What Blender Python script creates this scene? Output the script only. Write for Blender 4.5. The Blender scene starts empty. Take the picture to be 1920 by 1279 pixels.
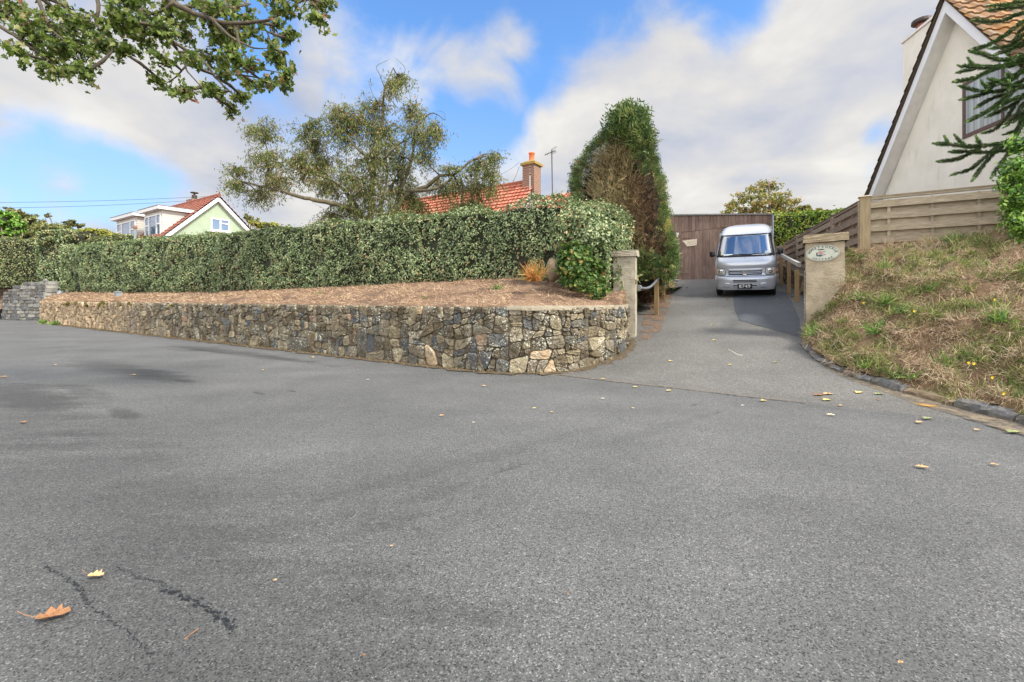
import bpy, bmesh, math, random
import numpy as np
from mathutils import Vector, Matrix, noise

# ------------------------------------------------------------------ camera, sky, sun, exposure
scn = bpy.context.scene
COL = scn.collection
F, CX, CY, YH, EYE = 853.0, 960.0, 640.0, 560.0, 1.10     # focal length in px, centre, horizon row, eye height

cam_d = bpy.data.cameras.new('camera')
cam_d.sensor_width = 36.0
cam_d.lens = 36.0 * F / 1920.0
cam_d.shift_y = -(CY - YH) / 1920.0
cam_d.clip_start = 0.05
cam_d.clip_end = 3000
cam = bpy.data.objects.new('camera', cam_d)
cam.location = (0, 0, EYE)
cam.rotation_euler = (math.radians(90), 0, 0)
COL.objects.link(cam)
scn.camera = cam

SUN_EL, SUN_AZ = math.radians(46), math.radians(128)        # azimuth clockwise from +Y: right and behind the camera
sun_dir = Vector((math.sin(SUN_AZ) * math.cos(SUN_EL), math.cos(SUN_AZ) * math.cos(SUN_EL), math.sin(SUN_EL)))
sd = bpy.data.lights.new('sun', 'SUN')
sd.energy = 3.1
sd.angle = math.radians(9)
sd.color = (1.0, 0.95, 0.87)
sun = bpy.data.objects.new('sun', sd)
sun.rotation_euler = (-sun_dir).to_track_quat('-Z', 'Y').to_euler()
sun.location = (20, -20, 30)
COL.objects.link(sun)

scn.view_settings.view_transform = 'Standard'
scn.view_settings.look = 'None'
scn.view_settings.exposure = 0.75
scn.view_settings.gamma = 1.0
scn.cycles.max_bounces = 6
scn.cycles.diffuse_bounces = 3
scn.cycles.glossy_bounces = 3
scn.cycles.transmission_bounces = 4
scn.cycles.transparent_max_bounces = 6
scn.cycles.use_denoising = True


def lin(c):
    c = c / 255.0
    return c / 12.92 if c <= 0.04045 else ((c + 0.055) / 1.055) ** 2.4


def C(r, g, b):
    return (lin(r), lin(g), lin(b), 1.0)


class NT:
    """tiny node-tree writer"""
    def __init__(self, tree):
        self.t = tree
        tree.nodes.clear()

    def n(self, typ, **kw):
        nd = self.t.nodes.new(typ)
        for k, v in kw.items():
            if k[0] == 'i' and k[1:].isdigit():
                nd.inputs[int(k[1:])].default_value = v
            else:
                setattr(nd, k, v)
        return nd

    def l(self, a, b):
        self.t.links.new(a, b)

    def put(self, sock, v):
        if hasattr(v, 'is_output') or isinstance(v, bpy.types.NodeSocket):
            self.l(v, sock)
        else:
            sock.default_value = v

    def math(self, op, a, b=0.0, c=0.0, clamp=False):
        nd = self.n('ShaderNodeMath', operation=op, use_clamp=clamp)
        for i, v in enumerate((a, b, c)):
            self.put(nd.inputs[i], v)
        return nd.outputs[0]

    def vmath(self, op, a, b=(0, 0, 0), s=1.0):
        nd = self.n('ShaderNodeVectorMath', operation=op)
        self.put(nd.inputs[0], a)
        self.put(nd.inputs[1], b)
        if op == 'SCALE':
            self.put(nd.inputs['Scale'], s)
        return nd.outputs['Value'] if op in ('DISTANCE', 'DOT_PRODUCT', 'LENGTH') else nd.outputs[0]

    def mix(self, f, a, b, blend='MIX'):
        nd = self.n('ShaderNodeMix', data_type='RGBA', blend_type=blend)
        self.put(nd.inputs['Factor'], f)
        self.put(nd.inputs[6], a)
        self.put(nd.inputs[7], b)
        return nd.outputs[2]

    def map(self, v, a, b, c=0.0, d=1.0, smooth=False):
        nd = self.n('ShaderNodeMapRange')
        nd.interpolation_type = 'SMOOTHSTEP' if smooth else 'LINEAR'
        self.put(nd.inputs[0], v)
        for i, x in enumerate((a, b, c, d)):
            nd.inputs[i + 1].default_value = x
        return nd.outputs[0]

    def noise(self, vec, scale, detail=4.0, rough=0.55, dist=0.0, lac=2.0):
        nd = self.n('ShaderNodeTexNoise')
        if vec is not None:
            self.l(vec, nd.inputs['Vector'])
        nd.inputs['Scale'].default_value = scale
        nd.inputs['Detail'].default_value = detail
        nd.inputs['Roughness'].default_value = rough
        nd.inputs['Distortion'].default_value = dist
        nd.inputs['Lacunarity'].default_value = lac
        return nd.outputs['Fac']

    def voro(self, vec, scale, feature='F1', out='Distance', rnd=1.0):
        nd = self.n('ShaderNodeTexVoronoi', feature=feature)
        if vec is not None:
            self.l(vec, nd.inputs['Vector'])
        nd.inputs['Scale'].default_value = scale
        nd.inputs['Randomness'].default_value = rnd
        return nd.outputs[out]

    def ramp(self, v, stops, interp='LINEAR'):
        nd = self.n('ShaderNodeValToRGB')
        cr = nd.color_ramp
        cr.interpolation = interp
        while len(cr.elements) > 1:
            cr.elements.remove(cr.elements[-1])
        cr.elements[0].position = stops[0][0]
        cr.elements[0].color = stops[0][1]
        for p, c in stops[1:]:
            e = cr.elements.new(p)
            e.color = c
        self.put(nd.inputs[0], v)
        return nd.outputs[0]


# ---- world: physical sky with a procedural layer of broken cloud
def dirpx(px, py):
    return Vector(((px - CX) / F, 1.0, (YH - py) / F)).normalized()


world = bpy.data.worlds.new('World')
scn.world = world
world.use_nodes = True
W = NT(world.node_tree)
tc = W.n('ShaderNodeTexCoord')
D = tc.outputs['Generated']
sky = W.n('ShaderNodeTexSky', sky_type='NISHITA')
sky.sun_disc = False
sky.sun_elevation = SUN_EL
sky.sun_rotation = SUN_AZ
sky.air_density = 1.0
sky.dust_density = 0.3
sky.ozone_density = 2.0
skyc = W.vmath('SCALE', sky.outputs[0], s=0.15)
skyc = W.mix(1.0, skyc, (0.70, 0.97, 1.20, 1), 'MULTIPLY')
sep = W.n('ShaderNodeSeparateXYZ')
W.l(D, sep.inputs[0])
dx, dy, dz = sep.outputs
skyc = W.vmath('SCALE', skyc, s=W.map(dz, 0.05, 0.45, 0.50, 1.0))
skyc = W.mix(W.map(dz, 0.0, 0.42, .55, 0.0), skyc, C(176, 190, 212))
flat = W.math('ADD', dz, 0.22)
cx_ = W.math('DIVIDE', dx, flat)
cy_ = W.math('DIVIDE', dy, flat)
cmb = W.n('ShaderNodeCombineXYZ')
W.l(cx_, cmb.inputs[0]); W.l(cy_, cmb.inputs[1]); cmb.inputs[2].default_value = 3.7
n1 = W.noise(cmb.outputs[0], 1.15, 7.0, 0.52, 0.25)
n2 = W.noise(D, 7.0, 6.0, 0.55, 0.4)
# openings in the cloud, as directions
holes = [(700, 40, .30, .62), (560, -30, .24, .45), (860, 30, .26, .50), (1020, -40, .24, .40), (1240, -60, .20, .34),
         (850, 200, .12, .38), (950, 165, .10, .42), (920, 235, .07, .30), (590, 210, .14, .30), (640, 120, .14, .25), (1390, -10, .10, .40),
         (150, 330, .14, .42), (40, 320, .12, .38), (260, 360, .07, .2), (250, 345, .07, .12), (1665, 225, .035, .20), (1640, 250, .03, .15),
         (1425, 325, .035, .2)]
acc = None
for (px, py, r, w) in holes:
    c = dirpx(px, py)
    dist = W.vmath('DISTANCE', D, tuple(c))
    v = W.map(dist, 0.0, r * 1.35, w, 0.0, True)
    acc = v if acc is None else W.math('ADD', acc, v)
hb_ = Vector((-.451 * .5, -.893 * .5, .86)).normalized()     # a wide opening high behind the camera
acc = W.math('ADD', acc, W.map(W.vmath('DISTANCE', D, tuple(hb_)), 0.20, 0.80, .46, 0.0, True))
acc = W.math('MINIMUM', acc, 0.66)
for (px, py, r, w) in [(800, 120, .10, .30), (900, 110, .09, .28), (575, 175, .09, .30), (980, 60, .08, .2), (610, 60, .06, .2), (760, 200, .07, .22), (110, 362, .035, .22)]:
    acc = W.math('SUBTRACT', acc, W.map(W.vmath('DISTANCE', D, tuple(dirpx(px, py))), 0.0, r * 1.4, w, 0.0, True))
cov = W.math('SUBTRACT', 0.56, acc)
cov = W.math('ADD', cov, W.math('MULTIPLY', W.math('SUBTRACT', n1, 0.5), 1.15))
cov = W.math('ADD', cov, W.math('MULTIPLY', W.math('SUBTRACT', n2, 0.5), 0.85))
fac = W.map(cov, 0.02, 0.46, 0.0, 1.0, True)
shade = W.noise(cmb.outputs[0], 1.9, 6.0, 0.55, 0.3)
shade2 = W.noise(D, 4.0, 5.0, 0.5)
sh = W.math('ADD', W.math('MULTIPLY', shade, 0.6), W.math('MULTIPLY', shade2, 0.4))
cloud = W.ramp(sh, [(0.34, C(146, 152, 168)), (0.44, C(166, 168, 175)), (0.53, C(182, 180, 178)), (0.64, C(199, 196, 189))])
# the cloud bank round the sun (behind the camera and overhead) is the bright part of the sky
ga = W.map(dy, 0.45, -0.35, 0.0, 1.0, True)
gb = W.map(dz, 0.58, 0.95, 0.0, 0.9, True)
gain = W.math('ADD', 1.0, W.math('MULTIPLY', W.math('MAXIMUM', ga, gb), 2.7))
cloud = W.vmath('SCALE', cloud, s=gain)
col = W.mix(W.math('MULTIPLY', fac, 0.97), skyc, cloud)
bg = W.n('ShaderNodeBackground')
W.l(col, bg.inputs[0])
bg.inputs[1].default_value = 1.0
out = W.n('ShaderNodeOutputWorld')
W.l(bg.outputs[0], out.inputs[0])

# ------------------------------------------------------------------ geometry helpers
rnd = random.Random(7)
rng = np.random.default_rng(7)


def sm(a, b, x):
    t = min(1.0, max(0.0, (x - a) / (b - a)))
    return t * t * (3 - 2 * t)


def interp(x, xs, ys):
    return float(np.interp(x, xs, ys))


O = Vector((-0.08, 6.6))
U = Vector((0.835, -0.55))       # along the road, towards the right
V = Vector((0.55, 0.835))        # away from the road
DV = Vector((0.451, 0.893))      # along the driveway
EV = Vector((0.893, -0.451))     # across the driveway


def ab(x, y):
    return (x - O.x) * U.x + (y - O.y) * U.y, (x - O.x) * V.x + (y - O.y) * V.y


def zg(x, y):
    b = ab(x, y)[1]
    return interp(b, [-50, 0.0, 0.6, 1.3, 3.08, 5.7, 8.4, 12.5, 40], [0, 0, .03, .12, .425, .79, 1.17, 1.80, 2.0])


def at(px, py, d):
    return Vector(((px - CX) / F * d, d, EYE + (YH - py) / F * d))


def ground(px, py, zf=zg, dmin=1.0, dmax=60.0):
    """the point of the ground seen at a pixel"""
    lo, hi = dmin, dmin
    while hi < dmax:
        p = at(px, py, hi)
        if p.z < zf(p.x, p.y):
            break
        lo = hi
        hi += 0.1
    for _ in range(30):
        m = (lo + hi) / 2
        p = at(px, py, m)
        if p.z < zf(p.x, p.y):
            hi = m
        else:
            lo = m
    return at(px, py, (lo + hi) / 2)


class MB:
    def __init__(self):
        self.v, self.f, self.m = [], [], []
        self.r = []

    def add(self, vs, fs, mi=0, r=None):
        o = len(self.v)
        self.v += [tuple(p) for p in vs]
        for f in fs:
            self.f.append(tuple(i + o for i in f))
            self.m.append(mi)
            self.r.append(rnd.random() if r is None else r)

    def box(self, c, sx, sy, sz, ax=None, ay=None, az=None, mi=0, r=None, taper=1.0):
        """box centred at c with full sizes along ax, ay, az"""
        ax = Vector(ax or (1, 0, 0)); ay = Vector(ay or (0, 1, 0)); az = Vector(az or (0, 0, 1))
        c = Vector(c)
        vs = []
        for k in (-1, 1):
            t = 1.0 if k < 0 else taper
            for j in (-1, 1):
                for i in (-1, 1):
                    vs.append(c + ax * (i * sx / 2 * t) + ay * (j * sy / 2 * t) + az * (k * sz / 2))
        fs = [(0, 2, 3, 1), (4, 5, 7, 6), (0, 1, 5, 4), (2, 6, 7, 3), (0, 4, 6, 2), (1, 3, 7, 5)]
        self.add(vs, fs, mi, rnd.random() if r is None else r)

    def prism(self, poly, ext, mi=0, r=None):
        """poly: list of 3-D points, ext: extrusion vector"""
        n = len(poly)
        ext = Vector(ext)
        a = [Vector(p) for p in poly]
        b = [p + ext for p in a]
        fs = [tuple(range(n))[::-1], tuple(range(n, 2 * n))]
        for i in range(n):
            j = (i + 1) % n
            fs.append((i, j, n + j, n + i))
        self.add(a + b, fs, mi, rnd.random() if r is None else r)

    def tube(self, pts, radii, n=6, mi=0, caps=True, r=None):
        pts = [Vector(p) for p in pts]
        if not hasattr(radii, '__len__'):
            radii = [radii] * len(pts)
        rings = []
        up = Vector((0.13, 0.21, 0.97))
        for i, p in enumerate(pts):
            t = (pts[min(i + 1, len(pts) - 1)] - pts[max(i - 1, 0)])
            if t.length < 1e-9:
                t = Vector((0, 0, 1))
            t.normalize()
            s = t.cross(up)
            if s.length < 1e-3:
                s = t.cross(Vector((1, 0, 0)))
            s.normalize()
            q = t.cross(s)
            rings.append([p + (s * math.cos(2 * math.pi * k / n) + q * math.sin(2 * math.pi * k / n)) * radii[i] for k in range(n)])
        vs = [p for rg in rings for p in rg]
        fs = []
        for i in range(len(rings) - 1):
            for k in range(n):
                k2 = (k + 1) % n
                fs.append((i * n + k, i * n + k2, (i + 1) * n + k2, (i + 1) * n + k))
        if caps:
            fs.append(tuple(range(n))[::-1])
            fs.append(tuple(range((len(rings) - 1) * n, len(rings) * n)))
        self.add(vs, fs, mi, r)

    def grid(self, rows, mi=0, close=False):
        nr, nc = len(rows), len(rows[0])
        vs = [p for rw in rows for p in rw]
        fs = []
        for i in range(nr - 1):
            for j in range(nc - (0 if close else 1)):
                j2 = (j + 1) % nc
                fs.append((i * nc + j, i * nc + j2, (i + 1) * nc + j2, (i + 1) * nc + j))
        self.add(vs, fs, mi)


def build(mb, name, mats, parent=None, smooth=False, label=None, local=False, recalc=True):
    par = parent
    me = bpy.data.meshes.new(name)
    vs = mb.v
    if par is not None and not local:
        l = world_loc(par)
        vs = [(x - l.x, y - l.y, z - l.z) for (x, y, z) in vs]
    me.from_pydata(vs, [], mb.f)
    if not isinstance(mats, (list, tuple)):
        mats = [mats]
    for m in mats:
        me.materials.append(m)
    if len(mats) > 1:
        me.polygons.foreach_set('material_index', mb.m)
    if recalc:
        bm = bmesh.new(); bm.from_mesh(me)
        bmesh.ops.recalc_face_normals(bm, faces=bm.faces)
        bm.to_mesh(me); bm.free()
    a = me.attributes.new('rnd', 'FLOAT', 'FACE')
    a.data.foreach_set('value', mb.r)
    if smooth:
        me.polygons.foreach_set('use_smooth', [True] * len(me.polygons))
    me.update()
    o = bpy.data.objects.new(name, me)
    COL.objects.link(o)
    if par is not None:
        o.parent = par
    if label:
        o['label'] = label
    return o


def world_loc(o):
    l = Vector(o.location)
    while o.parent is not None:
        o = o.parent
        l = l + Vector(o.location)
    return l


def thing(name, label, cat, loc=(0, 0, 0), rot=(0, 0, 0), group=None):
    o = bpy.data.objects.new(name, None)
    o.empty_display_size = 0.2
    COL.objects.link(o)
    o.location = loc
    o.rotation_euler = rot
    return tag(o, label, cat, group)


def tag(o, label=None, cat=None, group=None, kind=None):
    if label: o['label'] = label
    if cat: o['category'] = cat
    if group: o['group'] = group
    if kind: o['kind'] = kind
    return o


def npobj(name, Vt, Fc, rv, mat, parent=None, smooth=False):
    """Vt (n,3), Fc (m,k) numpy arrays in world coordinates"""
    me = bpy.data.meshes.new(name)
    Vt = np.asarray(Vt, dtype=np.float32)
    if parent is not None:
        l = world_loc(parent)
        Vt = Vt - np.array([l.x, l.y, l.z], dtype=np.float32)
    m, k = Fc.shape
    me.vertices.add(len(Vt)); me.loops.add(m * k); me.polygons.add(m)
    me.vertices.foreach_set('co', Vt.ravel())
    me.loops.foreach_set('vertex_index', Fc.astype(np.int32).ravel())
    me.polygons.foreach_set('loop_start', np.arange(0, m * k, k, dtype=np.int32))
    me.polygons.foreach_set('loop_total', np.full(m, k, dtype=np.int32))
    if smooth:
        me.polygons.foreach_set('use_smooth', np.ones(m, dtype=bool))
    me.update(calc_edges=True)
    a = me.attributes.new('rnd', 'FLOAT', 'FACE')
    a.data.foreach_set('value', np.asarray(rv, dtype=np.float32))
    me.materials.append(mat)
    o = bpy.data.objects.new(name, me)
    COL.objects.link(o)
    if parent is not None:
        o.parent = parent
    return o


def unit(a):
    return a / (np.linalg.norm(a, axis=1, keepdims=True) + 1e-9)


LEAF_OVAL = (np.array([[-.5, 0], [-.18, .42], [.2, .40], [.5, 0], [.2, -.40], [-.18, -.42]]), np.array([[0, 1, 2, 3], [0, 3, 4, 5]]))
LEAF_NARROW = (np.array([[-.5, 0], [-.1, .5], [.5, 0], [-.1, -.5]]), np.array([[0, 1, 2, 3]]))
LEAF_LOBED = (np.array([[-.5, 0], [-.42, .30], [-.10, .22], [-.08, .56], [.14, .24], [.5, 0], [.14, -.24], [-.08, -.56], [-.10, -.22], [-.42, -.30]]),
              np.array([[0, 1, 2, 5], [2, 3, 4, 5], [0, 5, 8, 9], [5, 6, 7, 8]]))


def leaves(P, N, L, Wd, kind=LEAF_OVAL, jit=0.6, fold=0.12, droop=None, gen=rng):
    """leaf soup: P centres, N outward directions; returns V, F, r"""
    P = np.asarray(P, float)
    n = len(P)
    N = unit(np.asarray(N, float) + gen.normal(0, jit, (n, 3)))
    T = gen.normal(0, 1, (n, 3))
    if droop is not None:
        T = T * 0.55 + np.asarray(droop, float)
    T = unit(T - N * np.sum(T * N, axis=1, keepdims=True))
    B = np.cross(N, T)
    L = np.broadcast_to(np.asarray(L, float), (n,)) * gen.uniform(0.7, 1.25, n)
    Wd = np.broadcast_to(np.asarray(Wd, float), (n,)) * gen.uniform(0.75, 1.2, n)
    sh, fc = kind
    k = len(sh)
    V_ = (P[:, None, :] + T[:, None, :] * (sh[None, :, 0, None] * L[:, None, None])
          + B[:, None, :] * (sh[None, :, 1, None] * Wd[:, None, None])
          + N[:, None, :] * (np.abs(sh[None, :, 1, None]) * fold * 2 * Wd[:, None, None] - (sh[None, :, 0, None] ** 2) * 0.35 * L[:, None, None]))
    F_ = (np.arange(n)[:, None, None] * k + fc[None]).reshape(-1, fc.shape[1])
    r = np.repeat(gen.random(n), len(fc))
    return V_.reshape(-1, 3), F_, r


def blades(P, Dr, L, Wd, bend=0.5, gen=rng):
    """grass blades: base points P, growing direction Dr, length, width; two quads each"""
    P = np.asarray(P, float); n = len(P)
    Dr = unit(np.asarray(Dr, float))
    S = unit(np.cross(Dr, gen.normal(0, 1, (n, 3))))
    G = unit(np.cross(S, Dr)) * gen.choice([-1, 1], n)[:, None]
    L = np.broadcast_to(np.asarray(L, float), (n,)) * gen.uniform(0.55, 1.3, n)
    Wd = np.broadcast_to(np.asarray(Wd, float), (n,))
    bd = gen.uniform(0.3, 1.0, n) * bend
    c1 = P + Dr * (L * .5)[:, None] + G * (L * bd * .18)[:, None]
    c2 = P + Dr * (L * (1 - .35 * bd))[:, None] + G * (L * bd * .75)[:, None]
    w = (Wd / 2)[:, None]
    Vt = np.stack([P - S * w, P + S * w, c1 - S * w * .8, c1 + S * w * .8, c2 - S * w * .15, c2 + S * w * .15], 1)
    Fc = (np.arange(n)[:, None, None] * 6 + np.array([[0, 1, 3, 2], [2, 3, 5, 4]])[None]).reshape(-1, 4)
    return Vt.reshape(-1, 3), Fc, np.repeat(gen.random(n), 2)


def cat(parts):
    Vs, Fs, Rs, o = [], [], [], 0
    for v, f, r in parts:
        Vs.append(v); Fs.append(f + o); Rs.append(r)
        o += len(v)
    return np.concatenate(Vs), np.concatenate(Fs), np.concatenate(Rs)


def shift_r(part, lo, hi):
    v, f, r = part
    return v, f, lo + (hi - lo) * r


# ------------------------------------------------------------------ materials
def base_mat(name):
    m = bpy.data.materials.new(name)
    m.use_nodes = True
    t = NT(m.node_tree)
    o = t.n('ShaderNodeOutputMaterial')
    p = t.n('ShaderNodeBsdfPrincipled')
    t.l(p.outputs[0], o.inputs[0])
    g = t.n('ShaderNodeNewGeometry')
    t.pos = g.outputs['Position']
    t.p = p
    t.out = o
    t.geo = g
    return m, t


def rnd_attr(t):
    a = t.n('ShaderNodeAttribute', attribute_name='rnd')
    return a.outputs['Fac']


def bump(t, h, strength=0.5, dist=0.01):
    b = t.n('ShaderNodeBump')
    b.inputs['Strength'].default_value = strength
    b.inputs['Distance'].default_value = dist
    t.l(h, b.inputs['Height'])
    t.l(b.outputs[0], t.p.inputs['Normal'])


def plain(name, col, rough=0.6, metal=0.0, var=0.15, scale=8.0, bmp=0.0, bscale=60.0, spec=0.5):
    m, t = base_mat(name)
    n = t.noise(t.pos, scale, 6.0, 0.6)
    dark = tuple(c * (1 - var) for c in col[:3]) + (1,)
    lite = tuple(min(1, c * (1 + var)) for c in col[:3]) + (1,)
    t.l(t.ramp(n, [(0.3, dark), (0.7, lite)]), t.p.inputs['Base Color'])
    t.p.inputs['Roughness'].default_value = rough
    t.p.inputs['Metallic'].default_value = metal
    t.p.inputs['Specular IOR Level'].default_value = spec
    if bmp:
        bump(t, t.noise(t.pos, bscale, 5.0, 0.65), bmp, 0.01)
    return m


def leaf_mat(name, stops, rough=0.5, trans=0.25, big=0.25, bigscale=1.2, spec=0.35):
    """colour by a per-leaf number, plus slow patches of sun-bleached and fresh growth"""
    m, t = base_mat(name)
    r = rnd_attr(t)
    n = t.noise(t.pos, bigscale, 3.0, 0.5)
    v = t.math('ADD', r, t.math('MULTIPLY', t.math('SUBTRACT', n, 0.5), big * 2), clamp=True)
    c = t.ramp(v, [(p_, tuple(min(1, x * 1.18) for x in c_[:3]) + (1,)) for p_, c_ in stops])
    t.l(c, t.p.inputs['Base Color'])
    t.p.inputs['Roughness'].default_value = rough
    t.p.inputs['Specular IOR Level'].default_value = spec
    if trans > 0:
        tr = t.n('ShaderNodeBsdfTranslucent')
        t.l(c, tr.inputs[0])
        mx = t.n('ShaderNodeMixShader')
        mx.inputs[0].default_value = trans
        t.l(t.p.outputs[0], mx.inputs[1]); t.l(tr.outputs[0], mx.inputs[2])
        t.l(mx.outputs[0], t.out.inputs[0])
    return m


def bark_mat(name, a, b, scale=14.0):
    m, t = base_mat(name)
    mp = t.n('ShaderNodeMapping'); mp.inputs['Scale'].default_value = (1, 1, 0.3)
    t.l(t.pos, mp.inputs[0])
    n = t.noise(mp.outputs[0], scale, 6.0, 0.65)
    t.l(t.ramp(n, [(0.3, a), (0.7, b)]), t.p.inputs['Base Color'])
    t.p.inputs['Roughness'].default_value = 0.9
    bump(t, n, 0.6, 0.02)
    return m
# ------------------------------------------------------------------ ground, road, driveway
def asphalt(name, dark, mid, lite, big=0.25, stains=(), spread=1.0):
    m, t = base_mat(name)
    v = t.voro(t.pos, 205.0, out='Color')
    sp = t.n('ShaderNodeSeparateColor'); t.l(v, sp.inputs[0])
    v2 = t.noise(t.pos, 120.0, 3.0, 0.8)
    n = t.math('ADD', t.math('MULTIPLY', sp.outputs[0], 0.5), t.math('MULTIPLY', v2, 0.5))
    # how much bare stone shows differs from place to place
    wear = t.noise(t.pos, 1.1, 5.0, .6)
    grit = t.math('SUBTRACT', t.noise(t.pos, 38.0, 4.0, .75), .5)
    n = t.math('ADD', n, t.math('ADD', t.math('MULTIPLY', t.math('SUBTRACT', wear, .5), .16), t.math('MULTIPLY', grit, .30)))
    c = t.ramp(n, [(0.24, dark), (0.44, mid), (0.66, mid), (0.92, lite)])
    # long worn tracks that run with the road, and blotches
    mp = t.n('ShaderNodeMapping')
    mp.inputs['Rotation'].default_value = (0, 0, math.radians(33))
    mp.inputs['Scale'].default_value = (0.22, 1.0, 1.0)
    t.l(t.pos, mp.inputs[0])
    w = t.noise(mp.outputs[0], 0.75, 5.0, 0.55, 0.3)
    w2 = t.noise(t.pos, 1.7, 5.0, 0.6)
    w3 = t.noise(t.pos, 0.35, 2.0, 0.5)
    g = t.math('ADD', t.math('MULTIPLY', w, 0.5), t.math('ADD', t.math('MULTIPLY', w2, 0.2), t.math('MULTIPLY', w3, 0.3)))
    g = t.math('ADD', g, t.math('MULTIPLY', t.math('SUBTRACT', t.noise(t.pos, 11.0, 6.0, .8), .5), .22))
    g = t.map(g, 0.35, 0.65, 1 - big, 1 + big)
    for (x, y, rx, ry, ang, amt) in stains:
        mp2 = t.n('ShaderNodeMapping', vector_type='TEXTURE')
        mp2.inputs['Location'].default_value = (x, y, 0)
        mp2.inputs['Rotation'].default_value = (0, 0, ang)
        mp2.inputs['Scale'].default_value = (rx, ry, 1000)
        t.l(t.pos, mp2.inputs[0])
        dd = t.vmath('LENGTH', mp2.outputs[0])
        e = t.math('ADD', dd, t.math('ADD', t.math('MULTIPLY', t.math('SUBTRACT', t.noise(mp.outputs[0], 4.2, 6.0, 0.72), 0.5), 2.3), t.math('MULTIPLY', t.math('SUBTRACT', t.noise(t.pos, 30.0, 3.0, 0.7), 0.5), .8)))
        g = t.math('MULTIPLY', g, t.map(e, 0.45, 1.15, 1 - amt, 1.0, True))
    gc = t.n('ShaderNodeCombineColor')
    for i in range(3):
        t.l(g, gc.inputs[i])
    c = t.mix(1.0, c, gc.outputs[0], 'MULTIPLY')
    t.l(c, t.p.inputs['Base Color'])
    t.p.inputs['Roughness'].default_value = 0.82
    t.p.inputs['Specular IOR Level'].default_value = 0.35
    bump(t, n, 0.5, 0.005)
    return m


def gnd(px, py):
    p = ground(px, py)
    return p.x, p.y


st = []
for (px, py, rx, ry, amt) in [(60, 745, 1.5, .33, .34), (230, 775, .42, .11, .42), (215, 690, 2.2, .38, .33), (300, 705, 1.3, .25, .30), (440, 662, 3.2, .30, .34), (330, 655, 1.2, .2, .2), (345, 715, .35, .08, .35),
                              (485, 738, .16, .035, .5), (548, 734, .10, .03, .5), (820, 925, .32, .07, .16), (960, 878, .13, .03, .3),
                              (720, 985, .22, .05, .12), (1300, 760, .1, .03, .4), (1345, 775, .1, .02, .4), (380, 657, 1.6, .12, .3), (60, 1020, 2.6, 1.1, .24), (30, 760, 2.6, .55, .22), (160, 735, .9, .15, .3), (520, 672, 1.8, .14, .26), (1700, 1100, .9, .35, .06), (600, 1260, 2.2, .5, .12), (900, 860, 1.6, .10, .12), (1250, 800, 1.2, .09, .10)]:
    x, y = gnd(px, py)
    st.append((x, y, rx, ry, math.radians(-33 if px < 700 else 38), amt))
M_ROAD = asphalt('asphalt', C(45, 46, 46), C(94, 94, 92), C(176, 175, 169), 0.25, st)
M_DRIVE = asphalt('drive_asphalt', C(48, 47, 45), C(101, 99, 94), C(186, 183, 174), 0.22)
M_PATCH = asphalt('new_asphalt', C(36, 38, 41), C(76, 79, 82), C(140, 143, 144), 0.12)
M_EARTH = plain('earth', C(112, 88, 66), 0.95, var=0.35, scale=3, bmp=0.8, bscale=30)


def sheet(name, pts_ab, zoff, mat, na=60, nb=40, kind='structure'):
    """pts_ab: function (i,j in 0..1) -> (x,y)"""
    rows = []
    for j in range(nb + 1):
        rw = []
        for i in range(na + 1):
            x, y = pts_ab(i / na, j / nb)
            rw.append((x, y, zg(x, y) + (zoff(ab(x, y)[1]) if callable(zoff) else zoff)))
        rows.append(rw)
    mb = MB(); mb.grid(rows)
    o = build(mb, name, mat, smooth=True)
    if kind: o['kind'] = kind
    return o


def from_ab(a, b):
    p = O + U * a + V * b
    return p.x, p.y


bs = [-400, -60, -12, 0, .6, 1.3, 3.08, 5.7, 8.4, 12.5, 20, 40, 400]
aa = [-500, -100, -50, -25, 0, 10, 30, 100, 500]
sheet('ground', lambda i, j: from_ab(interp(i * 64, np.linspace(0, 64, len(aa)), aa), interp(j * 48, np.linspace(0, 48, len(bs)), bs)), -0.09, M_EARTH, 64, 48)
ROAD = sheet('road', lambda i, j: from_ab(-160 + 210 * i, -9.0 + (9.0 + .35) * j), 0.0, M_ROAD, 60, 55)

# driveway: from the seam at the mouth up to the shed
GL = ground(1193, 632)
p_left0 = ground(1231, 592); p_left1 = ground(1259, 537)
dl = Vector((p_left1.x - p_left0.x, p_left1.y - p_left0.y)).normalized()


def drive_pt(i, j):
    b = 0.10 + 13.9 * j
    a0 = interp(b, [0.0, .3, 1.2, 3, 13], [-.4, 0.1, .7, .95, -3.5])
    a1 = interp(b, [0.0, .3, 1.0, 1.8, 3, 13], [9.0, 9.0, 6.5, 4.6, 4.4, 3.2])
    return from_ab(a0 + (a1 - a0) * i, b)


DRIVE = sheet('driveway', drive_pt, lambda b: interp(b, [.0, .12, .2, .5], [-.02, -.012, .004, .010]), M_DRIVE, 16, 160)

# patch of newer asphalt on the right half of the driveway
patch_px = [(1375, 558), (1377, 580), (1386, 603), (1440, 617), (1503, 636), (1499, 600), (1485, 568), (1470, 548), (1420, 545), (1380, 545)]
pp = [ground(px, py) for px, py in patch_px]
ctr = sum((Vector((p.x, p.y)) for p in pp), Vector((0, 0))) / len(pp)
mb = MB(); rows = []
for k in range(13):
    f = k / 12
    rows.append([(ctr.x + (p.x - ctr.x) * f, ctr.y + (p.y - ctr.y) * f) for p in pp])
rows = [[(x, y, zg(x, y) + .016) for (x, y) in rw] for rw in rows]
mb.grid(rows, close=True)
o = build(mb, 'asphalt_patch', M_PATCH, DRIVE, smooth=True)

# seam across the mouth of the driveway, cracks and tar spots
M_TAR = plain('tar', C(22, 24, 28), 0.5, var=.3)
M_SEAM = plain('seam_grit', C(112, 96, 76), 0.9, var=.35, scale=30)


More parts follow.
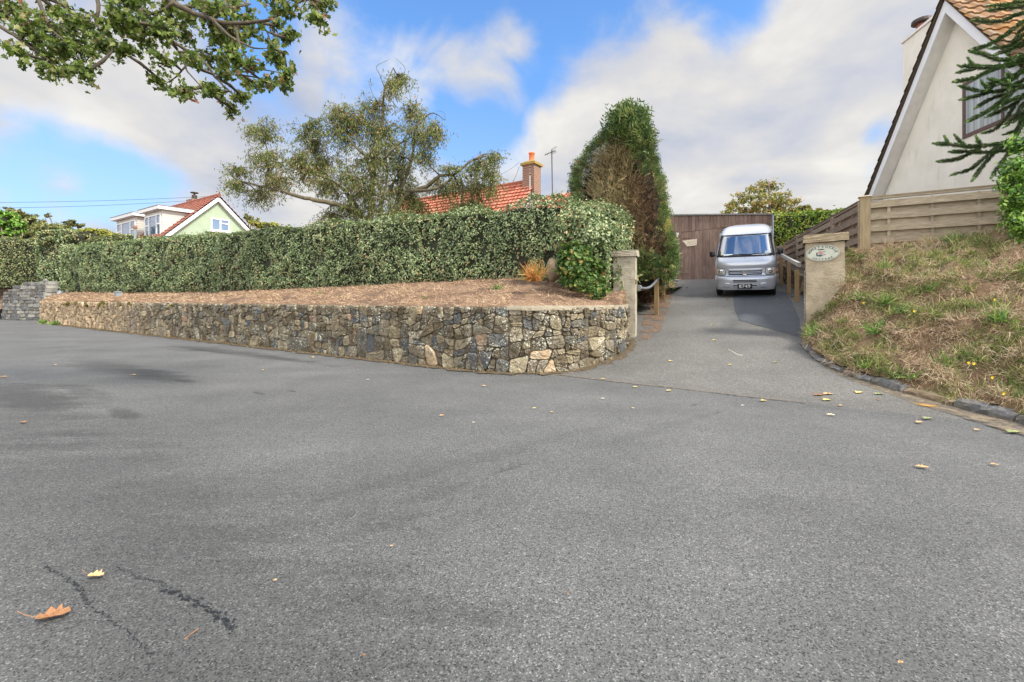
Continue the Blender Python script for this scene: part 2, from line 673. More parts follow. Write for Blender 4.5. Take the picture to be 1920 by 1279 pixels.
def ribbon(pts, w0, w1, n=80, wob=.01, seed=1, zoff=.014):
    r = random.Random(seed)
    P = [Vector((p[0], p[1])) for p in pts]
    L = [0]
    for i in range(1, len(P)):
        L.append(L[-1] + (P[i] - P[i - 1]).length)
    left, right = [], []
    for k in range(n + 1):
        s = L[-1] * k / n
        x = interp(s, L, [p.x for p in P]); y = interp(s, L, [p.y for p in P])
        x2 = interp(s + .02, L, [p.x for p in P]); y2 = interp(s + .02, L, [p.y for p in P])
        x1 = interp(s - .02, L, [p.x for p in P]); y1 = interp(s - .02, L, [p.y for p in P])
        t = Vector((x2 - x1, y2 - y1)).normalized(); q = Vector((-t.y, t.x))
        w = r.uniform(w0, w1); o_ = r.uniform(-wob, wob)
        a = Vector((x, y)) + q * (o_ + w / 2); b = Vector((x, y)) + q * (o_ - w / 2)
        left.append((a.x, a.y, zg(a.x, a.y) + zoff)); right.append((b.x, b.y, zg(b.x, b.y) + zoff))
    mb = MB(); mb.grid([left, right])
    return mb


sp_ = [gnd(px, py) for px, py in [(1042, 704), (1150, 717), (1300, 733), (1400, 745), (1510, 757)]]
o = build(ribbon(sp_, .003, .034, 190, .016, 3, .016), 'seam', M_SEAM, ROAD)
sp_ = [gnd(px, py) for px, py in [(1500, 757), (1600, 772), (1730, 787), (1860, 803), (1960, 818)]]
o = build(ribbon(sp_, .0002, .0045, 260, .014, 4, .016), 'seam', M_TAR, ROAD)


def crack(pts_px, n, size, name='crack', seed=5):
    r = random.Random(seed)
    mb = MB()
    P = [ground(px, py) for px, py in pts_px]
    for k in range(n):
        s = (k + r.random()) / n * (len(P) - 1)
        i = min(int(s), len(P) - 2); f = s - i
        c = P[i].lerp(P[i + 1], f)
        dxy = (P[i + 1] - P[i]); ang = math.atan2(dxy.y, dxy.x) + r.uniform(-.9, .9)
        ln = size * .72 * r.uniform(.4, 1.6); wd = size * r.uniform(.12, .4)
        cx, cy = c.x + r.gauss(0, size * .35), c.y + r.gauss(0, size * .35)
        poly = []
        for j in range(7):
            th = 2 * math.pi * j / 7
            q = r.uniform(.55, 1.2)
            u_, v_ = math.cos(th) * ln / 2 * q, math.sin(th) * wd / 2 * q
            poly.append((cx + u_ * math.cos(ang) - v_ * math.sin(ang), cy + u_ * math.sin(ang) + v_ * math.cos(ang), zg(cx, cy) + .004 + k * 2e-6))
        mb.add(poly, [tuple(range(7))])
    o = build(mb, name, M_TAR, ROAD)


crack([(308, 1108), (330, 1114), (365, 1130), (400, 1150), (420, 1165), (440, 1182)], 64, .026, seed=2)
crack([(255, 1082), (275, 1088), (308, 1096)], 22, .014, seed=3)
crack([(85, 1062), (110, 1078), (140, 1095), (155, 1115), (170, 1140)], 46, .017, seed=4)
crack([(170, 1140), (210, 1165), (240, 1185), (260, 1205), (285, 1230)], 34, .009, seed=6)
crack([(401, 1052), (410, 1055)], 7, .012, seed=7)
for k, pts_ in enumerate([[(85, 1062), (110, 1078), (140, 1095), (155, 1115), (170, 1140), (210, 1165), (240, 1185), (260, 1205), (285, 1230)], [(215, 1062), (255, 1082), (275, 1088), (308, 1096), (308, 1108), (365, 1130), (400, 1150), (420, 1165), (440, 1184)],
                          [(1480, 745), (1512, 760), (1600, 772)], [(1500, 790), (1560, 812), (1640, 826), (1720, 850)]]):
    o = build(ribbon([gnd(a_, b_) for a_, b_ in pts_], .0008, .0045 if k < 2 else .004, 120, .010, 40 + k, .0032), 'crack', M_TAR, ROAD)

# ------------------------------------------------------------------ the dry-stone faced wall
def catmull(P, n):
    P = [Vector(p) for p in P]
    P = [P[0] * 2 - P[1]] + P + [P[-1] * 2 - P[-2]]
    out_ = []
    for i in range(1, len(P) - 2):
        for k in range(n):
            t = k / n
            out_.append(0.5 * ((2 * P[i]) + (-P[i - 1] + P[i + 1]) * t + (2 * P[i - 1] - 5 * P[i] + 4 * P[i + 1] - P[i + 2]) * t * t
                               + (-P[i - 1] + 3 * P[i] - 3 * P[i + 1] + P[i + 2]) * t ** 3))
    out_.append(P[-2])
    return out_


class Path:
    def __init__(self, pts):
        self.p = [Vector((q[0], q[1])) for q in pts]
        self.L = [0.0]
        for i in range(1, len(self.p)):
            self.L.append(self.L[-1] + (self.p[i] - self.p[i - 1]).length)
        self.xs = [q.x for q in self.p]; self.ys = [q.y for q in self.p]
        self.len = self.L[-1]

    def at(self, s):
        return Vector((interp(s, self.L, self.xs), interp(s, self.L, self.ys)))

    def nrm(self, s):     # to the left of travel... flipped so that it faces the camera side
        a = self.at(max(0, s - .12)); b = self.at(min(self.len, s + .12))
        t = (b - a).normalized()
        return Vector((-t.y, t.x))


pil_l = ground(1193, 632)
wall_pts = [(pil_l.x - .13, pil_l.y + .10)] + [gnd(px, py) for px, py in [(1168, 656), (1148, 671), (1100, 688), (1030, 699)]]
wall_pts.append(from_ab(-.3, 0))
WP_curve = catmull([(x, y) for x, y in wall_pts], 8)
WALL = Path(list(WP_curve) + [Vector(from_ab(-a, 0)) for a in np.arange(1, 25.6, .5)])
WALL_H = 0.97
M_STONE_SEED = 3


def power_stones(L, H, rads, seed, clip_fn=None, ytop=None):
    """irregular interlocking stones: dart-thrown sites of different size, power diagram"""
    r = random.Random(seed)
    sites = []
    cell = .25
    gridd = {}

    def ok(x, y, q, k):
        gx, gy = int(x / cell), int(y / cell)
        for i in range(gx - 2, gx + 3):
            for j in range(gy - 2, gy + 3):
                for (a, b, c) in gridd.get((i, j), ()):
                    dx_, dy_ = (a - x), (b - y) * 1.15
                    if dx_ * dx_ + dy_ * dy_ < ((q + c) * k) ** 2:
                        return False
        return True
    for (rad, cnt, lo, hi) in rads:
        for _ in range(int(cnt * L)):
            x, y = r.uniform(0, L), H * r.uniform(lo, hi)
            q = rad * r.uniform(.85, 1.15)
            if ok(x, y, q, .93):
                sites.append((x, y, q)); gridd.setdefault((int(x / cell), int(y / cell)), []).append((x, y, q))
    out_ = []
    for (x, y, q) in sites:
        poly = [(max(0, x - .5), 0), (min(L, x + .5), 0), (min(L, x + .5), H), (max(0, x - .5), H)]
        gx, gy = int(x / cell), int(y / cell)
        for i in range(gx - 3, gx + 4):
            for j in range(gy - 3, gy + 4):
                for (a, b, c) in gridd.get((i, j), ()):
                    if a == x and b == y:
                        continue
                    nx, ny = a - x, b - y
                    d2 = nx * nx + ny * ny
                    # power bisector
                    k = (d2 + q * q - c * c) / 2
                    npoly = []
                    for m in range(len(poly)):
                        p, p2 = poly[m], poly[(m + 1) % len(poly)]
                        d1 = (p[0] - x) * nx + (p[1] - y) * ny - k
                        d2_ = (p2[0] - x) * nx + (p2[1] - y) * ny - k
                        if d1 <= 0:
                            npoly.append(p)
                        if d1 * d2_ < 0:
                            f = d1 / (d1 - d2_)
                            npoly.append((p[0] + (p2[0] - p[0]) * f, p[1] + (p2[1] - p[1]) * f))
                    poly = npoly
                    if len(poly) < 3:
                        break
                if len(poly) < 3: break
            if len(poly) < 3: break
        if len(poly) >= 3:
            out_.append((poly, q))
    return out_


def stone_mesh(mb, poly, place, r, gap=.0075, out_=.028, warm=None):
    cx = sum(p[0] for p in poly) / len(poly); cy = sum(p[1] for p in poly) / len(poly)
    rad = sum(math.hypot(p[0] - cx, p[1] - cy) for p in poly) / len(poly)
    if rad < .02:
        return
    k = max(.5, 1 - gap / rad)
    pts = [(cx + (p[0] - cx) * k, cy + (p[1] - cy) * k) for p in poly]
    # cut corners once, then split long edges
    q = []
    for i in range(len(pts)):
        a, b = pts[i], pts[(i + 1) % len(pts)]
        ln = math.hypot(a[0] - b[0], a[1] - b[1])
        if ln < .02:
            q.append(((a[0] + b[0]) / 2, (a[1] + b[1]) / 2)); continue
        f = min(.34, .034 / ln)
        q.append((a[0] + (b[0] - a[0]) * f, a[1] + (b[1] - a[1]) * f))
        if ln > .07:
            for tq in (.33, .67): q.append((a[0] + (b[0] - a[0]) * tq + r.uniform(-.008, .008), a[1] + (b[1] - a[1]) * tq + r.uniform(-.008, .008)))
        q.append((b[0] + (a[0] - b[0]) * f, b[1] + (a[1] - b[1]) * f))
    n = len(q)
    o_ = out_ * r.uniform(.35, 1.8)
    tx, ty = r.uniform(-.13, .13), r.uniform(-.13, .13)
    vs = []
    for (kk, dep, jit) in [(1.03, -.04, 0), (.99, o_ * .30, .006), (.93, o_ * .95, .007), (.55, o_ * 1.0, .010)]:
        for (x, y) in q:
            xx, yy = cx + (x - cx) * kk, cy + (y - cy) * kk
            d = dep + (r.uniform(-jit, jit) + ((xx - cx) * tx + (yy - cy) * ty if dep > 0 else 0))
            vs.append(place(xx, yy, d))
    for (x, y) in q:
        xx, yy = cx + (x - cx) * .27, cy + (y - cy) * .27
        vs.append(place(xx, yy, o_ + r.uniform(-.009, .009)))
    vs.append(place(cx, cy, o_))
    fs = []
    for g in range(4):
        for i in range(n):
            j = (i + 1) % n
            fs.append((g * n + i, g * n + j, (g + 1) * n + j, (g + 1) * n + i))
    for i in range(n):
        fs.append((4 * n + i, 4 * n + (i + 1) % n, 5 * n))
    mb.add(vs, fs, 0, r.random() if warm is None else warm(cx, cy, r))


def stone_mat(name, stops, lichen=.5, tan=None, moss=0.0):
    m, t = base_mat(name)
    r = rnd_attr(t)
    c = t.ramp(r, stops, 'CONSTANT')
    # mineral mottling
    n = t.noise(t.pos, 22.0, 6.0, 0.7)
    n2 = t.noise(t.pos, 5.0, 4.0, 0.6)
    g = t.map(t.math('ADD', t.math('MULTIPLY', n, .65), t.math('MULTIPLY', n2, .35)), .3, .7, .62, 1.6)
    gc = t.n('ShaderNodeCombineColor')
    for i in range(3): t.l(g, gc.inputs[i])
    c = t.mix(1.0, c, gc.outputs[0], 'MULTIPLY')
    # brown weathering film
    f = t.map(t.noise(t.pos, 3.2, 5.0, .6), .46, .66, 0, .60, True)
    c = t.mix(f, c, C(92, 80, 60))
    # pale round lichen, thick in some areas and absent in others
    v = t.voro(t.pos, 26.0)
    v2 = t.voro(t.pos, 60.0)
    area = t.noise(t.pos, 4.0, 3.0, .6)
    rad = t.map(area, .38, .64, .04, .46)
    l1 = t.math('LESS_THAN', t.math('ADD', v, t.math('MULTIPLY', n, .12)), rad)
    l2 = t.math('LESS_THAN', v2, t.map(area, .34, .66, .0, .36))
    lc = t.math('MULTIPLY', t.math('MAXIMUM', l1, l2), lichen)
    c = t.mix(lc, c, C(192, 190, 170))
    if moss:
        mf = t.map(t.noise(t.pos, 6.5, 5.0, .65), .60, .70, 0, moss, True)
        c = t.mix(mf, c, C(74, 84, 36))
    if tan is not None:
        # the left end of the wall is newer, cleaner, tan stone
        sx = t.n('ShaderNodeSeparateXYZ'); t.l(t.pos, sx.inputs[0])
        e = t.math('ADD', sx.outputs[0], t.math('MULTIPLY', t.math('SUBTRACT', n2, .5), 3.0))
        f2 = t.map(e, tan[0], tan[1], .74, 0.0, True)
        gr_ = t.n('ShaderNodeCombineColor'); gv = t.map(r, 0, 1, .55, 1.2)
        for i in range(3): t.l(gv, gr_.inputs[i])
        c = t.mix(f2, c, t.mix(1.0, t.ramp(n, [(.3, C(168, 144, 110)), (.7, C(220, 194, 158))]), gr_.outputs[0], 'MULTIPLY'))
    t.l(c, t.p.inputs['Base Color'])
    t.p.inputs['Roughness'].default_value = 0.88
    t.p.inputs['Specular IOR Level'].default_value = .3
    bump(t, n, 0.8, 0.012)
    return m


ST = [(0, C(114, 104, 86)), (.13, C(128, 116, 92)), (.24, C(94, 90, 80)), (.34, C(138, 126, 102)), (.46, C(104, 92, 72)), (.57, C(82, 84, 85)),
      (.64, C(122, 113, 96)), (.74, C(88, 79, 64)), (.87, C(148, 124, 100)), (.89, C(98, 98, 94)), (.92, C(146, 135, 110)), (.975, C(168, 146, 116))]
M_STONE = stone_mat('rubble_stone', ST, .85, tan=(-15.5, -9.5), moss=.5)
M_MORTAR = plain('wall_joint', C(84, 73, 56), .95, var=.4, scale=6, bmp=.6)
M_MORTAR_TAN = M_MORTAR

wall = thing('stone_wall', 'long low retaining wall of mixed rubble stone spotted with pale lichen, curving at one end', 'wall', (0, 6.6, 0))


def wplace(s, h, d):
    p = WALL.at(s); n = WALL.nrm(s)
    return (p.x + n.x * d, p.y + n.y * d, h)


# make sure the normal faces the camera
n_ = WALL.nrm(6.0)
SGN = -1 if (n_.dot(-Vector(WALL.at(6.0))) < 0) else 1
_on = WALL.nrm
WALL.nrm = lambda s: _on(s) * SGN
def rubble(L, H, seed, big=.120):
    """split a long strip into interlocking convex stones by tilted cuts"""
    r = random.Random(seed)
    todo = []
    x = 0.0
    while x < L:
        w = min(r.uniform(.7, 1.3), L - x)
        if L - x - w < .3: w = L - x
        todo.append([(x, 0), (x + w, 0), (x + w, H), (x, H)]); x += w
    out_ = []
    while todo:
        p = todo.pop()
        n = len(p)
        a = sum(p[i][0] * p[(i + 1) % n][1] - p[(i + 1) % n][0] * p[i][1] for i in range(n)) / 2
        cx = sum(q[0] for q in p) / n; cy = sum(q[1] for q in p) / n
        low = 1.35 if cy < .3 else (1.0 if cy < .7 else .8)
        tgt = (big * low * r.uniform(.55, 1.75)) ** 2 * 2.0
        if abs(a) < tgt or abs(a) < .004:
            out_.append((p, 1)); continue
        xs = [q[0] for q in p]; ys = [q[1] for q in p]
        wx, wy = max(xs) - min(xs), (max(ys) - min(ys)) * 1.18
        ang = (math.pi / 2 if wx > wy else 0) + r.gauss(0, .23)
        cx += r.uniform(-.16, .16) * wx; cy += r.uniform(-.16, .16) * wy
        nx, ny = -math.sin(ang), math.cos(ang)
        A, B_ = [], []
        for i in range(n):
            q, q2 = p[i], p[(i + 1) % n]
            d1 = (q[0] - cx) * nx + (q[1] - cy) * ny; d2 = (q2[0] - cx) * nx + (q2[1] - cy) * ny
            (A if d1 >= 0 else B_).append(q)
            if d1 * d2 < 0:
                f = d1 / (d1 - d2); m = (q[0] + (q2[0] - q[0]) * f, q[1] + (q2[1] - q[1]) * f)
                A.append(m); B_.append(m)
        if len(A) > 2: todo.append(A)
        if len(B_) > 2: todo.append(B_)
    # bend the whole pattern a little so that no joint runs straight
    w_ = []
    for p, q in out_:
        pp_ = []
        for i in range(len(p)):
            a, b = p[i], p[(i + 1) % len(p)]
            for f in ((0, .5) if math.hypot(a[0] - b[0], a[1] - b[1]) > .10 else (0,)):
                x, y = a[0] + (b[0] - a[0]) * f, a[1] + (b[1] - a[1]) * f
                e_ = math.sin(math.pi * min(1, max(0, y / H)))
                pp_.append((x + .05 * noise.noise(Vector((x * 5, y * 5, seed))) , y + .05 * e_ * noise.noise(Vector((x * 5, y * 5, seed + 9.3)))))
        w_.append((pp_, q))
    return w_


st_ = rubble(WALL.len, WALL_H, 11)
mb = MB(); rr = random.Random(5)
for poly, q in st_:
    stone_mesh(mb, poly, wplace, rr)
build(mb, 'stonework', M_STONE, wall, smooth=False)
mb = MB(); rows = []
nS = int(WALL.len / .25)
for (h, d) in [(-.12, -.0), (.3, .002), (.6, 0.0), (WALL_H - .015, -.003), (WALL_H + .002, -.03), (WALL_H - .002, -.34), (-.12, -.34)]:
    rows.append([wplace(WALL.len * i / nS, h + (rr.uniform(-.006, .006) if h > .9 else 0), d + rr.uniform(-.004, .004)) for i in range(nS + 1)])
mb.grid(rows)
build(mb, 'mortar', M_MORTAR, wall, smooth=True)
# rough mortar coping over the curved end
M_COPE = plain('coping_mortar', C(138, 128, 108), .95, var=.3, scale=9, bmp=.9, bscale=35)
mb = MB(); rows = []
for (h, d) in [(WALL_H - .045, .035), (WALL_H + .012, .028), (WALL_H + .022, -.05), (WALL_H + .01, -.22)]:
    rows.append([wplace(3.3 * i / 40, h + rr.uniform(-.007, .007), d + rr.uniform(-.012, .008)) for i in range(41)])
mb.grid(rows)
build(mb, 'coping', M_COPE, wall, smooth=True)

# ------------------------------------------------------------------ the hedge line and the planted bank behind the wall
hx_px = [20, 110, 250, 400, 600, 800, 950, 1040, 1120, 1165]
hx_bot = [549, 549, 551, 549, 541, 529, 523, 530, 548, 545]
hx_top = [470, 465, 451, 438, 420, 402, 386, 377, 380, 402]
H0 = Vector((-21.0, 21.15)); H1 = Vector((1.98, 8.45))
_t0 = 0.0


def hline(f):
    """front foot of the hedge; f=0 left end, 1 right end"""
    a = H0.lerp(H1, f)
    return a


def hz(f):
    p = hline(f)
    px = CX + F * p.x / p.y
    zb = EYE + (YH - interp(px, hx_px, hx_bot)) / F * p.y
    zt = EYE + (YH - interp(px, hx_px, hx_top)) / F * (p.y + .15)
    return zb, zt


hd = (H1 - H0).normalized(); hn = Vector((-hd.y, hd.x))      # hn points away from the road


def soil_rows():
    rows = []
    for k in range(26):
        w = k / 25
        rw = []
        for i in range(161):
            s = WALL.len * i / 160
            p = WALL.at(s); n = WALL.nrm(s)
            a = p - n * .03
            # the matching point under the hedge
            f = min(1.0, max(0.0, (p - H0).dot(hd) / (H1 - H0).length))
            q = hline(f) + hn * .9
            if s < 3.0:
                q = q.lerp(Vector((2.35, 9.2)), 1 - s / 3.0)
            x, y = a.lerp(q, w)
            zb, _ = hz(f)
            dist = (a - q).length
            t = min(1.0, w * dist / max(.15, dist - .9))
            z0 = WALL_H + .0
            z = z0 + (zb - z0) * (t ** .9) + (.05 * noise.noise(Vector((x * 1.3, y * 1.3, 0))) + .03 * noise.noise(Vector((x * 4.5, y * 4.5, 2)))) * max(0, math.sin(math.pi * min(1, w * 1.2))) ** .5
            rw.append(Vector((x, y, z - (.012 if k == 0 else 0))))
        rows.append(rw)
    return rows


M_STRAW_SOIL = None
m, t = base_mat('straw_soil')
mp = t.n('ShaderNodeMapping'); mp.inputs['Scale'].default_value = (1, 1, 3); t.l(t.pos, mp.inputs[0])
n = t.noise(t.pos, 38.0, 5.0, .75, .6)
n2 = t.noise(t.pos, 2.6, 4.0, .6)
c = t.ramp(n, [(.34, C(72, 52, 40)), (.52, C(136, 108, 82)), (.68, C(190, 160, 128))])
c = t.mix(t.map(n2, .42, .62, 0, .75, True), c, C(86, 64, 48))
t.l(c, t.p.inputs['Base Color']); t.p.inputs['Roughness'].default_value = .95
bump(t, n, 1.0, .02)
M_STRAW_SOIL = m
srows = soil_rows()
mb = MB(); mb.grid(srows)
bank = build(mb, 'straw_bank', M_STRAW_SOIL, smooth=True); bank['kind'] = 'structure'
# garden level behind the hedge
mb = MB()
g0 = [Vector((p.x, p.y, p.z - .01)) for p in srows[-1]]
g1 = [Vector((p.x + hn.x * 14, p.y + hn.y * 14, 1.75)) for p in g0]
mb.grid([g0, g1])
o = build(mb, 'garden_ground', M_EARTH, smooth=True); o['kind'] = 'structure'


def grid_sampler(rows, n, gen, wpow=1.0, smax=1.0, smin=0.0):
    """random points with normals on a grid of rows (weighted by cell area)"""
    A = np.array([[list(p) for p in rw] for rw in rows])
    P00, P01, P10, P11 = A[:-1, :-1], A[:-1, 1:], A[1:, :-1], A[1:, 1:]
    nr = np.cross(P01 - P00, P10 - P00)
    ar = np.linalg.norm(nr, axis=2)
    idx = gen.choice(ar.size, n, p=(ar / ar.sum()).ravel())
    i, j = np.unravel_index(idx, ar.shape)
    u, v = gen.random(n)[:, None], gen.random(n)[:, None]
    P = (P00[i, j] * (1 - u) * (1 - v) + P01[i, j] * u * (1 - v) + P10[i, j] * (1 - u) * v + P11[i, j] * u * v)
    N = unit(nr[i, j])
    N[N[:, 2] < 0] *= -1
    return P, N


STRAW = [(0, C(84, 64, 50)), (.25, C(126, 100, 78)), (.5, C(160, 132, 104)), (.8, C(192, 166, 134)), (1, C(214, 194, 162))]
M_STRAW = leaf_mat('straw', STRAW, .8, .15, .22, 1.5)
P, N = grid_sampler(srows[:22], 46000, rng)
qn = np.array([noise.noise(Vector((p[0] * 1.6, p[1] * 1.6, 5.0))) + .6 * noise.noise(Vector((p[0] * 5, p[1] * 5, 1.0))) for p in P])
kp_ = qn + rng.normal(0, .22, len(P)) > -.10
P, N = P[kp_], N[kp_]
Dr = unit(rng.normal(0, 1, P.shape) * [1, 1, .25] + N * .28 + np.array([[U.x * -.3, U.y * -.3, 0]]))
d_ = P[:, 1]
part1 = blades(P, Dr, .07 + .0036 * d_, .0024 + .00040 * d_, .4)
M_GRASS = leaf_mat('grass_blade', [(0, C(70, 92, 40)), (.4, C(104, 128, 56)), (.75, C(138, 150, 74)), (1, C(186, 180, 110))], .6, .25, .15, 2.0)
o = npobj('dead_grass', *part1, M_STRAW)
tag(o, None, None, None, 'stuff')
# litter and moss along the foot of the wall
sl = rng.uniform(.2, WALL.len, 5200)
gp = []
for s in sl:
    p = WALL.at(s); n = WALL.nrm(s)
    dd = abs(rng.normal(.05, .07)) + .03
    x, y = p.x + n.x * dd, p.y + n.y * dd
    gp.append((x, y, zg(x, y) + .01))
gp = np.array(gp)
Dr = unit(rng.normal(0, 1, gp.shape) * [1, 1, .3] + [0, 0, .25])
pt = blades(gp, Dr, .05, .007, .6)
M_LITTER = leaf_mat('leaf_litter', [(0, C(62, 52, 34)), (.35, C(96, 78, 50)), (.7, C(128, 104, 68)), (.92, C(170, 146, 96)), (1, C(84, 92, 40))], .9, .1, .2, 2.0)
o = npobj('leaf_litter', *pt, M_LITTER); tag(o, kind='stuff')
mb = ribbon([tuple(WALL.at(s) + WALL.nrm(s) * .05) for s in np.arange(.3, WALL.len, .4)], .14, .42, 260, .05, 9, .012)
M_VERGE = plain('gutter_dirt', C(88, 76, 58), .95, var=.4, scale=20, bmp=.6)
o = build(mb, 'gutter_dirt', M_VERGE, ROAD)

# ------------------------------------------------------------------ right bank, kerb
kerb_px = [(1504, 640), (1525, 668), (1560, 690), (1600, 706), (1650, 721), (1700, 736), (1800, 763), (1900, 789), (2010, 818), (2300, 890)]
kp = [ground(px, py) for px, py in kerb_px]
KP = Path([(p.x, p.y) for p in kp])
pr = ground(1498, 632)              # left front foot of the right pillar
top_pts = [at(1590, 468, 7.72), at(1640, 464, 8.05), at(1700, 459, 7.95), at(1750, 453, 7.7), at(1870, 436, 7.25), at(1990, 436, 6.75), at(2500, 430, 5.6)]
TOPS = [0, .12, .25, .36, .52, .66, 1.0]


def bank_rows(nw=44, ns=110):
    rows = []
    for k in range(nw + 1):
        w = k / nw
        rw = []
        for i in range(ns + 1):
            g = i / ns
            ss = KP.len * (g ** 1.15)
            a = KP.at(ss)
            a3 = Vector((a.x, a.y, zg(a.x, a.y) + .07))
            tx = interp(g, TOPS, [p.x for p in top_pts]); ty = interp(g, TOPS, [p.y for p in top_pts]); tz = interp(g, TOPS, [p.z for p in top_pts])
            x = a3.x + (tx - a3.x) * w; y = a3.y + (ty - a3.y) * w
            bul = math.sin(math.pi * w) * .20 * min(1, g * 6)
            z = a3.z + (tz - a3.z) * w + bul
            q = Vector((x * 1.6, y * 1.6, z * 1.6))
            z += (.20 * noise.noise(q) + .15 * noise.noise(q * 2.7) + .07 * noise.noise(q * 6)) * math.sin(math.pi * min(1, w * 1.0 + .04)) ** .4 * min(1, .15 + g * 5)
            rw.append(Vector((x, y, z)))
        rows.append(rw)
    # plateau behind, up to the fence
    back = []
    for p in rows[-1]:
        back.append(Vector((p.x + .35, p.y + 1.2, p.z + .02)))
    rows.append(back)
    return rows


brows = bank_rows()
m, t = base_mat('bank_soil')
n = t.noise(t.pos, 30.0, 6.0, .75, .5)
n2 = t.noise(t.pos, 3.0, 4.0, .6)
c = t.ramp(n, [(.3, C(66, 50, 36)), (.52, C(116, 92, 66)), (.72, C(168, 140, 104))])
c = t.mix(t.map(n2, .5, .68, 0, .4, True), c, C(76, 74, 44))
t.l(c, t.p.inputs['Base Color']); t.p.inputs['Roughness'].default_value = .95
bump(t, n, 1.0, .03)
M_BANKSOIL = m
mb = MB(); mb.grid(brows)
o = build(mb, 'grass_bank', M_BANKSOIL, smooth=True); o['kind'] = 'structure'

P, N = grid_sampler(brows[:45], 66000, rng)
q = np.array([noise.noise(Vector((p[0] * 2.2, p[1] * 2.2, p[2] * 2.2))) for p in P])
bare_ = np.array([noise.noise(Vector((p[0] * 3.1 + 7, p[1] * 3.1, p[2] * 3.1))) for p in P]) + rng.normal(0, .1, len(P)) > .30
P, N, q = P[~bare_], N[~bare_], q[~bare_]
green = q + rng.normal(0, .17, len(P)) > -.05
dn = np.array([[-.25, -.75, -.35]])
Pd, Nd = P[~green], N[~green]
Dr = unit(rng.normal(0, .75, Pd.shape) + Nd * .45 + dn * .75)
dry = blades(Pd, Dr, .13, .0045, .9)
M_DRYGRASS = leaf_mat('dry_grass', [(0, C(78, 60, 44)), (.22, C(122, 98, 76)), (.5, C(164, 140, 112)), (.8, C(196, 176, 144)), (1, C(220, 206, 176))], .75, .2, .25, 2.2)
o = npobj('dead_grass', *dry, M_DRYGRASS); tag(o, kind='stuff')
Pg, Ng = P[green], N[green]
Dr = unit(rng.normal(0, .5, Pg.shape) + Ng * .6 + [0, 0, .5] + dn * .3)
gr = blades(Pg, Dr, .10, .0045, .8)
M_BGREEN = leaf_mat('bank_grass', [(0, C(62, 84, 40)), (.35, C(94, 114, 54)), (.65, C(126, 134, 74)), (1, C(180, 170, 112))], .6, .3, .3, 2.0)
o = npobj('bank_grass', *gr, M_BGREEN); tag(o, kind='stuff')

# shaggy dead thatch hanging in overlapping lumps
cl = rng.choice(len(P), 760, replace=False)
parts = []
for ci in cl:
    k = int(rng.integers(25, 60))
    c = P[ci]; nn = N[ci]
    pp_ = c + rng.normal(0, .045, (k, 3)) * [1, 1, .5]
    Dr = unit(nn * .45 + dn[0] * 1.0 + rng.normal(0, .35, 3) + rng.normal(0, .38, (k, 3)))
    parts.append(blades(pp_, Dr, rng.uniform(.09, .17), .0042, 1.1))
o = npobj('dead_grass', *cat(parts), M_DRYGRASS); tag(o, kind='stuff')
# green blades standing up through it in loose tussocks
parts = []
for ci in rng.choice(len(P), 620, replace=False):
    if q[ci] < -.12 and rng.random() < .6: continue
    k = int(rng.integers(12, 34)); c = P[ci]
    pp_ = c + rng.normal(0, .03, (k, 3)) * [1, 1, .3]
    Dr = unit(rng.normal(0, .5, (k, 3)) + rng.normal(0, .5, 3) + [0, -.3, .6])
    parts.append(blades(pp_, Dr, rng.uniform(.08, .20), rng.uniform(.006, .011), .9))
o = npobj('bank_grass', *cat(parts), M_BGREEN); tag(o, kind='stuff')

# strap-leaved green tufts one can tell apart
M_TUFT = leaf_mat('tuft_leaf', [(0, C(52, 84, 34)), (.4, C(78, 116, 46)), (.8, C(120, 150, 70)), (1, C(170, 176, 100))], .5, .3, .1, 3.0)


def surf_at(px, py, rows=None):
    """point of the bank under a pixel (nearest projected grid vertex)"""
    best, bp = 1e9, None
    for rw in (rows or brows)[:45]:
        for p in rw:
            u_ = CX + F * p.x / p.y; v_ = YH - F * (p.z - EYE) / p.y
            d = (u_ - px) ** 2 + (v_ - py) ** 2
            if d < best:
                best, bp = d, p
    return bp


def tuft(name, label, cat_, p, n, L, w, mat, group=None, up=(0, 0, 1), spread=.55, bend=.9):
    p = Vector(p)
    g = np.random.default_rng(int(abs(p.x * 1000)) + n)
    B = np.array([list(p)]) + g.normal(0, .018, (n, 3)) * [1, 1, .2]
    Dr = unit(g.normal(0, spread, (n, 3)) + np.array([up]) * .8 + g.normal(0, .25, (1, 3)))
    Dr[:, 2] = np.abs(Dr[:, 2]) * .8
    B = B + g.normal(0, .03, (n, 3)) * [1, 1, .1]
    v, f, r = blades(B, Dr, L, w, bend, g)
    e = thing(name, label, cat_, p, group=group)
    npobj('blades', v, f, r, mat, e)
    return e


tufts = [(1530, 632, 46, .17, 'bright green strap-leaved tuft at the foot of the right gate pillar'),
         (1647, 632, 60, .18, 'vivid green plantain tuft low on the bank right of the pillar'),
         (1655, 575, 46, .16, 'green grass tuft halfway up the bank under the fence post'),
         (1660, 505, 36, .16, 'blue-green grass tuft near the top of the bank beside the fence post'),
         (1690, 590, 30, .14, 'thin splayed grass tuft in the middle of the bank'),
         (1610, 562, 30, .13, 'small green tuft right of the oval plaque pillar'),
         (1790, 460, 50, .20, 'tall pale seeding grass against the fence boards'),
         (1860, 505, 40, .18, 'grey-green tuft on the upper bank below the leafy shrub'),
         (1880, 605, 46, .17, 'green tuft at the right edge of the bank'),
         (1805, 668, 44, .13, 'dark green weed clump above the kerb stones'),
         (1770, 690, 34, .13, 'low green weed beside the dark clump above the kerb'),
         (1705, 705, 30, .12, 'small tuft just above the grey kerb stone'),
         (1895, 735, 50, .15, 'fresh green grass patch above the last kerb stone'),
         (1625, 690, 30, .13, 'sparse green tuft close to the first kerb stones'),
         (1745, 540, 30, .13, 'short olive tuft in the straw of the upper bank')]
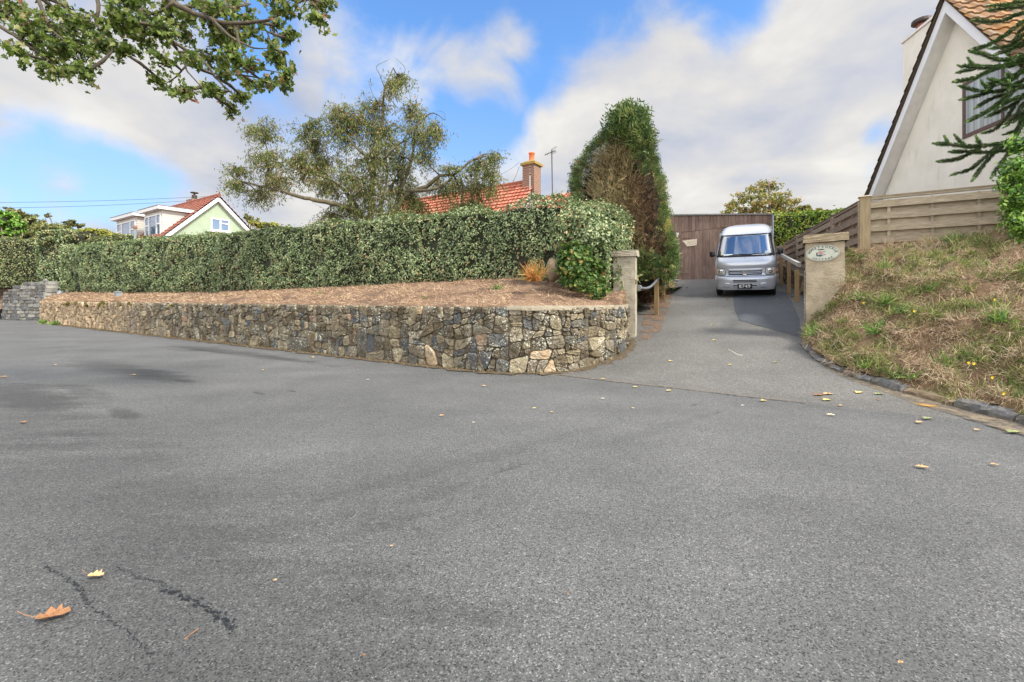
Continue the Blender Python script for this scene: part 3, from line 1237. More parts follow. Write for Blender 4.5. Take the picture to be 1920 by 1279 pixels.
for (px, py, n_b, L_, lb) in tufts:
    tuft('grass_tuft', lb, 'grass tuft', surf_at(px, py), int(n_b * 1.5), L_ * 1.3, .011, M_TUFT, 'green tufts on the right bank')

# yellow flowers
M_YEL = plain('yellow_petal', C(232, 196, 40), .6, var=.1)
fl = [(1614, 580, 'yellow flower low on the bank near the pillar'), (1709, 593, 'yellow flower in the middle of the bank, above the plantain tuft'),
      (1860, 575, 'yellow flower on the right part of the bank'), (1870, 750, 'yellow flower just above the end kerb stone'),
      (1812, 700, 'lowest of the yellow flowers in the weed clump'), (1824, 692, 'upper yellow flower in the weed clump'), (1850, 715, 'yellow flower right of the weed clump')]
for k, (px, py, lb) in enumerate(fl):
    p = surf_at(px, py)
    e = thing('yellow_flower', lb, 'flower', p, group='yellow flowers on the bank')
    mb = MB()
    c = Vector(p) + Vector((-.02, -.05, .07))
    for a_ in range(9):
        th = 2 * math.pi * a_ / 9
        t_ = Vector((math.cos(th), -.35, math.sin(th) * .9)).normalized()
        s_ = Vector((-math.sin(th), 0, math.cos(th)))
        mb.add([c, c + t_ * .011 + s_ * .005, c + t_ * .019, c + t_ * .011 - s_ * .005], [(0, 1, 2, 3)])
    build(mb, 'petals', M_YEL, e)
    mb = MB(); mb.tube([p, (Vector(p) + c) / 2 + Vector((.005, 0, 0)), c], .002, 4)
    build(mb, 'stem', M_TUFT, e)

# kerb stones, each a block of its own
M_KERB = stone_mat('granite_kerb', [(0, C(96, 96, 96)), (.5, C(110, 108, 104)), (1, C(88, 90, 94))], .2)
M_KERB_BROWN = stone_mat('brown_kerb', [(0, C(124, 108, 86)), (1, C(132, 116, 92))], .1)
ks = [(1510, 1540, 0), (1541, 1585, 0), (1587, 1642, 0), (1644, 1703, 0), (1705, 1797, 1), (1799, 1915, 0), (1918, 2040, 0)]
klab = ['small mossy kerb stone half buried beside the right pillar', 'second small kerb stone from the right pillar, under the tuft', 'rounded grey granite kerb stone, third from the pillar',
        'grey granite kerb stone left of the long brown one', 'long brown kerb stone flush with the dirt', 'large pale grey granite kerb stone at the right of the bank foot', 'last granite kerb stone cut by the right edge of the photo']
kpx = [p[0] for p in kerb_px]
kx = [p.x for p in kp]; ky = [p.y for p in kp]
for (a_, b_, brown), lb in zip(ks, klab):
    pa = Vector((interp(a_, kpx, kx), interp(a_, kpx, ky))); pb = Vector((interp(b_, kpx, kx), interp(b_, kpx, ky)))
    t_ = (pb - pa).normalized(); n2_ = Vector((t_.y, -t_.x))
    if n2_.dot(-pa) < 0: n2_ = -n2_
    hgt = .065 if brown else (.09 if a_ > 1600 else .055)
    e = thing('kerb_stone', lb, 'kerb stone', (pa.x, pa.y, zg(pa.x, pa.y)), group='kerb stones along the foot of the bank')
    r = random.Random(a_)
    rows = []
    ln = (pb - pa).length
    for k in range(9):
        s = .008 + (ln - .016) * k / 8
        c = pa + t_ * s
        z0 = zg(c.x, c.y)
        en = 1 - .22 * (abs(k - 4) / 4) ** 4
        rw = []
        for (d, h) in [(.075, -.05), (.078, .55), (.062, .9), (.03, 1.03), (-.03, 1.06), (-.08, .95), (-.09, -.05)]:
            dd = d + r.uniform(-.014, .012)
            rw.append((c.x + n2_.x * dd, c.y + n2_.y * dd, z0 + h * hgt * en + r.uniform(-.009, .009)))
        rows.append(rw)
    mb = MB(); mb.grid(rows)
    nn = len(rows[0])
    mb.f.append(tuple(range(nn))); mb.m.append(0); mb.r.append(.5)
    mb.f.append(tuple(range(8 * nn, 9 * nn))); mb.m.append(0); mb.r.append(.5)
    build(mb, 'block', M_KERB_BROWN if brown else M_KERB, e, smooth=False)
# sandy gutter in front of the kerb, with a rust-yellow paint mark
m, t = base_mat('sandy_gutter')
n = t.noise(t.pos, 16, 6, .7)
c = t.ramp(n, [(.3, C(96, 84, 68)), (.7, C(140, 126, 104))])
t.l(c, t.p.inputs['Base Color']); t.p.inputs['Roughness'].default_value = .9
tr = t.n('ShaderNodeBsdfTransparent'); mx = t.n('ShaderNodeMixShader')
t.l(t.map(t.math('ADD', t.math('MULTIPLY', t.noise(t.pos, 5.0, 6, .7), .6), t.math('MULTIPLY', n, .4)), .38, .56, .15, .85), mx.inputs[0]); t.l(tr.outputs[0], mx.inputs[1]); t.l(t.p.outputs[0], mx.inputs[2])
t.l(mx.outputs[0], t.out.inputs[0])
M_SAND = m
seq = []
for px in range(1512, 2050, 12):
    x, y = interp(px, kpx, kx), interp(px, kpx, ky)
    w = interp(px, [1512, 1600, 1750, 1900, 2050], [.10, .19, .34, .44, .48])
    v_ = Vector((x, y)); u_ = (-v_).normalized()
    seq.append((v_ + u_ * .06, v_ + u_ * (.06 + w + rnd.uniform(-.02, .02))))
mb = MB(); mb.grid([[(a_.x, a_.y, zg(a_.x, a_.y) + .014) for a_, b_ in seq], [(b_.x, b_.y, zg(b_.x, b_.y) + .014) for a_, b_ in seq]])
o = build(mb, 'gutter', M_SAND, ROAD, smooth=True)
m, t = base_mat('paint_spot')
c_ = ground(1738, 763)
dd = t.vmath('DISTANCE', t.pos, tuple(c_))
tr = t.n('ShaderNodeBsdfTransparent')
t.p.inputs['Base Color'].default_value = C(200, 150, 62)
t.p.inputs['Roughness'].default_value = .8
e_ = t.math('ADD', dd, t.math('MULTIPLY', t.noise(t.pos, 22, 5, .7), .07))
mx = t.n('ShaderNodeMixShader')
t.l(t.map(e_, .05, .16, .85, 0.0, True), mx.inputs[0]); t.l(tr.outputs[0], mx.inputs[1]); t.l(t.p.outputs[0], mx.inputs[2])
t.l(mx.outputs[0], t.out.inputs[0])
mb = MB()
mb.add([(c_.x + .16 * math.cos(2 * math.pi * k / 20), c_.y + .16 * math.sin(2 * math.pi * k / 20), zg(c_.x, c_.y) + .018) for k in range(20)], [tuple(range(20))])
o = build(mb, 'paint_mark', m, ROAD)

# grit and leaf dirt along the left edge of the driveway
o = None
mb = MB()
dr_px = [(1196, 640), (1206, 598), (1222, 570), (1238, 548), (1254, 532), (1266, 530), (1270, 536), (1256, 575), (1246, 600), (1240, 622), (1215, 640)]
pl = [ground(px, py) for px, py in dr_px]
cc_ = sum((Vector((p.x, p.y)) for p in pl), Vector((0, 0))) / len(pl)
rows = [[(cc_.x + (p.x - cc_.x) * k / 8, cc_.y + (p.y - cc_.y) * k / 8) for p in pl] for k in range(9)]
mb.grid([[(x, y, zg(x, y) + .022) for x, y in rw] for rw in rows], close=True)
m, t = base_mat('drive_dirt')
n = t.noise(t.pos, 14, 6, .7)
t.l(t.ramp(n, [(.3, C(96, 78, 62)), (.7, C(150, 118, 88))]), t.p.inputs['Base Color'])
t.p.inputs['Roughness'].default_value = .95
tr = t.n('ShaderNodeBsdfTransparent'); mx = t.n('ShaderNodeMixShader')
t.l(t.map(t.math('ADD', t.math('MULTIPLY', t.noise(t.pos, 2.2, 6, .7), .7), t.math('MULTIPLY', n, .3)), .44, .6, 0.0, .8), mx.inputs[0]); t.l(tr.outputs[0], mx.inputs[1]); t.l(t.p.outputs[0], mx.inputs[2])
t.l(mx.outputs[0], t.out.inputs[0])
o = build(mb, 'dirt_patch', m, DRIVE)

# ------------------------------------------------------------------ gate pillars
def pillar_mat(name, a, b):
    m, t = base_mat(name)
    n = t.noise(t.pos, 7.0, 7.0, .65)
    n2 = t.noise(t.pos, 46.0, 4.0, .6)
    c = t.ramp(n, [(.3, a), (.7, b)])
    sp = t.math('LESS_THAN', t.math('ADD', t.voro(t.pos, 16), t.math('MULTIPLY', n2, .1)), .12)
    c = t.mix(t.math('MULTIPLY', sp, .6), c, C(205, 198, 180))
    st2 = t.map(t.noise(t.pos, 2.4, 5, .6), .55, .75, 0, .45, True)
    c = t.mix(st2, c, C(112, 98, 76))
    t.l(c, t.p.inputs['Base Color']); t.p.inputs['Roughness'].default_value = .93
    mp = t.n('ShaderNodeMapping'); mp.inputs['Scale'].default_value = (1, 1, 1.6); t.l(t.pos, mp.inputs[0])
    h = t.math('ADD', t.math('MULTIPLY', n2, .35), t.math('MULTIPLY', t.noise(mp.outputs[0], 11, 3, .5, 1.2), .65))
    bump(t, h, .9, .02)
    return m


M_PIL = pillar_mat('cement_render', C(140, 126, 102), C(176, 162, 136))
M_PILCAP = pillar_mat('cement_cap', C(128, 114, 88), C(168, 152, 122))


def slab(mb, c0, ex, ey, wx, wy, z0, z1, seg=6, jit=.004, tilt=0.0, seed=1, tap=0.0):
    """slightly irregular block; c0 = front-left corner, ex to the right, ey away"""
    r = random.Random(seed)
    rows = []
    per = []
    for k in range(seg): per.append((k / seg, 0))
    for k in range(seg): per.append((1, k / seg))
    for k in range(seg): per.append((1 - k / seg, 1))
    for k in range(seg): per.append((0, 1 - k / seg))
    ns = 2 * seg
    for j in range(ns + 1):
        f = j / ns
        rw = []
        for (u_, v_) in per:
            s = 1 - tap * f
            uu = .5 + (u_ - .5) * s; vv = .5 + (v_ - .5) * s
            # soften the arrises
            z = z0 + (z1 - z0) * f + tilt * u_ * wx
            p = c0 + ex * (uu * wx + r.uniform(-jit, jit)) + ey * (vv * wy + r.uniform(-jit, jit))
            rw.append((p.x, p.y, z + r.uniform(-jit, jit) * (.6)))
        rows.append(rw)
    mb.grid(rows, close=True)
    n = len(per)
    o_ = len(mb.v) - n
    mb.f.append(tuple(range(o_, o_ + n))); mb.m.append(0); mb.r.append(.5)


def rot2(v, deg):
    a = math.radians(deg); return Vector((v.x * math.cos(a) - v.y * math.sin(a), v.x * math.sin(a) + v.y * math.cos(a)))


# right pillar: front-left corner at the driveway edge
rex = rot2(EV, -4); rey = Vector((-rex.y, rex.x))
pc = ground(1511, 636)
pc = Vector((pc.x, pc.y))
zb_ = zg(pc.x, pc.y)
d_ = pc.y
ztop = EYE + (YH - 457) / F * d_
wr = 73 / F * d_ / (rex.x - rex.y * -0.0 + rex.y * -(1585 - CX) / F)   # width that spans to px 1585
rp = thing('gate_pillar', 'brown rendered gate pillar bearing the oval plaque, grass bank against its side', 'gate pillar', (pc.x, pc.y, zb_))
mb = MB(); slab(mb, pc, rex, rey, wr, .42, zb_ - .2, ztop, 6, .004, .012, 3)
build(mb, 'shaft', M_PIL, rp)
cc0 = pc - rex * .035 - rey * .045
mb = MB(); slab(mb, cc0, rex, rey, wr + .085, .51, ztop + .003, ztop + .128, 6, .005, .025, 4, .015)
build(mb, 'cap', M_PILCAP, rp)
RPIL = (pc, rex, rey, wr, ztop, zb_)
# paint-flaked jamb strip on the driveway side
M_FLAKE = stone_mat('flaked_paint', [(0, C(128, 118, 104)), (1, C(140, 130, 114))], .9)
mb = MB(); mb.box((pc.x - rex.x * .012 + rey.x * .09, pc.y - rex.y * .012 + rey.y * .09, zb_ + .55), .02, .13, 1.1, (rex.x, rex.y, 0), (rey.x, rey.y, 0))
build(mb, 'jamb', M_FLAKE, rp)

# left pillar
lex = rot2(EV, 3); ley = Vector((-lex.y, lex.x))
lc = ground(1191, 634)              # its near right corner stands by the drive
lcr = Vector((lc.x, lc.y))
dl_ = lcr.y
wl = .40
lc0 = lcr - lex * wl
zt2 = EYE + (YH - 481) / F * dl_
zb2 = zg(lcr.x, lcr.y)
lp = thing('gate_pillar', 'grey rendered gate pillar standing on the curved end of the stone wall', 'gate pillar', (lcr.x, lcr.y, zb2))
mb = MB(); slab(mb, lc0, lex, ley, wl, .22, zb2 - .25, zt2, 6, .0035, 0, 5)
M_PIL2 = pillar_mat('grey_render', C(146, 138, 118), C(182, 172, 150))
build(mb, 'shaft', M_PIL2, lp)
mb = MB(); slab(mb, lc0 - lex * .04 - ley * .04, lex, ley, wl + .075, .31, zt2 + .003, zt2 + .115, 6, .004, 0, 6, .01)
build(mb, 'cap', M_PIL2, lp)
M_IRON = plain('rusty_iron', C(96, 66, 48), .7, .3, .4, 30)
mb = MB(); mb.box((lcr.x + lex.x * .008 + ley.x * .04, lcr.y + lex.y * .008 + ley.y * .04, zb2 + 1.03), .02, .035, .09, (lex.x, lex.y, 0), (ley.x, ley.y, 0))
build(mb, 'hinge_pin', M_IRON, lp)


# ------------------------------------------------------------------ text helper
def text_mesh(body, size, extrude, place, spacing=1.0, bold=0.0, ax='CENTER'):
    cu = bpy.data.curves.new('txt', 'FONT')
    cu.body = body; cu.size = size; cu.extrude = extrude; cu.align_x = ax; cu.align_y = 'CENTER'
    cu.space_character = spacing
    cu.offset = bold
    cu.resolution_u = 2
    ob = bpy.data.objects.new('txt', cu)
    COL.objects.link(ob)
    dg = bpy.context.evaluated_depsgraph_get(); dg.update()
    me = bpy.data.meshes.new_from_object(ob.evaluated_get(dg))
    mb = MB()
    mb.add([place(v.co) for v in me.vertices], [tuple(p.vertices) for p in me.polygons])
    bpy.data.objects.remove(ob); bpy.data.curves.remove(cu); bpy.data.meshes.remove(me)
    return mb


# oval plaque on the right pillar
sx_, sz_ = .222, .128
pcx = pc + rex * (wr * .435) - rey * .004
pz = ztop - .19
d0_ = pcx.y
ez = Vector((0, 0, 1)); ex3 = Vector((rex.x, rex.y, 0.03)).normalized(); fr3 = Vector((-rey.x, -rey.y, 0))
c3 = Vector((pcx.x, pcx.y, EYE + (YH - 475.5) / F * pcx.y))
pq = thing('house_name_plaque', 'oval cream plaque with dark lettering and a small picture on a gate pillar', 'plaque', c3)
M_PLQ = plain('plaque_glaze', C(180, 182, 162), .3, 0, .10, 12)
M_PLD = plain('plaque_dark', C(34, 42, 44), .4, 0, .2, 30)
M_PLR = plain('plaque_rose', C(166, 120, 112), .5, 0, .2, 60)
M_PLB = plain('plaque_blue', C(62, 78, 92), .5, 0, .2, 60)


def oval(mb, a, b, d0, d1, n=48, mi=0):
    f = [c3 + ex3 * (a * math.cos(2 * math.pi * k / n)) + ez * (b * math.sin(2 * math.pi * k / n)) + fr3 * d1 for k in range(n)]
    bk = [c3 + ex3 * (a * math.cos(2 * math.pi * k / n)) + ez * (b * math.sin(2 * math.pi * k / n)) + fr3 * d0 for k in range(n)]
    mb.add(f + bk, [tuple(range(n))] + [(k, (k + 1) % n, n + (k + 1) % n, n + k) for k in range(n)], mi)


mb = MB(); oval(mb, sx_, sz_, -.01, .022); build(mb, 'plate', M_PLQ, pq)
mb = MB()
n = 56
for (a, b, t_) in [(sx_ * .955, sz_ * .94, .004)]:
    o1 = [c3 + ex3 * (a * math.cos(2 * math.pi * k / n)) + ez * (b * math.sin(2 * math.pi * k / n)) + fr3 * .0245 for k in range(n)]
    o2 = [c3 + ex3 * ((a - t_) * math.cos(2 * math.pi * k / n)) + ez * ((b - t_) * math.sin(2 * math.pi * k / n)) + fr3 * .0245 for k in range(n)]
    mb.add(o1 + o2, [(k, (k + 1) % n, n + (k + 1) % n, n + k) for k in range(n)])
build(mb, 'border', M_PLD, pq)
lt = MB()


def arc_text(word, a, b, th0, th1, size, flip):
    for i, ch in enumerate(word):
        th = math.radians(th0 + (th1 - th0) * i / (len(word) - 1))
        px_, pz_ = a * math.cos(th), b * math.sin(th)
        tg = Vector((-a * math.sin(th), b * math.cos(th))).normalized()
        if not flip: tg = -tg
        up = Vector((-tg.y, tg.x))
        tm = text_mesh(ch, size, .001, lambda co: c3 + ex3 * (px_ + tg.x * co.x + up.x * co.y) + ez * (pz_ + tg.y * co.x + up.y * co.y) + fr3 * (.025 + co.z), 1.0, .0012)
        lt.add(tm.v, tm.f)


arc_text('HONEYSUCKLE', sx_ * .80, sz_ * .76, 172, 8, .047, False)
arc_text('COTTAGE', sx_ * .80, sz_ * .76, 228, 312, .036, True)
build(lt, 'lettering', M_PLD, pq)
pic = MB()


def blob(cx, cz, a, b, d, seed, mi=0):
    r = random.Random(seed); n = 14
    pic.add([c3 + ex3 * (cx + a * math.cos(2 * math.pi * k / n) * r.uniform(.75, 1.1)) + ez * (cz + b * math.sin(2 * math.pi * k / n) * r.uniform(.75, 1.1)) + fr3 * d for k in range(n)], [tuple(range(n))], mi)


blob(-.02, .058, .055, .010, .0235, 1, 2)
blob(-.03, .012, .030, .028, .0240, 2, 0); blob(-.012, .0, .022, .022, .0244, 3, 0)
blob(-.035, -.035, .042, .017, .0248, 4, 1); blob(-.075, -.015, .010, .036, .0252, 5, 2)
blob(.022, -.028, .022, .006, .0256, 6, 2); blob(.02, .02, .02, .007, .0258, 7, 1)
build(pic, 'picture', [M_PLR, M_PLB, M_PLD], pq)
# ------------------------------------------------------------------ timber
def wood_mat(name, a, b, stretch=(6, 6, .5), stain=None, rough=.85):
    m, t = base_mat(name)
    r = rnd_attr(t)
    mp = t.n('ShaderNodeMapping'); mp.inputs['Scale'].default_value = stretch
    t.l(t.pos, mp.inputs[0])
    off = t.n('ShaderNodeCombineXYZ'); t.l(t.math('MULTIPLY', r, 31.0), off.inputs[0]); t.l(t.math('MULTIPLY', r, 17.0), off.inputs[2])
    vv = t.vmath('ADD', mp.outputs[0], off.outputs[0])
    n = t.noise(vv, 6.0, 6.0, .65, .6)
    c = t.ramp(n, [(.28, a), (.72, b)])
    g = t.map(r, 0, 1, .74, 1.24)
    gc = t.n('ShaderNodeCombineColor')
    for i in range(3): t.l(g, gc.inputs[i])
    c = t.mix(1.0, c, gc.outputs[0], 'MULTIPLY')
    if stain:
        c = t.mix(t.map(t.noise(t.pos, 1.6, 5, .6), .5, .72, 0, .5, True), c, stain)
    t.l(c, t.p.inputs['Base Color']); t.p.inputs['Roughness'].default_value = rough
    t.p.inputs['Specular IOR Level'].default_value = .25
    bump(t, n, .5, .01)
    return m


M_FENCE = wood_mat('weathered_fence', C(128, 115, 95), C(182, 168, 143), (1.2, 1.2, 9), C(132, 122, 92))
M_FENCE2 = wood_mat('grey_fence', C(112, 98, 86), C(164, 146, 128), (1.2, 1.2, 9), C(128, 112, 104))
M_POSTW = wood_mat('fence_post_wood', C(132, 116, 86), C(180, 162, 126), (8, 8, .6))
M_SHED = wood_mat('shed_boards', C(92, 74, 64), C(142, 120, 106), (7, 7, .45), C(154, 132, 118))
M_RAILP = wood_mat('rail_post_wood', C(122, 98, 66), C(168, 140, 100), (8, 8, .6))


def V3(v2, z): return Vector((v2.x, v2.y, z))


def fence_run(name, label, P0, P1, ztop, ztop1, panels, mat, pmat, hgt, battens=3, face=None, nb=7, postfirst=True, postlast=True):
    """horizontal hit-and-miss boards between square posts; face = direction the good side looks"""
    t = (P1 - P0).normalized(); L = (P1 - P0).length
    nf = Vector((t.y, -t.x))
    if face is not None and nf.dot(face) < 0: nf = -nf
    e = thing(name, label, 'fence', (P0.x, P0.y, ztop - hgt))
    t3, n3 = Vector((t.x, t.y, 0)), Vector((nf.x, nf.y, 0))
    pl_ = L / panels
    bh = hgt / nb
    for k in range(panels):
        a = P0 + t * (pl_ * k + .055); b = P0 + t * (pl_ * (k + 1) - .055)
        zt = ztop + (ztop1 - ztop) * (k + .5) / panels
        mb = MB()
        w = (b - a).length; c = (a + b) / 2
        for i in range(nb + 1):
            z = zt - .075 - i * bh
            off = .022 if i % 2 == 0 else -.022
            # board in front, then board behind filling the gap
            mb.box(V3(c + nf * .040, z - bh * .30), w, .018, bh * .56, t3, n3, (0, 0, 1))
            mb.box(V3(c - nf * .020, z - bh * .80), w, .014, bh * .66, t3, n3, (0, 0, 1))
        build(mb, 'panel', mat, e)
        for i in range(battens):
            q = a + (b - a) * ((i + .5) / battens if battens > 1 else .5)
            mb = MB(); mb.box(V3(q + nf * .0085, zt - hgt / 2 - .03), .045, .040, hgt - .08, t3, n3, (0, 0, 1))
            build(mb, 'batten', mat, e)
        for q in (a + t * .016, b - t * .016):
            mb = MB(); mb.box(V3(q + nf * .014, zt - hgt / 2), .034, .078, hgt, t3, n3, (0, 0, 1))
            build(mb, 'frame', mat, e)
        mb = MB()
        mb.box(V3(c + nf * .012, zt - .02), w, .062, .045, t3, n3, (0, 0, 1))
        mb.box(V3(c + nf * .014, zt + .008), w + .01, .085, .016, t3, n3, (0, 0, 1))
        build(mb, 'top_rail', mat, e)
    for k in range(panels + 1):
        if (k == 0 and not postfirst) or (k == panels and not postlast): continue
        q = P0 + t * (pl_ * k)
        zt = ztop + (ztop1 - ztop) * k / panels
        big = (k == 0 and postfirst)
        s = .15 if big else .09
        mb = MB()
        mb.box(V3(q, zt + .03 - (hgt + .5) / 2), s, s, hgt + .5, t3, n3, (0, 0, 1))
        build(mb, 'post', pmat, e)
        mb = MB(); mb.box(V3(q, zt + .045), s + .045, s + .045, .025, t3, n3, (0, 0, 1), taper=.8)
        build(mb, 'post_cap', mat, e)
    return e


FC = Vector(((1621 - CX) / F * 8.5, 8.5))
FE = Vector(((1474 - CX) / F * 15.3, 15.3))
zf = EYE + (YH - 374) / F * 8.5
f1e = FC + U * 3.75
fence_run('board_fence', 'pale weathered fence of wide horizontal boards between grass bank and white gable house', FC, f1e, zf, zf + .06, 2, M_FENCE, M_POSTW, 1.30, 3, Vector((-.5, -1)), 6)
fence_run('board_fence', 'grey brown board fence running away beside the driveway behind the plaque pillar', FC + (FE - FC).normalized() * .1, FE, zf - .01, zf - .02, 4, M_FENCE2, M_FENCE2, 2.0, 2, Vector((-1, .2)), 10, postfirst=False)
# short return fence between this fence and the shed
SL = Vector(((1262 - CX) / F * 17.6, 17.6))
SR = SL + EV * 3.3
zsf = zf - .05
fence_run('board_fence', 'short brown cross fence closing the gap between the shed and the long driveway fence', SR + EV * .12 + DV * -.25, FE + DV * .1, zsf - .02, zsf - .02, 1, M_FENCE2, M_FENCE2, 1.5, 2, Vector((-.4, -1)), 7, postfirst=False, postlast=False)

# rubble retaining wall under the long fence
M_RW = stone_mat('brown_rubble', [(0, C(108, 92, 74)), (.4, C(88, 78, 66)), (.7, C(128, 110, 88)), (1, C(96, 90, 84))], .25)
rwp = Path([(pc.x + rex.x * .35 + rey.x * .5, pc.y + rex.y * .35 + rey.y * .5)] + [tuple(FC.lerp(FE, k / 10) - Vector((.42, -.05)) * (1 - k / 20)) for k in range(1, 11)])
rw_ = thing('retaining_wall', 'low brown rubble wall below the board fence along the right edge of the driveway', 'wall', (rwp.p[0].x, rwp.p[0].y, zg(*rwp.p[0])))
ccells = power_stones(rwp.len, .62, [(.12, 14, .05, .95), (.09, 60, .05, .95), (.06, 140, .03, .97)], 21)
rsg = -1 if rwp.nrm(3).x > 0 else 1


def rplace(s, h, d):
    p = rwp.at(s); n = rwp.nrm(s) * rsg
    return (p.x + n.x * d, p.y + n.y * d, zg(p.x, p.y) - .08 + h)


mb = MB()
for poly, q in ccells: stone_mesh(mb, poly, rplace, rr)
build(mb, 'stonework', M_RW, rw_)
mb = MB(); rows = []
for (h, d) in [(-.1, 0), (.60, 0), (.63, -.05), (.62, -.4)]:
    rows.append([rplace(rwp.len * i / 40, h, d) for i in range(41)])
mb.grid(rows); build(mb, 'mortar', M_MORTAR, rw_)

# ------------------------------------------------------------------ handrails
M_RAIL = plain('galvanised_tube', C(150, 154, 160), .35, .6, .1, 20)


def rail_post(px, pyb, pyt, label, grp, wdt=.09):
    p = ground(px, pyb)
    h = (pyb - pyt) / F * p.y
    e = thing('handrail_post', label, 'post', p, group=grp)
    mb = MB(); mb.box((p.x, p.y, p.z + h / 2 - .1), wdt, wdt, h + .2, (DV.x, DV.y, 0), (-DV.y, DV.x, 0), (0, 0, 1))
    build(mb, 'shaft', M_RAILP, e)
    mb = MB(); mb.box((p.x, p.y, p.z + h + .008), wdt + .006, wdt + .006, .014, (DV.x, DV.y, 0), (-DV.y, DV.x, 0), (0, 0, 1), taper=.75)
    build(mb, 'top', M_RAILP, e)
    return Vector((p.x, p.y, p.z + h))


lps = [(1231, 592, 516, 'nearest wooden handrail post on the left of the driveway'), (1243.5, 568.5, 514, 'second wooden handrail post on the left of the driveway'),
       (1252.5, 551, 505, 'third wooden handrail post on the left of the driveway'), (1259.5, 537, 497, 'farthest wooden handrail post on the left of the driveway, by the shed')]
ltops = [rail_post(a, b, c, d, 'left handrail posts') for a, b, c, d in lps]
rps = [(1494, 567, 508, 'handrail post nearest the right pillar, half hidden by it'), (1479, 552, 492, 'second handrail post behind the right pillar'), (1465, 536.5, 480, 'handrail post beside the van, farthest on the right')]
rtops = [rail_post(a, b, c, d, 'right handrail posts') for a, b, c, d in rps]
e = thing('handrail', 'grey metal handrail bending down from the left gate pillar to the wooden posts', 'handrail', ltops[0])
p0 = at(1199, 540, lcr.y + .15); p1 = at(1212, 541, lcr.y + .55); p2 = at(1221, 537, lcr.y + .85); p3 = at(1240, 517, ltops[0].y + .15)
pts = catmull([p0, p1, p2, at(1230, 528, ltops[0].y - .25), p3], 6)
pts += [ltops[1] + Vector((-.02, 0, -.02)), ltops[2] + Vector((-.02, 0, -.02)), ltops[3] + Vector((-.02, 0, -.02))]
mb = MB(); mb.tube(pts, .024, 10); build(mb, 'tube', M_RAIL, e, smooth=True)
mb = MB(); mb.tube([p0 - Vector((.02, .02, 0)), p0 + Vector((.012, .01, 0))], .05, 12); build(mb, 'flange', M_RAIL, e)
M_RAILR = plain('dull_rail', C(158, 154, 148), .6, .1, .15, 20)
e = thing('handrail', 'flat grey handrail sloping down from beside the van to the right gate pillar', 'handrail', rtops[0])
q1 = at(1463, 477, 12.2); q2 = at(1480, 487, 10.2); q3 = at(1499, 497, pc.y + .35)
tt = [q1, q2, q3]
mb = MB(); rows = []
for q in tt:
    rows.append([q + Vector((-.03, 0, -.035)), q + Vector((-.03, 0, .035)), q + Vector((.03, 0, .035)), q + Vector((.03, 0, -.035))])
mb.grid(rows, close=True)
mb.add(rows[0], [(0, 1, 2, 3)]); mb.add(rows[-1], [(0, 1, 2, 3)])
build(mb, 'bar', M_RAILR, e)

# ------------------------------------------------------------------ shed across the end of the driveway
E3, D3 = Vector((EV.x, EV.y, 0)), Vector((DV.x, DV.y, 0))
zb0 = zg(SL.x, SL.y) - .03
shed = thing('timber_shed', 'wide dark brown timber shed of vertical boards behind the van', 'shed', (SL.x, SL.y, zb0))
ztl = EYE + (YH - 403.5) / F * SL.y; ztr = EYE + (YH - 402) / F * SR.y
s0, s1 = -1.2, 3.3


def sh(s, z, d=0.0):      # along the front, up, out towards the drive
    return Vector((SL.x + EV.x * s - DV.x * d, SL.y + EV.y * s - DV.y * d, z))


def topz(s): return ztl + (ztr - ztl) * (s / 3.3)


def seamz(s):  # sloping head of the big doors
    px = 1290 + (1360 - 1290) * (s - .45) / 1.3
    return interp(s, [.3, 2.2], [EYE + (YH - 435.5) / F * 17.35, EYE + (YH - 424) / F * 16.6])


rr = random.Random(8)
mb = MB(); s = s0
while s < s1 - .01:
    w = min(.125, s1 - s)
    zlo = seamz(s + w / 2) if s > .28 else zb0 + .05
    if -.02 < s < .28: zlo = EYE + (YH - 435) / F * 17.4
    zh = topz(s + w / 2) - .03
    c = sh(s + w / 2, (zlo + zh) / 2, rr.uniform(0, .006))
    mb.box(c, w - .006, .02, zh - zlo, E3, D3)
    s += .125
# side, back
mb.box(sh(s1 - .01, (zb0 + topz(s1)) / 2 - .03, -2.0), .02, 4.0, topz(s1) - zb0 - .06, E3, D3)
mb.box(sh(s0 + .01, (zb0 + topz(s0)) / 2 - .03, -2.0), .02, 4.0, topz(s0) - zb0 - .06, E3, D3)
mb.box(sh((s0 + s1) / 2, (zb0 + topz(s0)) / 2 - .2, -.05), s1 - s0 - .05, .02, topz(1) - zb0 - .4, E3, D3)
build(mb, 'wall', M_SHED, shed)
mb = MB(); s = .3
while s < s1 - .02:
    w = min(.125, s1 - s)
    zh = seamz(s + w / 2) - .02
    mb.box(sh(s + w / 2, (zb0 + .03 + zh) / 2, .028 + rr.uniform(0, .005)), w - .005, .02, zh - zb0 - .03, E3, D3)
    s += .125
build(mb, 'door', M_SHED, shed, label='big double door of dark vertical boards under a sloping head')
door = [o for o in COL.objects if o.parent == shed and o.name.startswith('door')][0]
M_STRAP = wood_mat('faded_strap', C(112, 90, 80), C(150, 124, 112))
for z in (EYE + (YH - 446.5) / F * 17.4, EYE + (YH - 512) / F * 17.4):
    mb = MB(); mb.box(sh(.46, z, .052), .38, .012, .035, E3, D3)
    build(mb, 'hinge', M_STRAP, door)
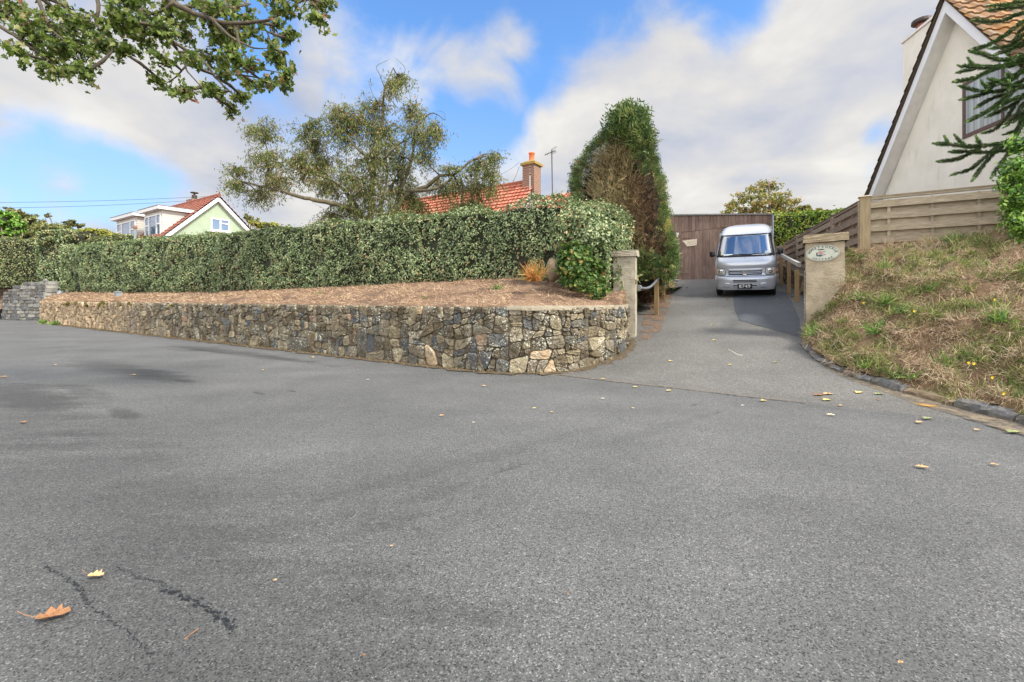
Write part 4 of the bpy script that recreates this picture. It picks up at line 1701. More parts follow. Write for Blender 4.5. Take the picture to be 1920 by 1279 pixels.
# narrow door of horizontal boards
mb = MB()
zt_ = EYE + (YH - 436) / F * 17.5
for k in range(11):
    hh = (zt_ - zb0 - .1) / 11
    mb.box(sh(.14, zb0 + .1 + hh * (k + .5), .04 + rr.uniform(0, .004)), .30, .02, hh - .012, E3, D3)
mb.box(sh(.14, (zb0 + zt_) / 2, .012), .31, .02, zt_ - zb0 - .12, E3, D3)
dn_ = build(mb, 'door', M_SHED, shed, label='narrow door of horizontal boards at the left end')
mb = MB(); mb.box(sh(.015, EYE + (YH - 478.5) / F * 17.5, .062), .014, .02, .26, E3, D3)
M_WHITE = plain('white_paint', C(224, 224, 220), .5, 0, .05, 6)
build(mb, 'handle', M_WHITE, dn_)
mb = MB()
mb.prism([sh(s0 - .05, topz(s0) - .03, .07), sh(s1 + .06, topz(s1) - .03, .07), sh(s1 + .06, topz(s1) - .03, -4.1), sh(s0 - .05, topz(s0) - .03, -4.1)], (0, 0, .05))
M_FELT = plain('grey_felt', C(120, 120, 116), .8, 0, .2, 10)
build(mb, 'roof', M_FELT, shed)
M_PIPE = plain('grey_pipe', C(98, 104, 108), .5, .1, .1, 10)
mb = MB(); mb.tube([sh(s1 + .045, topz(s1) - .05, .06), sh(s1 + .045, zb0, .06)], .035, 10)
build(mb, 'drainpipe', M_PIPE, shed, smooth=True)
mb = MB(); mb.box(sh(.27, zb0 + .06, .07), .08, .08, .12, E3, D3)
o = build(mb, 'wood_block', M_RAILP); tag(o, 'small pale wooden block wedged under the narrow shed door', 'wood block')

# wall lamp over the narrow door
M_CREAM = plain('cream_plastic', C(222, 212, 194), .5, 0, .08, 20)
zl = EYE + (YH - 441) / F * 17.5
mb = MB()
mb.prism([sh(.10, zl + .07, .055), sh(.21, zl + .07, .055), sh(.215, zl, .055), sh(.185, zl - .05, .055), sh(.175, zl - .10, .055), sh(.145, zl - .10, .055), sh(.14, zl - .05, .055), sh(.10, zl, .055)], (-DV.x * .07, -DV.y * .07, 0))
e = thing('security_lamp', 'small cream lamp fixed above the narrow shed door', 'lamp', sh(.15, zl, .05))
build(mb, 'housing', M_CREAM, e)
mb = MB(); mb.box(sh(.155, zl + .03, .130), .08, .008, .06, E3, D3)
build(mb, 'lens', M_WHITE, e)
# notch-cornered board sign
M_SIGN = plain('cream_board', C(206, 192, 168), .6, 0, .1, 14)
sz = lambda py, s_=.55: EYE + (YH - py) / F * (17.6 - .451 * s_)
sgn = thing('board_sign', 'cream notice board with a swept lower left corner on the big shed door', 'sign', sh(.6, sz(456), .06))
mb = MB()
mb.prism([sh(.335, sz(452), .056), sh(.5, sz(451), .056), sh(.86, sz(450), .056), sh(.86, sz(461.5), .056), sh(.52, sz(463), .056), sh(.45, sz(458), .056), sh(.39, sz(454.5), .056)], (-DV.x * .015, -DV.y * .015, 0))
build(mb, 'board', M_SIGN, sgn)
M_INK = plain('faded_ink', C(158, 142, 120), .7)
for (a_, b_, py) in [(.5, .82, 453.5), (.54, .80, 456), (.54, .82, 458.6)]:
    mb = MB(); s = a_
    while s < b_:
        w = rr.uniform(.02, .06); mb.box(sh(s + w / 2, sz(py), .0735), w, .002, .012, E3, D3); s += w + .018
    build(mb, 'faded_line', M_INK, sgn)

# ------------------------------------------------------------------ the kei van
TH = math.radians(29.0)
vdir = Vector((math.sin(TH), math.cos(TH)))
wc = at(1398, 553, 12.55)
fw = Vector((wc.x, wc.y))
zf_, zr_ = zg(*fw), zg(*(fw + vdir * 2.42))
pit = math.atan2(zr_ - zf_, 2.42)
van = thing('parked_van', 'small silver high-roof van parked facing the camera on the driveway, number plate 8749', 'van',
            (fw.x, fw.y, zf_ + .012), (pit, 0, -TH))
FY = .56      # front axle distance behind the nose: the Empty sits under the front axle
M_PAINT, t = base_mat('silver_paint')
t.p.inputs['Base Color'].default_value = C(176, 180, 186)
t.p.inputs['Metallic'].default_value = .35
t.p.inputs['Roughness'].default_value = .34
t.p.inputs['Coat Weight'].default_value = .8
t.p.inputs['Coat Roughness'].default_value = .08
n = t.noise(t.pos, 900, 2, .5)
t.l(t.ramp(n, [(.3, C(178, 183, 190)), (.7, C(204, 207, 210))]), t.p.inputs['Base Color'])
M_BLACK = plain('black_plastic', C(26, 28, 30), .5, 0, .2, 20)
M_RUB = plain('tyre_rubber', C(34, 34, 34), .85, 0, .2, 30, .3)
M_CHROME = plain('chrome', C(206, 206, 204), .15, 1.0, .05, 5)
M_GLASS, t = base_mat('van_glass')
t.p.inputs['Base Color'].default_value = C(96, 124, 130)
t.p.inputs['Roughness'].default_value = .04
t.p.inputs['Specular IOR Level'].default_value = .8
t.p.inputs['Coat Weight'].default_value = 1.0
t.p.inputs['Coat IOR'].default_value = 1.9
t.p.inputs['Coat Roughness'].default_value = .02
M_LENS, t = base_mat('lamp_lens')
t.p.inputs['Base Color'].default_value = C(196, 200, 198)
t.p.inputs['Roughness'].default_value = .08
t.p.inputs['Metallic'].default_value = .0
t.p.inputs['Coat Weight'].default_value = 1
n = t.voro(t.pos, 30)
t.l(t.ramp(n, [(.0, C(236, 238, 236)), (.5, C(186, 186, 180))]), t.p.inputs['Base Color'])
M_AMBER = plain('amber_lens', C(206, 172, 154), .15, 0, .1, 30)
M_RIM = plain('wheel_steel', C(120, 122, 124), .4, .7, .1, 10)

PZ = [.20, .30, .50, .545, .575, .60, .70, .79, .80, .90, .96, 1.00, 1.08, 1.62, 1.66, 1.74, 1.82, 1.87, 1.895, 1.90]
PY = [.035, .0, -.005, .012, .075, .105, .112, .122, .090, .105, .135, .18, .26, .66, .70, .80, .93, 1.10, 1.45, 1.9]
PW = [.70, .725, .738, .738, .736, .735, .737, .738, .738, .738, .736, .733, .726, .650, .640, .612, .560, .470, .32, .12]
PR = [3.36, 3.38, 3.40, 3.40, 3.40, 3.40, 3.40, 3.40, 3.40, 3.40, 3.39, 3.39, 3.38, 3.28, 3.27, 3.24, 3.18, 3.05, 2.75, 2.2]


def prof(z): return interp(z, PZ, PY), interp(z, PZ, PW), interp(z, PZ, PR)


def S(x, z, off=0.0):       # front skin
    yf, w, yr = prof(z)
    D_ = .34; n_e = 3.4
    q = min(1.0, abs(x) / w)
    y = yf + D_ - D_ * (1 - q ** n_e) ** (1 / n_e)
    return Vector((x * (1 + off * .6 / max(.3, w) * q ** 4), y - off * (1 - .5 * q ** 6) - FY, z + off * .15))


def skin_side(sx, y, z, off=0.0):
    return Vector((sx * (prof(z)[1] + off), y - FY, z))


zs = sorted(set(list(np.linspace(.20, .56, 9)) + [.575] + list(np.linspace(.60, 1.08, 12)) + list(np.linspace(1.08, 1.62, 10)) + [1.66, 1.70, 1.74, 1.78, 1.82, 1.85, 1.87, 1.885, 1.895, 1.90]))
rows = []
for z in zs:
    yf, w, yr = prof(z)
    rw = []
    D_, ne = .34, 3.4
    pl0 = []
    for k in range(-16, 17):
        ph = math.radians(90) * k / 16
        x = w * math.copysign(abs(math.sin(ph)) ** (2 / ne), ph) if k else 0.0
        y = yf + D_ - D_ * (abs(math.cos(ph)) ** (2 / ne) if abs(k) < 16 else 0.0)
        pl0.append((x, y))
    ys = np.linspace(yf + D_, yr - .12, 22)[1:]
    pl0 += [(w, float(y)) for y in ys]
    for k in range(1, 8):
        a_ = math.radians(90) * k / 8
        pl0.append((w - .12 + .12 * math.cos(a_), yr - .12 + .12 * math.sin(a_)))
    half = [(x, yr) for x in np.linspace(w - .12, -(w - .12), 9)]
    pl0 += half
    for k in range(1, 8):
        a_ = math.radians(90) * (8 - k) / 8
        pl0.append((-(w - .12 + .12 * math.cos(a_)), yr - .12 + .12 * math.sin(a_)))
    pl0 += [(-w, float(y)) for y in ys[::-1]]
    for (x, y) in pl0:
        zz = z
        if abs(x) > .52:
            for yw in (FY, FY + 2.42):
                dy_ = abs(y - yw)
                if dy_ < .315:
                    zz = max(zz, .265 + math.sqrt(.315 ** 2 - dy_ ** 2))
        rw.append(Vector((x, y - FY, zz)))
    rows.append(rw)
mb = MB(); mb.grid(rows, close=True)
nn = len(rows[0])
def _cut(f):
    vs_ = [mb.v[i] for i in f]
    z_ = sum(v[2] for v in vs_) / 4; x_ = sum(v[0] for v in vs_) / 4; y_ = max(v[1] for v in vs_)
    return 1.10 < z_ < 1.61 and abs(x_) < interp(z_, [1.09, 1.63], [.672, .588]) - .01 and y_ < 1.0 - FY
keep = [i for i, f in enumerate(mb.f) if not (len(f) == 4 and _cut(f))]
mb.f = [mb.f[i] for i in keep]; mb.m = [mb.m[i] for i in keep]; mb.r = [mb.r[i] for i in keep]
mb.f.append(tuple(range(len(mb.v) - nn, len(mb.v)))); mb.m.append(0); mb.r.append(.5)
body = build(mb, 'body', M_PAINT, van, smooth=True, local=True)
mb = MB(); mb.box((0, 1.1, .40), 1.1, 3.0, .36); mb.box((0, 1.15, .27), 1.3, 1.7, .12)
build(mb, 'underbody', M_BLACK, van, local=True)


def patch(x0, x1, z0, z1, off, nx=14, nz=6, rc=0.0, depth=.02):
    """rounded panel lying on the nose of the van; x0/x1 may be functions of z"""
    fx0 = x0 if callable(x0) else (lambda z: x0)
    fx1 = x1 if callable(x1) else (lambda z: x1)
    rows = []
    for j in range(nz + 1):
        v = j / nz
        z = z0 + (z1 - z0) * v
        ins = 0.0
        if rc > 0:
            e_ = min(v, 1 - v) * (z1 - z0)
            if e_ < rc: ins = rc - math.sqrt(max(0, rc * rc - (rc - e_) ** 2))
        a_, b_ = fx0(z) + ins, fx1(z) - ins
        rows.append([S(a_ + (b_ - a_) * i / nx, z, off) for i in range(nx + 1)])
    mb = MB(); mb.grid(rows)
    # skirt
    per = list(range(nx + 1)) + [(j) * (nx + 1) + nx for j in range(1, nz + 1)] + [nz * (nx + 1) + i for i in range(nx - 1, -1, -1)] + [j * (nx + 1) for j in range(nz - 1, 0, -1)]
    base_ = len(mb.v)
    for i in per: mb.v.append((mb.v[i][0], mb.v[i][1] + depth, mb.v[i][2]))
    for i in range(len(per)):
        j = (i + 1) % len(per)
        mb.f.append((per[i], per[j], base_ + j, base_ + i)); mb.m.append(0); mb.r.append(.5)
    return mb


hwz = lambda z: interp(z, [1.09, 1.63], [.672, .588])
def outline(g_, n_=14):
    pts_ = []
    z0, z1 = 1.085 - g_, 1.635 + g_ * .7
    for k in range(n_ + 1): pts_.append((-hwz(z0) - g_ + (2 * hwz(z0) + 2 * g_) * k / n_, z0))
    for k in range(1, n_): z = z0 + (z1 - z0) * k / n_; pts_.append((hwz(z) + g_, z))
    for k in range(n_ + 1): pts_.append((hwz(z1) + g_ - (2 * hwz(z1) + 2 * g_) * k / n_, z1))
    for k in range(1, n_): z = z1 - (z1 - z0) * k / n_; pts_.append((-hwz(z) - g_, z))
    return pts_


mb = MB(); mb.grid([[S(x, z, .004) for x, z in outline(.020)], [S(x, z, .012) for x, z in outline(.016)], [S(x, z, .013) for x, z in outline(-.022)], [S(x, z, -.03) for x, z in outline(-.024)]], close=True)
build(mb, 'windscreen_seal', M_BLACK, van, smooth=True, local=True)
M_CAB = plain('cab_grey', C(150, 154, 152), .8, 0, .15, 20)
M_SEAT = plain('seat_cloth', C(150, 150, 144), .9, 0, .15, 20)
mb = MB(); mb.box((0, .82 - FY, .92), 1.30, .55, .20); mb.box((0, 2.1 - FY, 1.2), 1.30, .03, 1.2); mb.box((0, 1.4 - FY, .70), 1.34, 1.6, .03)
for sx in (-1, 1): mb.box((sx * .64, 1.4 - FY, 1.2), .02, 1.4, 1.0)
build(mb, 'cab_lining', M_CAB, van, local=True)
mb = MB(); mb.box((0, .60 - FY, 1.045), 1.20, .34, .05, (1, 0, 0), (0, 1, .1), (0, 0, 1)); build(mb, 'dashboard', M_BLACK, van, local=True)
for sx in (-1, 1):
    mb = MB(); mb.box((sx * .33, 1.32 - FY, 1.10), .46, .14, .62, (1, 0, 0), (0, 1, 0), (0, .12, 1), taper=.86); mb.box((sx * .33, 1.36 - FY, 1.50), .24, .10, .17, taper=.8)
    build(mb, 'seat', M_SEAT, van, local=True)
mb = MB(); swc = Vector((.33, .86 - FY, 1.16)); ring_ = [swc + Vector((.18 * math.cos(a_ * math.pi / 10), .09 * math.sin(a_ * math.pi / 10), .155 * math.sin(a_ * math.pi / 10))) for a_ in range(21)]
mb.tube(ring_, .013, 6); mb.tube([swc - Vector((.17, 0, 0)), swc + Vector((.17, 0, 0))], .014, 5); mb.tube([swc, swc + Vector((0, -.2, -.2))], .02, 6)
build(mb, 'steering_wheel', M_BLACK, van, local=True)
mb = MB(); mb.box((0, .80 - FY, 1.56), .22, .03, .06); build(mb, 'rear_view_mirror', M_BLACK, van, local=True)
M_WSG, t = base_mat('windscreen_glass')
tr_ = t.n('ShaderNodeBsdfTransparent'); tr_.inputs[0].default_value = (.62, .72, .70, 1)
gl_ = t.n('ShaderNodeBsdfGlossy'); gl_.inputs['Roughness'].default_value = .02
fr_ = t.n('ShaderNodeFresnel'); fr_.inputs[0].default_value = 1.75
mx_ = t.n('ShaderNodeMixShader'); t.l(t.math('ADD', t.math('MULTIPLY', fr_.outputs[0], 2.6), .30, clamp=True), mx_.inputs[0]); t.l(tr_.outputs[0], mx_.inputs[1]); t.l(gl_.outputs[0], mx_.inputs[2])
t.l(mx_.outputs[0], t.out.inputs[0])
ws = build(patch(lambda z: -hwz(z), lambda z: hwz(z), 1.09, 1.632, .009, 22, 16, .06, .008), 'windscreen', M_WSG, van, smooth=True, local=True)
M_STICK = plain('paper_sticker', C(206, 214, 212), .5, 0, .05, 30)
build(patch(-.52, -.30, 1.10, 1.145, .012, 4, 2, 0, .003), 'sticker', M_STICK, ws, local=True)
build(patch(.46, .58, 1.10, 1.19, .012, 4, 2, .01, .003), 'sticker', M_STICK, ws, local=True)
for (xa, xb, zz) in ((-.42, .16, 1.105), (-.02, .60, 1.11)):
    mb = MB()
    mb.tube([S(xa, 1.085, .03), S(xa + .03, zz, .03), S((xa + xb) / 2, zz + .025, .028), S(xb, zz + .012, .026)], .009, 5)
    mb.tube([S(xa + .1, zz + .012, .022), S(xb, zz + .006, .018)], .006, 4)
    build(mb, 'wiper', M_BLACK, van, local=True)
build(patch(-.722, .722, .783, .791, .003, 30, 1, 0, .01), 'bonnet_seam', M_BLACK, van, local=True)
build(patch(-.73, .73, .560, .570, .004, 30, 1, 0, .01), 'bumper_seam', M_BLACK, van, local=True)
# grille
gr = build(patch(-.40, .40, .595, .700, .006, 20, 3, .015, .01), 'grille', M_BLACK, van, smooth=True, local=True)
for zz in (.630, .664):
    build(patch(-.40, .40, zz - .008, zz + .008, .012, 20, 1, .003, .012), 'bar', M_PAINT, gr, smooth=True, local=True)
build(patch(-.42, .42, .705, .760, .008, 20, 3, .012, .01), 'grille_top', M_PAINT, van, smooth=True, local=True)
# emblem: rounded trapezoid ring with an H
mb = MB()
ep = [(-.048, .690), (.048, .690), (.052, .680), (.040, .608), (.028, .598), (-.028, .598), (-.040, .608), (-.052, .680)]
ip = [(x * .78, .645 + (z - .645) * .78) for x, z in ep]
f_ = [S(x, z, .030) for x, z in ep]; g_ = [S(x, z, .030) for x, z in ip]
b2 = [S(x, z, .008) for x, z in ep]
k8 = len(ep)
mb.add(f_ + g_ + b2, [(i, (i + 1) % k8, k8 + (i + 1) % k8, k8 + i) for i in range(k8)] + [(i, (i + 1) % k8, 2 * k8 + (i + 1) % k8, 2 * k8 + i) for i in range(k8)])
for (a_, b_, c_2, d_2) in [((-.032, .683), (-.018, .683), (-.014, .610), (-.025, .610)), ((.018, .683), (.032, .683), (.025, .610), (.014, .610)), ((-.017, .655), (.017, .655), (.017, .638), (-.017, .638))]:
    mb.prism([S(p[0], p[1], .026) for p in (a_, b_, c_2, d_2)], (0, -.005, 0))
build(mb, 'emblem', M_CHROME, van, local=True)
# bumper openings
for (z0, z1, hw_) in ((.405, .475, .285), (.300, .330, .285)):
    bo = build(patch(-hw_, hw_, z0, z1, .004, 14, 2, .01, .008), 'air_intake', M_BLACK, van, local=True)
    if z1 - z0 > .05:
        build(patch(-hw_, hw_, (z0 + z1) / 2 - .008, (z0 + z1) / 2 + .006, .010, 14, 1, 0, .01), 'bar', M_PAINT, bo, local=True)
build(patch(-.29, .29, .272, .292, .022, 14, 2, .008, .02), 'bumper_lip', M_PAINT, van, smooth=True, local=True)
for sx in (-1, 1):
    a_, b_ = (-.50, -.36) if sx < 0 else (.36, .50)
    build(patch(a_, b_, .255, .395, .012, 6, 4, .02, .015), 'fog_lamp_cover', M_PAINT, van, smooth=True, local=True)
    # headlamp: lens following the corner, reflector ring and bulb, amber end
    A = (lambda z: -.705) if sx < 0 else (lambda z: interp(z, [.59, .66, .775], [.470, .462, .482]))
    B = (lambda z: -interp(z, [.59, .66, .775], [.470, .462, .482])) if sx < 0 else (lambda z: .705)
    hl = build(patch(A, B, .582, .778, .0075, 12, 8, .03, .01), 'headlight', M_BLACK, van, smooth=True, local=True)
    A2 = (lambda z, A=A: A(z) + .012); B2 = (lambda z, B=B: B(z) - .012)
    build(patch(A2, B2, .594, .767, .013, 12, 8, .03, .008), 'lens', M_LENS, hl, smooth=True, local=True)
    A3 = (-.715 if sx < 0 else .655); B3 = (-.655 if sx < 0 else .715)
    build(patch(A3, B3, .60, .76, .017, 5, 5, .02, .01), 'indicator', M_AMBER, hl, smooth=True, local=True)
    c = S(sx * .575, .675, .018)
    mb = MB()
    for (r0, r1, y0, y1) in ((.062, .056, .0, -.004),):
        n = 20
        mb.add([(c.x + r0 * math.cos(2 * math.pi * k / n), c.y + sx * 0 + abs(math.cos(2 * math.pi * k / n)) * 0 - .004, c.z + r0 * math.sin(2 * math.pi * k / n)) for k in range(n)]
               + [(c.x + r1 * math.cos(2 * math.pi * k / n), c.y - .008, c.z + r1 * math.sin(2 * math.pi * k / n)) for k in range(n)]
               + [(c.x + .02 * math.cos(2 * math.pi * k / n), c.y - .002, c.z + .02 * math.sin(2 * math.pi * k / n)) for k in range(n)],
               [(k, (k + 1) % n, n + (k + 1) % n, n + k) for k in range(n)] + [(n + k, n + (k + 1) % n, 2 * n + (k + 1) % n, 2 * n + k) for k in range(n)] + [tuple(range(2 * n, 3 * n))])
    build(mb, 'reflector', M_CHROME, hl, smooth=True, local=True)
    # mirror
    mb = MB()
    mrx, mry, mrz = sx * .815, .42 - FY, 1.16
    rows = []
    for (yy, k) in ((.055, .80), (.04, .96), (.0, 1.0), (-.045, .92), (-.06, .75)):
        rw = []
        for a_ in range(16):
            an = 2 * math.pi * a_ / 16
            cx_s = math.copysign(abs(math.cos(an)) ** .45, math.cos(an)); cz_s = math.copysign(abs(math.sin(an)) ** .45, math.sin(an))
            rw.append((mrx + .068 * k * cx_s, mry + yy, mrz + .085 * k * cz_s))
        rows.append(rw)
    mb.grid(rows, close=True)
    mb.f += [tuple(range(16)), tuple(range(64, 80))]; mb.m += [0, 0]; mb.r += [.5, .5]
    mi = build(mb, 'wing_mirror', M_BLACK, van, smooth=True, local=True)
    mb = MB(); mb.tube([(sx * .70, .50 - FY, 1.10), (sx * .77, mry, 1.12)], .016, 6); build(mb, 'arm', M_BLACK, mi, local=True)
    # side glass and door seams
    mb = MB()
    for (y0, y1) in ((.75, 1.42), (1.50, 2.35), (2.43, 3.15)):
        q = []
        for (yy, zz) in ((y0 + (.22 if y0 < .8 else 0), 1.56), (y1, 1.56), (y1, 1.12), (y0, 1.12)):
            q.append(skin_side(sx, yy, zz, .006))
        mb.add(q, [(0, 1, 2, 3)])
    build(mb, 'side_window', M_GLASS, van, local=True)
    for yy in (.70, 1.46, 2.39):
        mb = MB()
        mb.add([skin_side(sx, yy, 1.6, .003), skin_side(sx, yy + .008, 1.6, .003), skin_side(sx, yy + .008, .36, .003), skin_side(sx, yy, .36, .003)], [(0, 1, 2, 3)])
        build(mb, 'door_seam', M_BLACK, van, local=True)
    for yw in (0.0, 2.42):
        # wheel: tyre by revolving, rim disc
        wx = sx * .645
        pr_ = [(.17, -.07), (.235, -.075), (.258, -.068), (.265, -.05), (.266, .0), (.265, .05), (.258, .068), (.235, .075), (.17, .07)]
        rows = [[(wx + x_, yw + rad * math.cos(2 * math.pi * k / 28), .265 + rad * math.sin(2 * math.pi * k / 28)) for k in range(28)] for rad, x_ in pr_]
        mb = MB(); mb.grid(rows, close=True)
        wh = thing('wheel', None, None, (0, 0, 0)); wh.parent = van
        build(mb, 'tyre', M_RUB, wh, smooth=True, local=True)
        rows = [[(wx + sx * x_, yw + rad * math.cos(2 * math.pi * k / 20), .265 + rad * math.sin(2 * math.pi * k / 20)) for k in range(20)] for rad, x_ in ((.172, .06), (.16, .045), (.09, .035), (.05, .06), (.001, .062))]
        mb = MB(); mb.grid(rows, close=True); build(mb, 'rim', M_RIM, wh, smooth=True, local=True)
        rows = [[(wx - sx * .02, yw + rad * math.cos(2 * math.pi * k / 20), .265 + rad * math.sin(2 * math.pi * k / 20)) for k in range(20)] for rad in (.172, .001)]
        mb = MB(); mb.grid(rows, close=True); build(mb, 'hub', M_BLACK, wh, local=True)
    # dark wheel housing
# number plate
pc3 = S(0, .305, .03)
mb = MB(); mb.box((0, pc3.y - .004, .305), .345, .012, .118)
pl = build(mb, 'number_plate', M_BLACK, van, local=True)
M_PSIL = plain('plate_silver', C(214, 216, 214), .4, .2, .03, 20)
tm = text_mesh('8749', .122, .002, lambda co: (co.x * 1.02, pc3.y - .0125 - co.z, .305 + co.y * .98 - .001), 1.12, .0036)
build(tm, 'digits', M_PSIL, pl, local=True)
mb = MB(); mb.box((0, pc3.y + .004, .305), .355, .008, .128); build(mb, 'frame', M_CHROME, pl, local=True)
mb = MB(); mb.tube([S(.0, 1.03, .012), S(.0, 1.045, .02)], .006, 6); build(mb, 'washer_jet', M_BLACK, van, local=True)

# ------------------------------------------------------------------ white gable house on the right
hx0 = 8.0
hdv = Vector((.162, .987)); hev = Vector((.987, -.162))


def hw(q, p, z):      # q metres along the gable from the apex (+ = away), p metres into the house, z world
    ap = Vector((hx0 + .164 * 10.15, 10.15))
    c = ap + hdv * q + hev * p
    return Vector((c.x, c.y, z))


zap = EYE + (YH + 6) / F * 10.15
PITCH = 1.345
eh = 4.4                      # half width to the eaves
zev = zap - PITCH * eh
M_RENDER, t = base_mat('white_render')
n = t.noise(t.pos, 60, 4, .6); n2 = t.noise(t.pos, 2.0, 5, .6)
mp = t.n('ShaderNodeMapping'); mp.inputs['Scale'].default_value = (3, 3, .6); t.l(t.pos, mp.inputs[0])
n3 = t.noise(mp.outputs[0], 2.0, 5, .6)
c = t.ramp(n2, [(.3, C(226, 222, 208)), (.7, C(238, 234, 222))])
c = t.mix(t.map(n3, .55, .8, 0, .35, True), c, C(176, 168, 146))
t.l(c, t.p.inputs['Base Color']); t.p.inputs['Roughness'].default_value = .92
bump(t, n, .8, .02)
M_BARGE = plain('white_bargeboard', C(226, 228, 230), .5, 0, .04, 6)
M_SOFF = plain('soffit_paint', C(222, 220, 214), .6, 0, .08, 5)


def tile_mat(name, cols, lichen=None, rowcol=(0, 0)):
    m, t = base_mat(name)
    r = rnd_attr(t)
    c = t.ramp(r, cols)
    n = t.noise(t.pos, 9, 6, .7)
    n2 = t.noise(t.pos, 2.2, 5, .65)
    if lichen is not None:
        c = t.mix(t.map(t.math('ADD', t.math('MULTIPLY', n, .5), t.math('MULTIPLY', n2, .5)), .46, .60, 0, .75, True), c, lichen)
    g = t.map(n, .3, .7, .75, 1.25)
    gc = t.n('ShaderNodeCombineColor')
    for i in range(3): t.l(g, gc.inputs[i])
    c = t.mix(1.0, c, gc.outputs[0], 'MULTIPLY')
    t.l(c, t.p.inputs['Base Color']); t.p.inputs['Roughness'].default_value = .85
    return m


def tiled_slope(mb, P, a, b, na, nb, th=.03, wav=.02):
    """P origin at the top; a along the ridge (full length vector), b down the slope; each tile a slightly tilted, curved piece"""
    up = Vector(a).normalized().cross(Vector(b).normalized())
    if up.z < 0: up = -up
    a_, b_ = Vector(a) / na, Vector(b) / nb
    for j in range(nb):
        for i in range(na):
            o_ = P + a_ * i + b_ * j
            pr_ = [(0, 0), (.18, 1.0), (.42, 1.0), (.6, .15), (1.02, 0)]
            vs = []
            jt = rnd.uniform(-.003, .003)
            for (u_, h_) in pr_: vs.append(o_ + a_ * u_ + up * (wav * h_ + jt))
            for (u_, h_) in pr_: vs.append(o_ + a_ * u_ + b_ * 1.04 + up * (wav * h_ + th + jt))
            k = len(pr_)
            for (u_, h_) in pr_: vs.append(o_ + a_ * u_ + b_ * 1.04 + up * (-.01))
            mb.add(vs, [(x, x + 1, k + x + 1, k + x) for x in range(k - 1)] + [(k + x, k + x + 1, 2 * k + x + 1, 2 * k + x) for x in range(k - 1)])


hs = thing('gable_house', 'tall white rendered gable house with white bargeboards and an orange lichened tile roof', 'house', hw(0, 0, zev))
mb = MB()
rec = .30
kk = zap - .0
mb.add([hw(-eh + .35, rec, zev - 3.2), hw(eh - .35, rec, zev - 3.2), hw(eh - .35, rec, zev + .1), hw(0, rec, zap - .35), hw(-eh + .35, rec, zev + .1)], [(0, 1, 2, 3, 4)])
for q in (-eh + .35, eh - .35):
    mb.add([hw(q, rec, zev - 3.2), hw(q, 9, zev - 3.2), hw(q, 9, zev + .2), hw(q, rec, zev + .2)], [(0, 1, 2, 3)])
build(mb, 'wall', M_RENDER, hs)
mb = MB(); mb2 = MB()
for s in (-1, 1):
    # bargeboard (vertical face) and soffit behind it
    sl_ = Vector(hw(s * eh, 0, zev) - hw(0, 0, zap))
    mb.prism([hw(0, 0, zap - .06), hw(s * eh, 0, zev - .06), hw(s * eh, 0, zev - .29), hw(0, 0, zap - .36)], hev.to_3d() * .03)
    mb2.add([hw(0, .03, zap - .36), hw(s * eh, .03, zev - .30), hw(s * eh, rec + .02, zev - .30), hw(0, rec + .02, zap - .36)], [(0, 1, 2, 3)])
build(mb, 'bargeboard', M_BARGE, hs)
build(mb2, 'soffit', M_SOFF, hs)
M_TILE_O = tile_mat('orange_tiles', [(0, C(104, 80, 60)), (.35, C(134, 104, 76)), (.7, C(128, 116, 98)), (.9, C(150, 122, 90)), (1, C(164, 116, 72))], C(164, 112, 46))
M_UNDER = plain('verge_cement', C(92, 82, 70), .9, 0, .3, 10)
mb = MB()
top3 = hw(0, -.07, zap + .03)
tiled_slope(mb, top3, hev.to_3d() * 5.6, hw(-eh - .1, -.07, zev - .13) - hw(0, -.07, zap + .0), 20, 30, .035, .035)
rf = build(mb, 'roof', M_TILE_O, hs, label='road-facing slope of wavy tiles crusted with orange lichen')
mb = MB()
tiled_slope(mb, top3, hev.to_3d() * 5.6, hw(eh + .1, -.07, zev - .13) - hw(0, -.07, zap + .0), 12, 30, .035, .035)
mb.add([hw(0, -.06, zap - .02), hw(eh + .1, -.06, zev - .15), hw(eh + .1, 5, zev - .15), hw(0, 5, zap - .02)], [(0, 1, 2, 3)])
mb.add([hw(0, -.06, zap - .02), hw(-eh - .1, -.06, zev - .15), hw(-eh - .1, 5, zev - .15), hw(0, 5, zap - .02)], [(0, 1, 2, 3)])
M_TILE_D = tile_mat('dark_tiles', [(0, C(86, 74, 62)), (.6, C(116, 98, 80)), (1, C(130, 110, 90))], None)
build(mb, 'roof', M_TILE_D, hs, label='far slope of dark tiles')
# window in the gable: top edge px(1807,160) .. bottom (1807,261), to the right
M_BRF = plain('brown_frame', C(92, 66, 56), .5, 0, .1, 10)
dw = .164
def gablehit(px, py, p=0.0):
    # intersection of a pixel ray with the wall plane at depth p inside
    X0 = hw(0, p, 0); rx = (px - CX) / F
    # point = X0 + hdv*q ; x = rx*y
    q = (rx * X0.y - X0.x) / (hdv.x - rx * hdv.y)
    y = X0.y + hdv.y * q
    return q, EYE + (YH - py) / F * y
q0, zt0 = gablehit(1806, 158, rec); _, zb0_ = gablehit(1806, 262, rec)
q1_ = q0 - 2.0
wn = thing('window', None, None, (0, 0, 0)); wn.parent = hs
def wbox(qa, qb, za, zb, p0_, p1_):
    m_ = MB()
    m_.prism([hw(qa, p0_, za), hw(qb, p0_, za), hw(qb, p0_, zb), hw(qa, p0_, zb)], hev.to_3d() * (p1_ - p0_))
    return m_
fr = MB()
for (qa, qb, za, zb) in ((q0, q0 - .075, zt0, zb0_), (q1_ + .075, q1_, zt0, zb0_), (q0 - .075, q1_ + .075, zt0, zt0 - .07), (q0 - .075, q1_ + .075, zb0_ + .08, zb0_), (q0 - .95, q0 - 1.01, zt0 - .07, zb0_ + .08)):
    m_ = wbox(qa, qb, za, zb, rec - .02, rec + .05); fr.add(m_.v, m_.f)
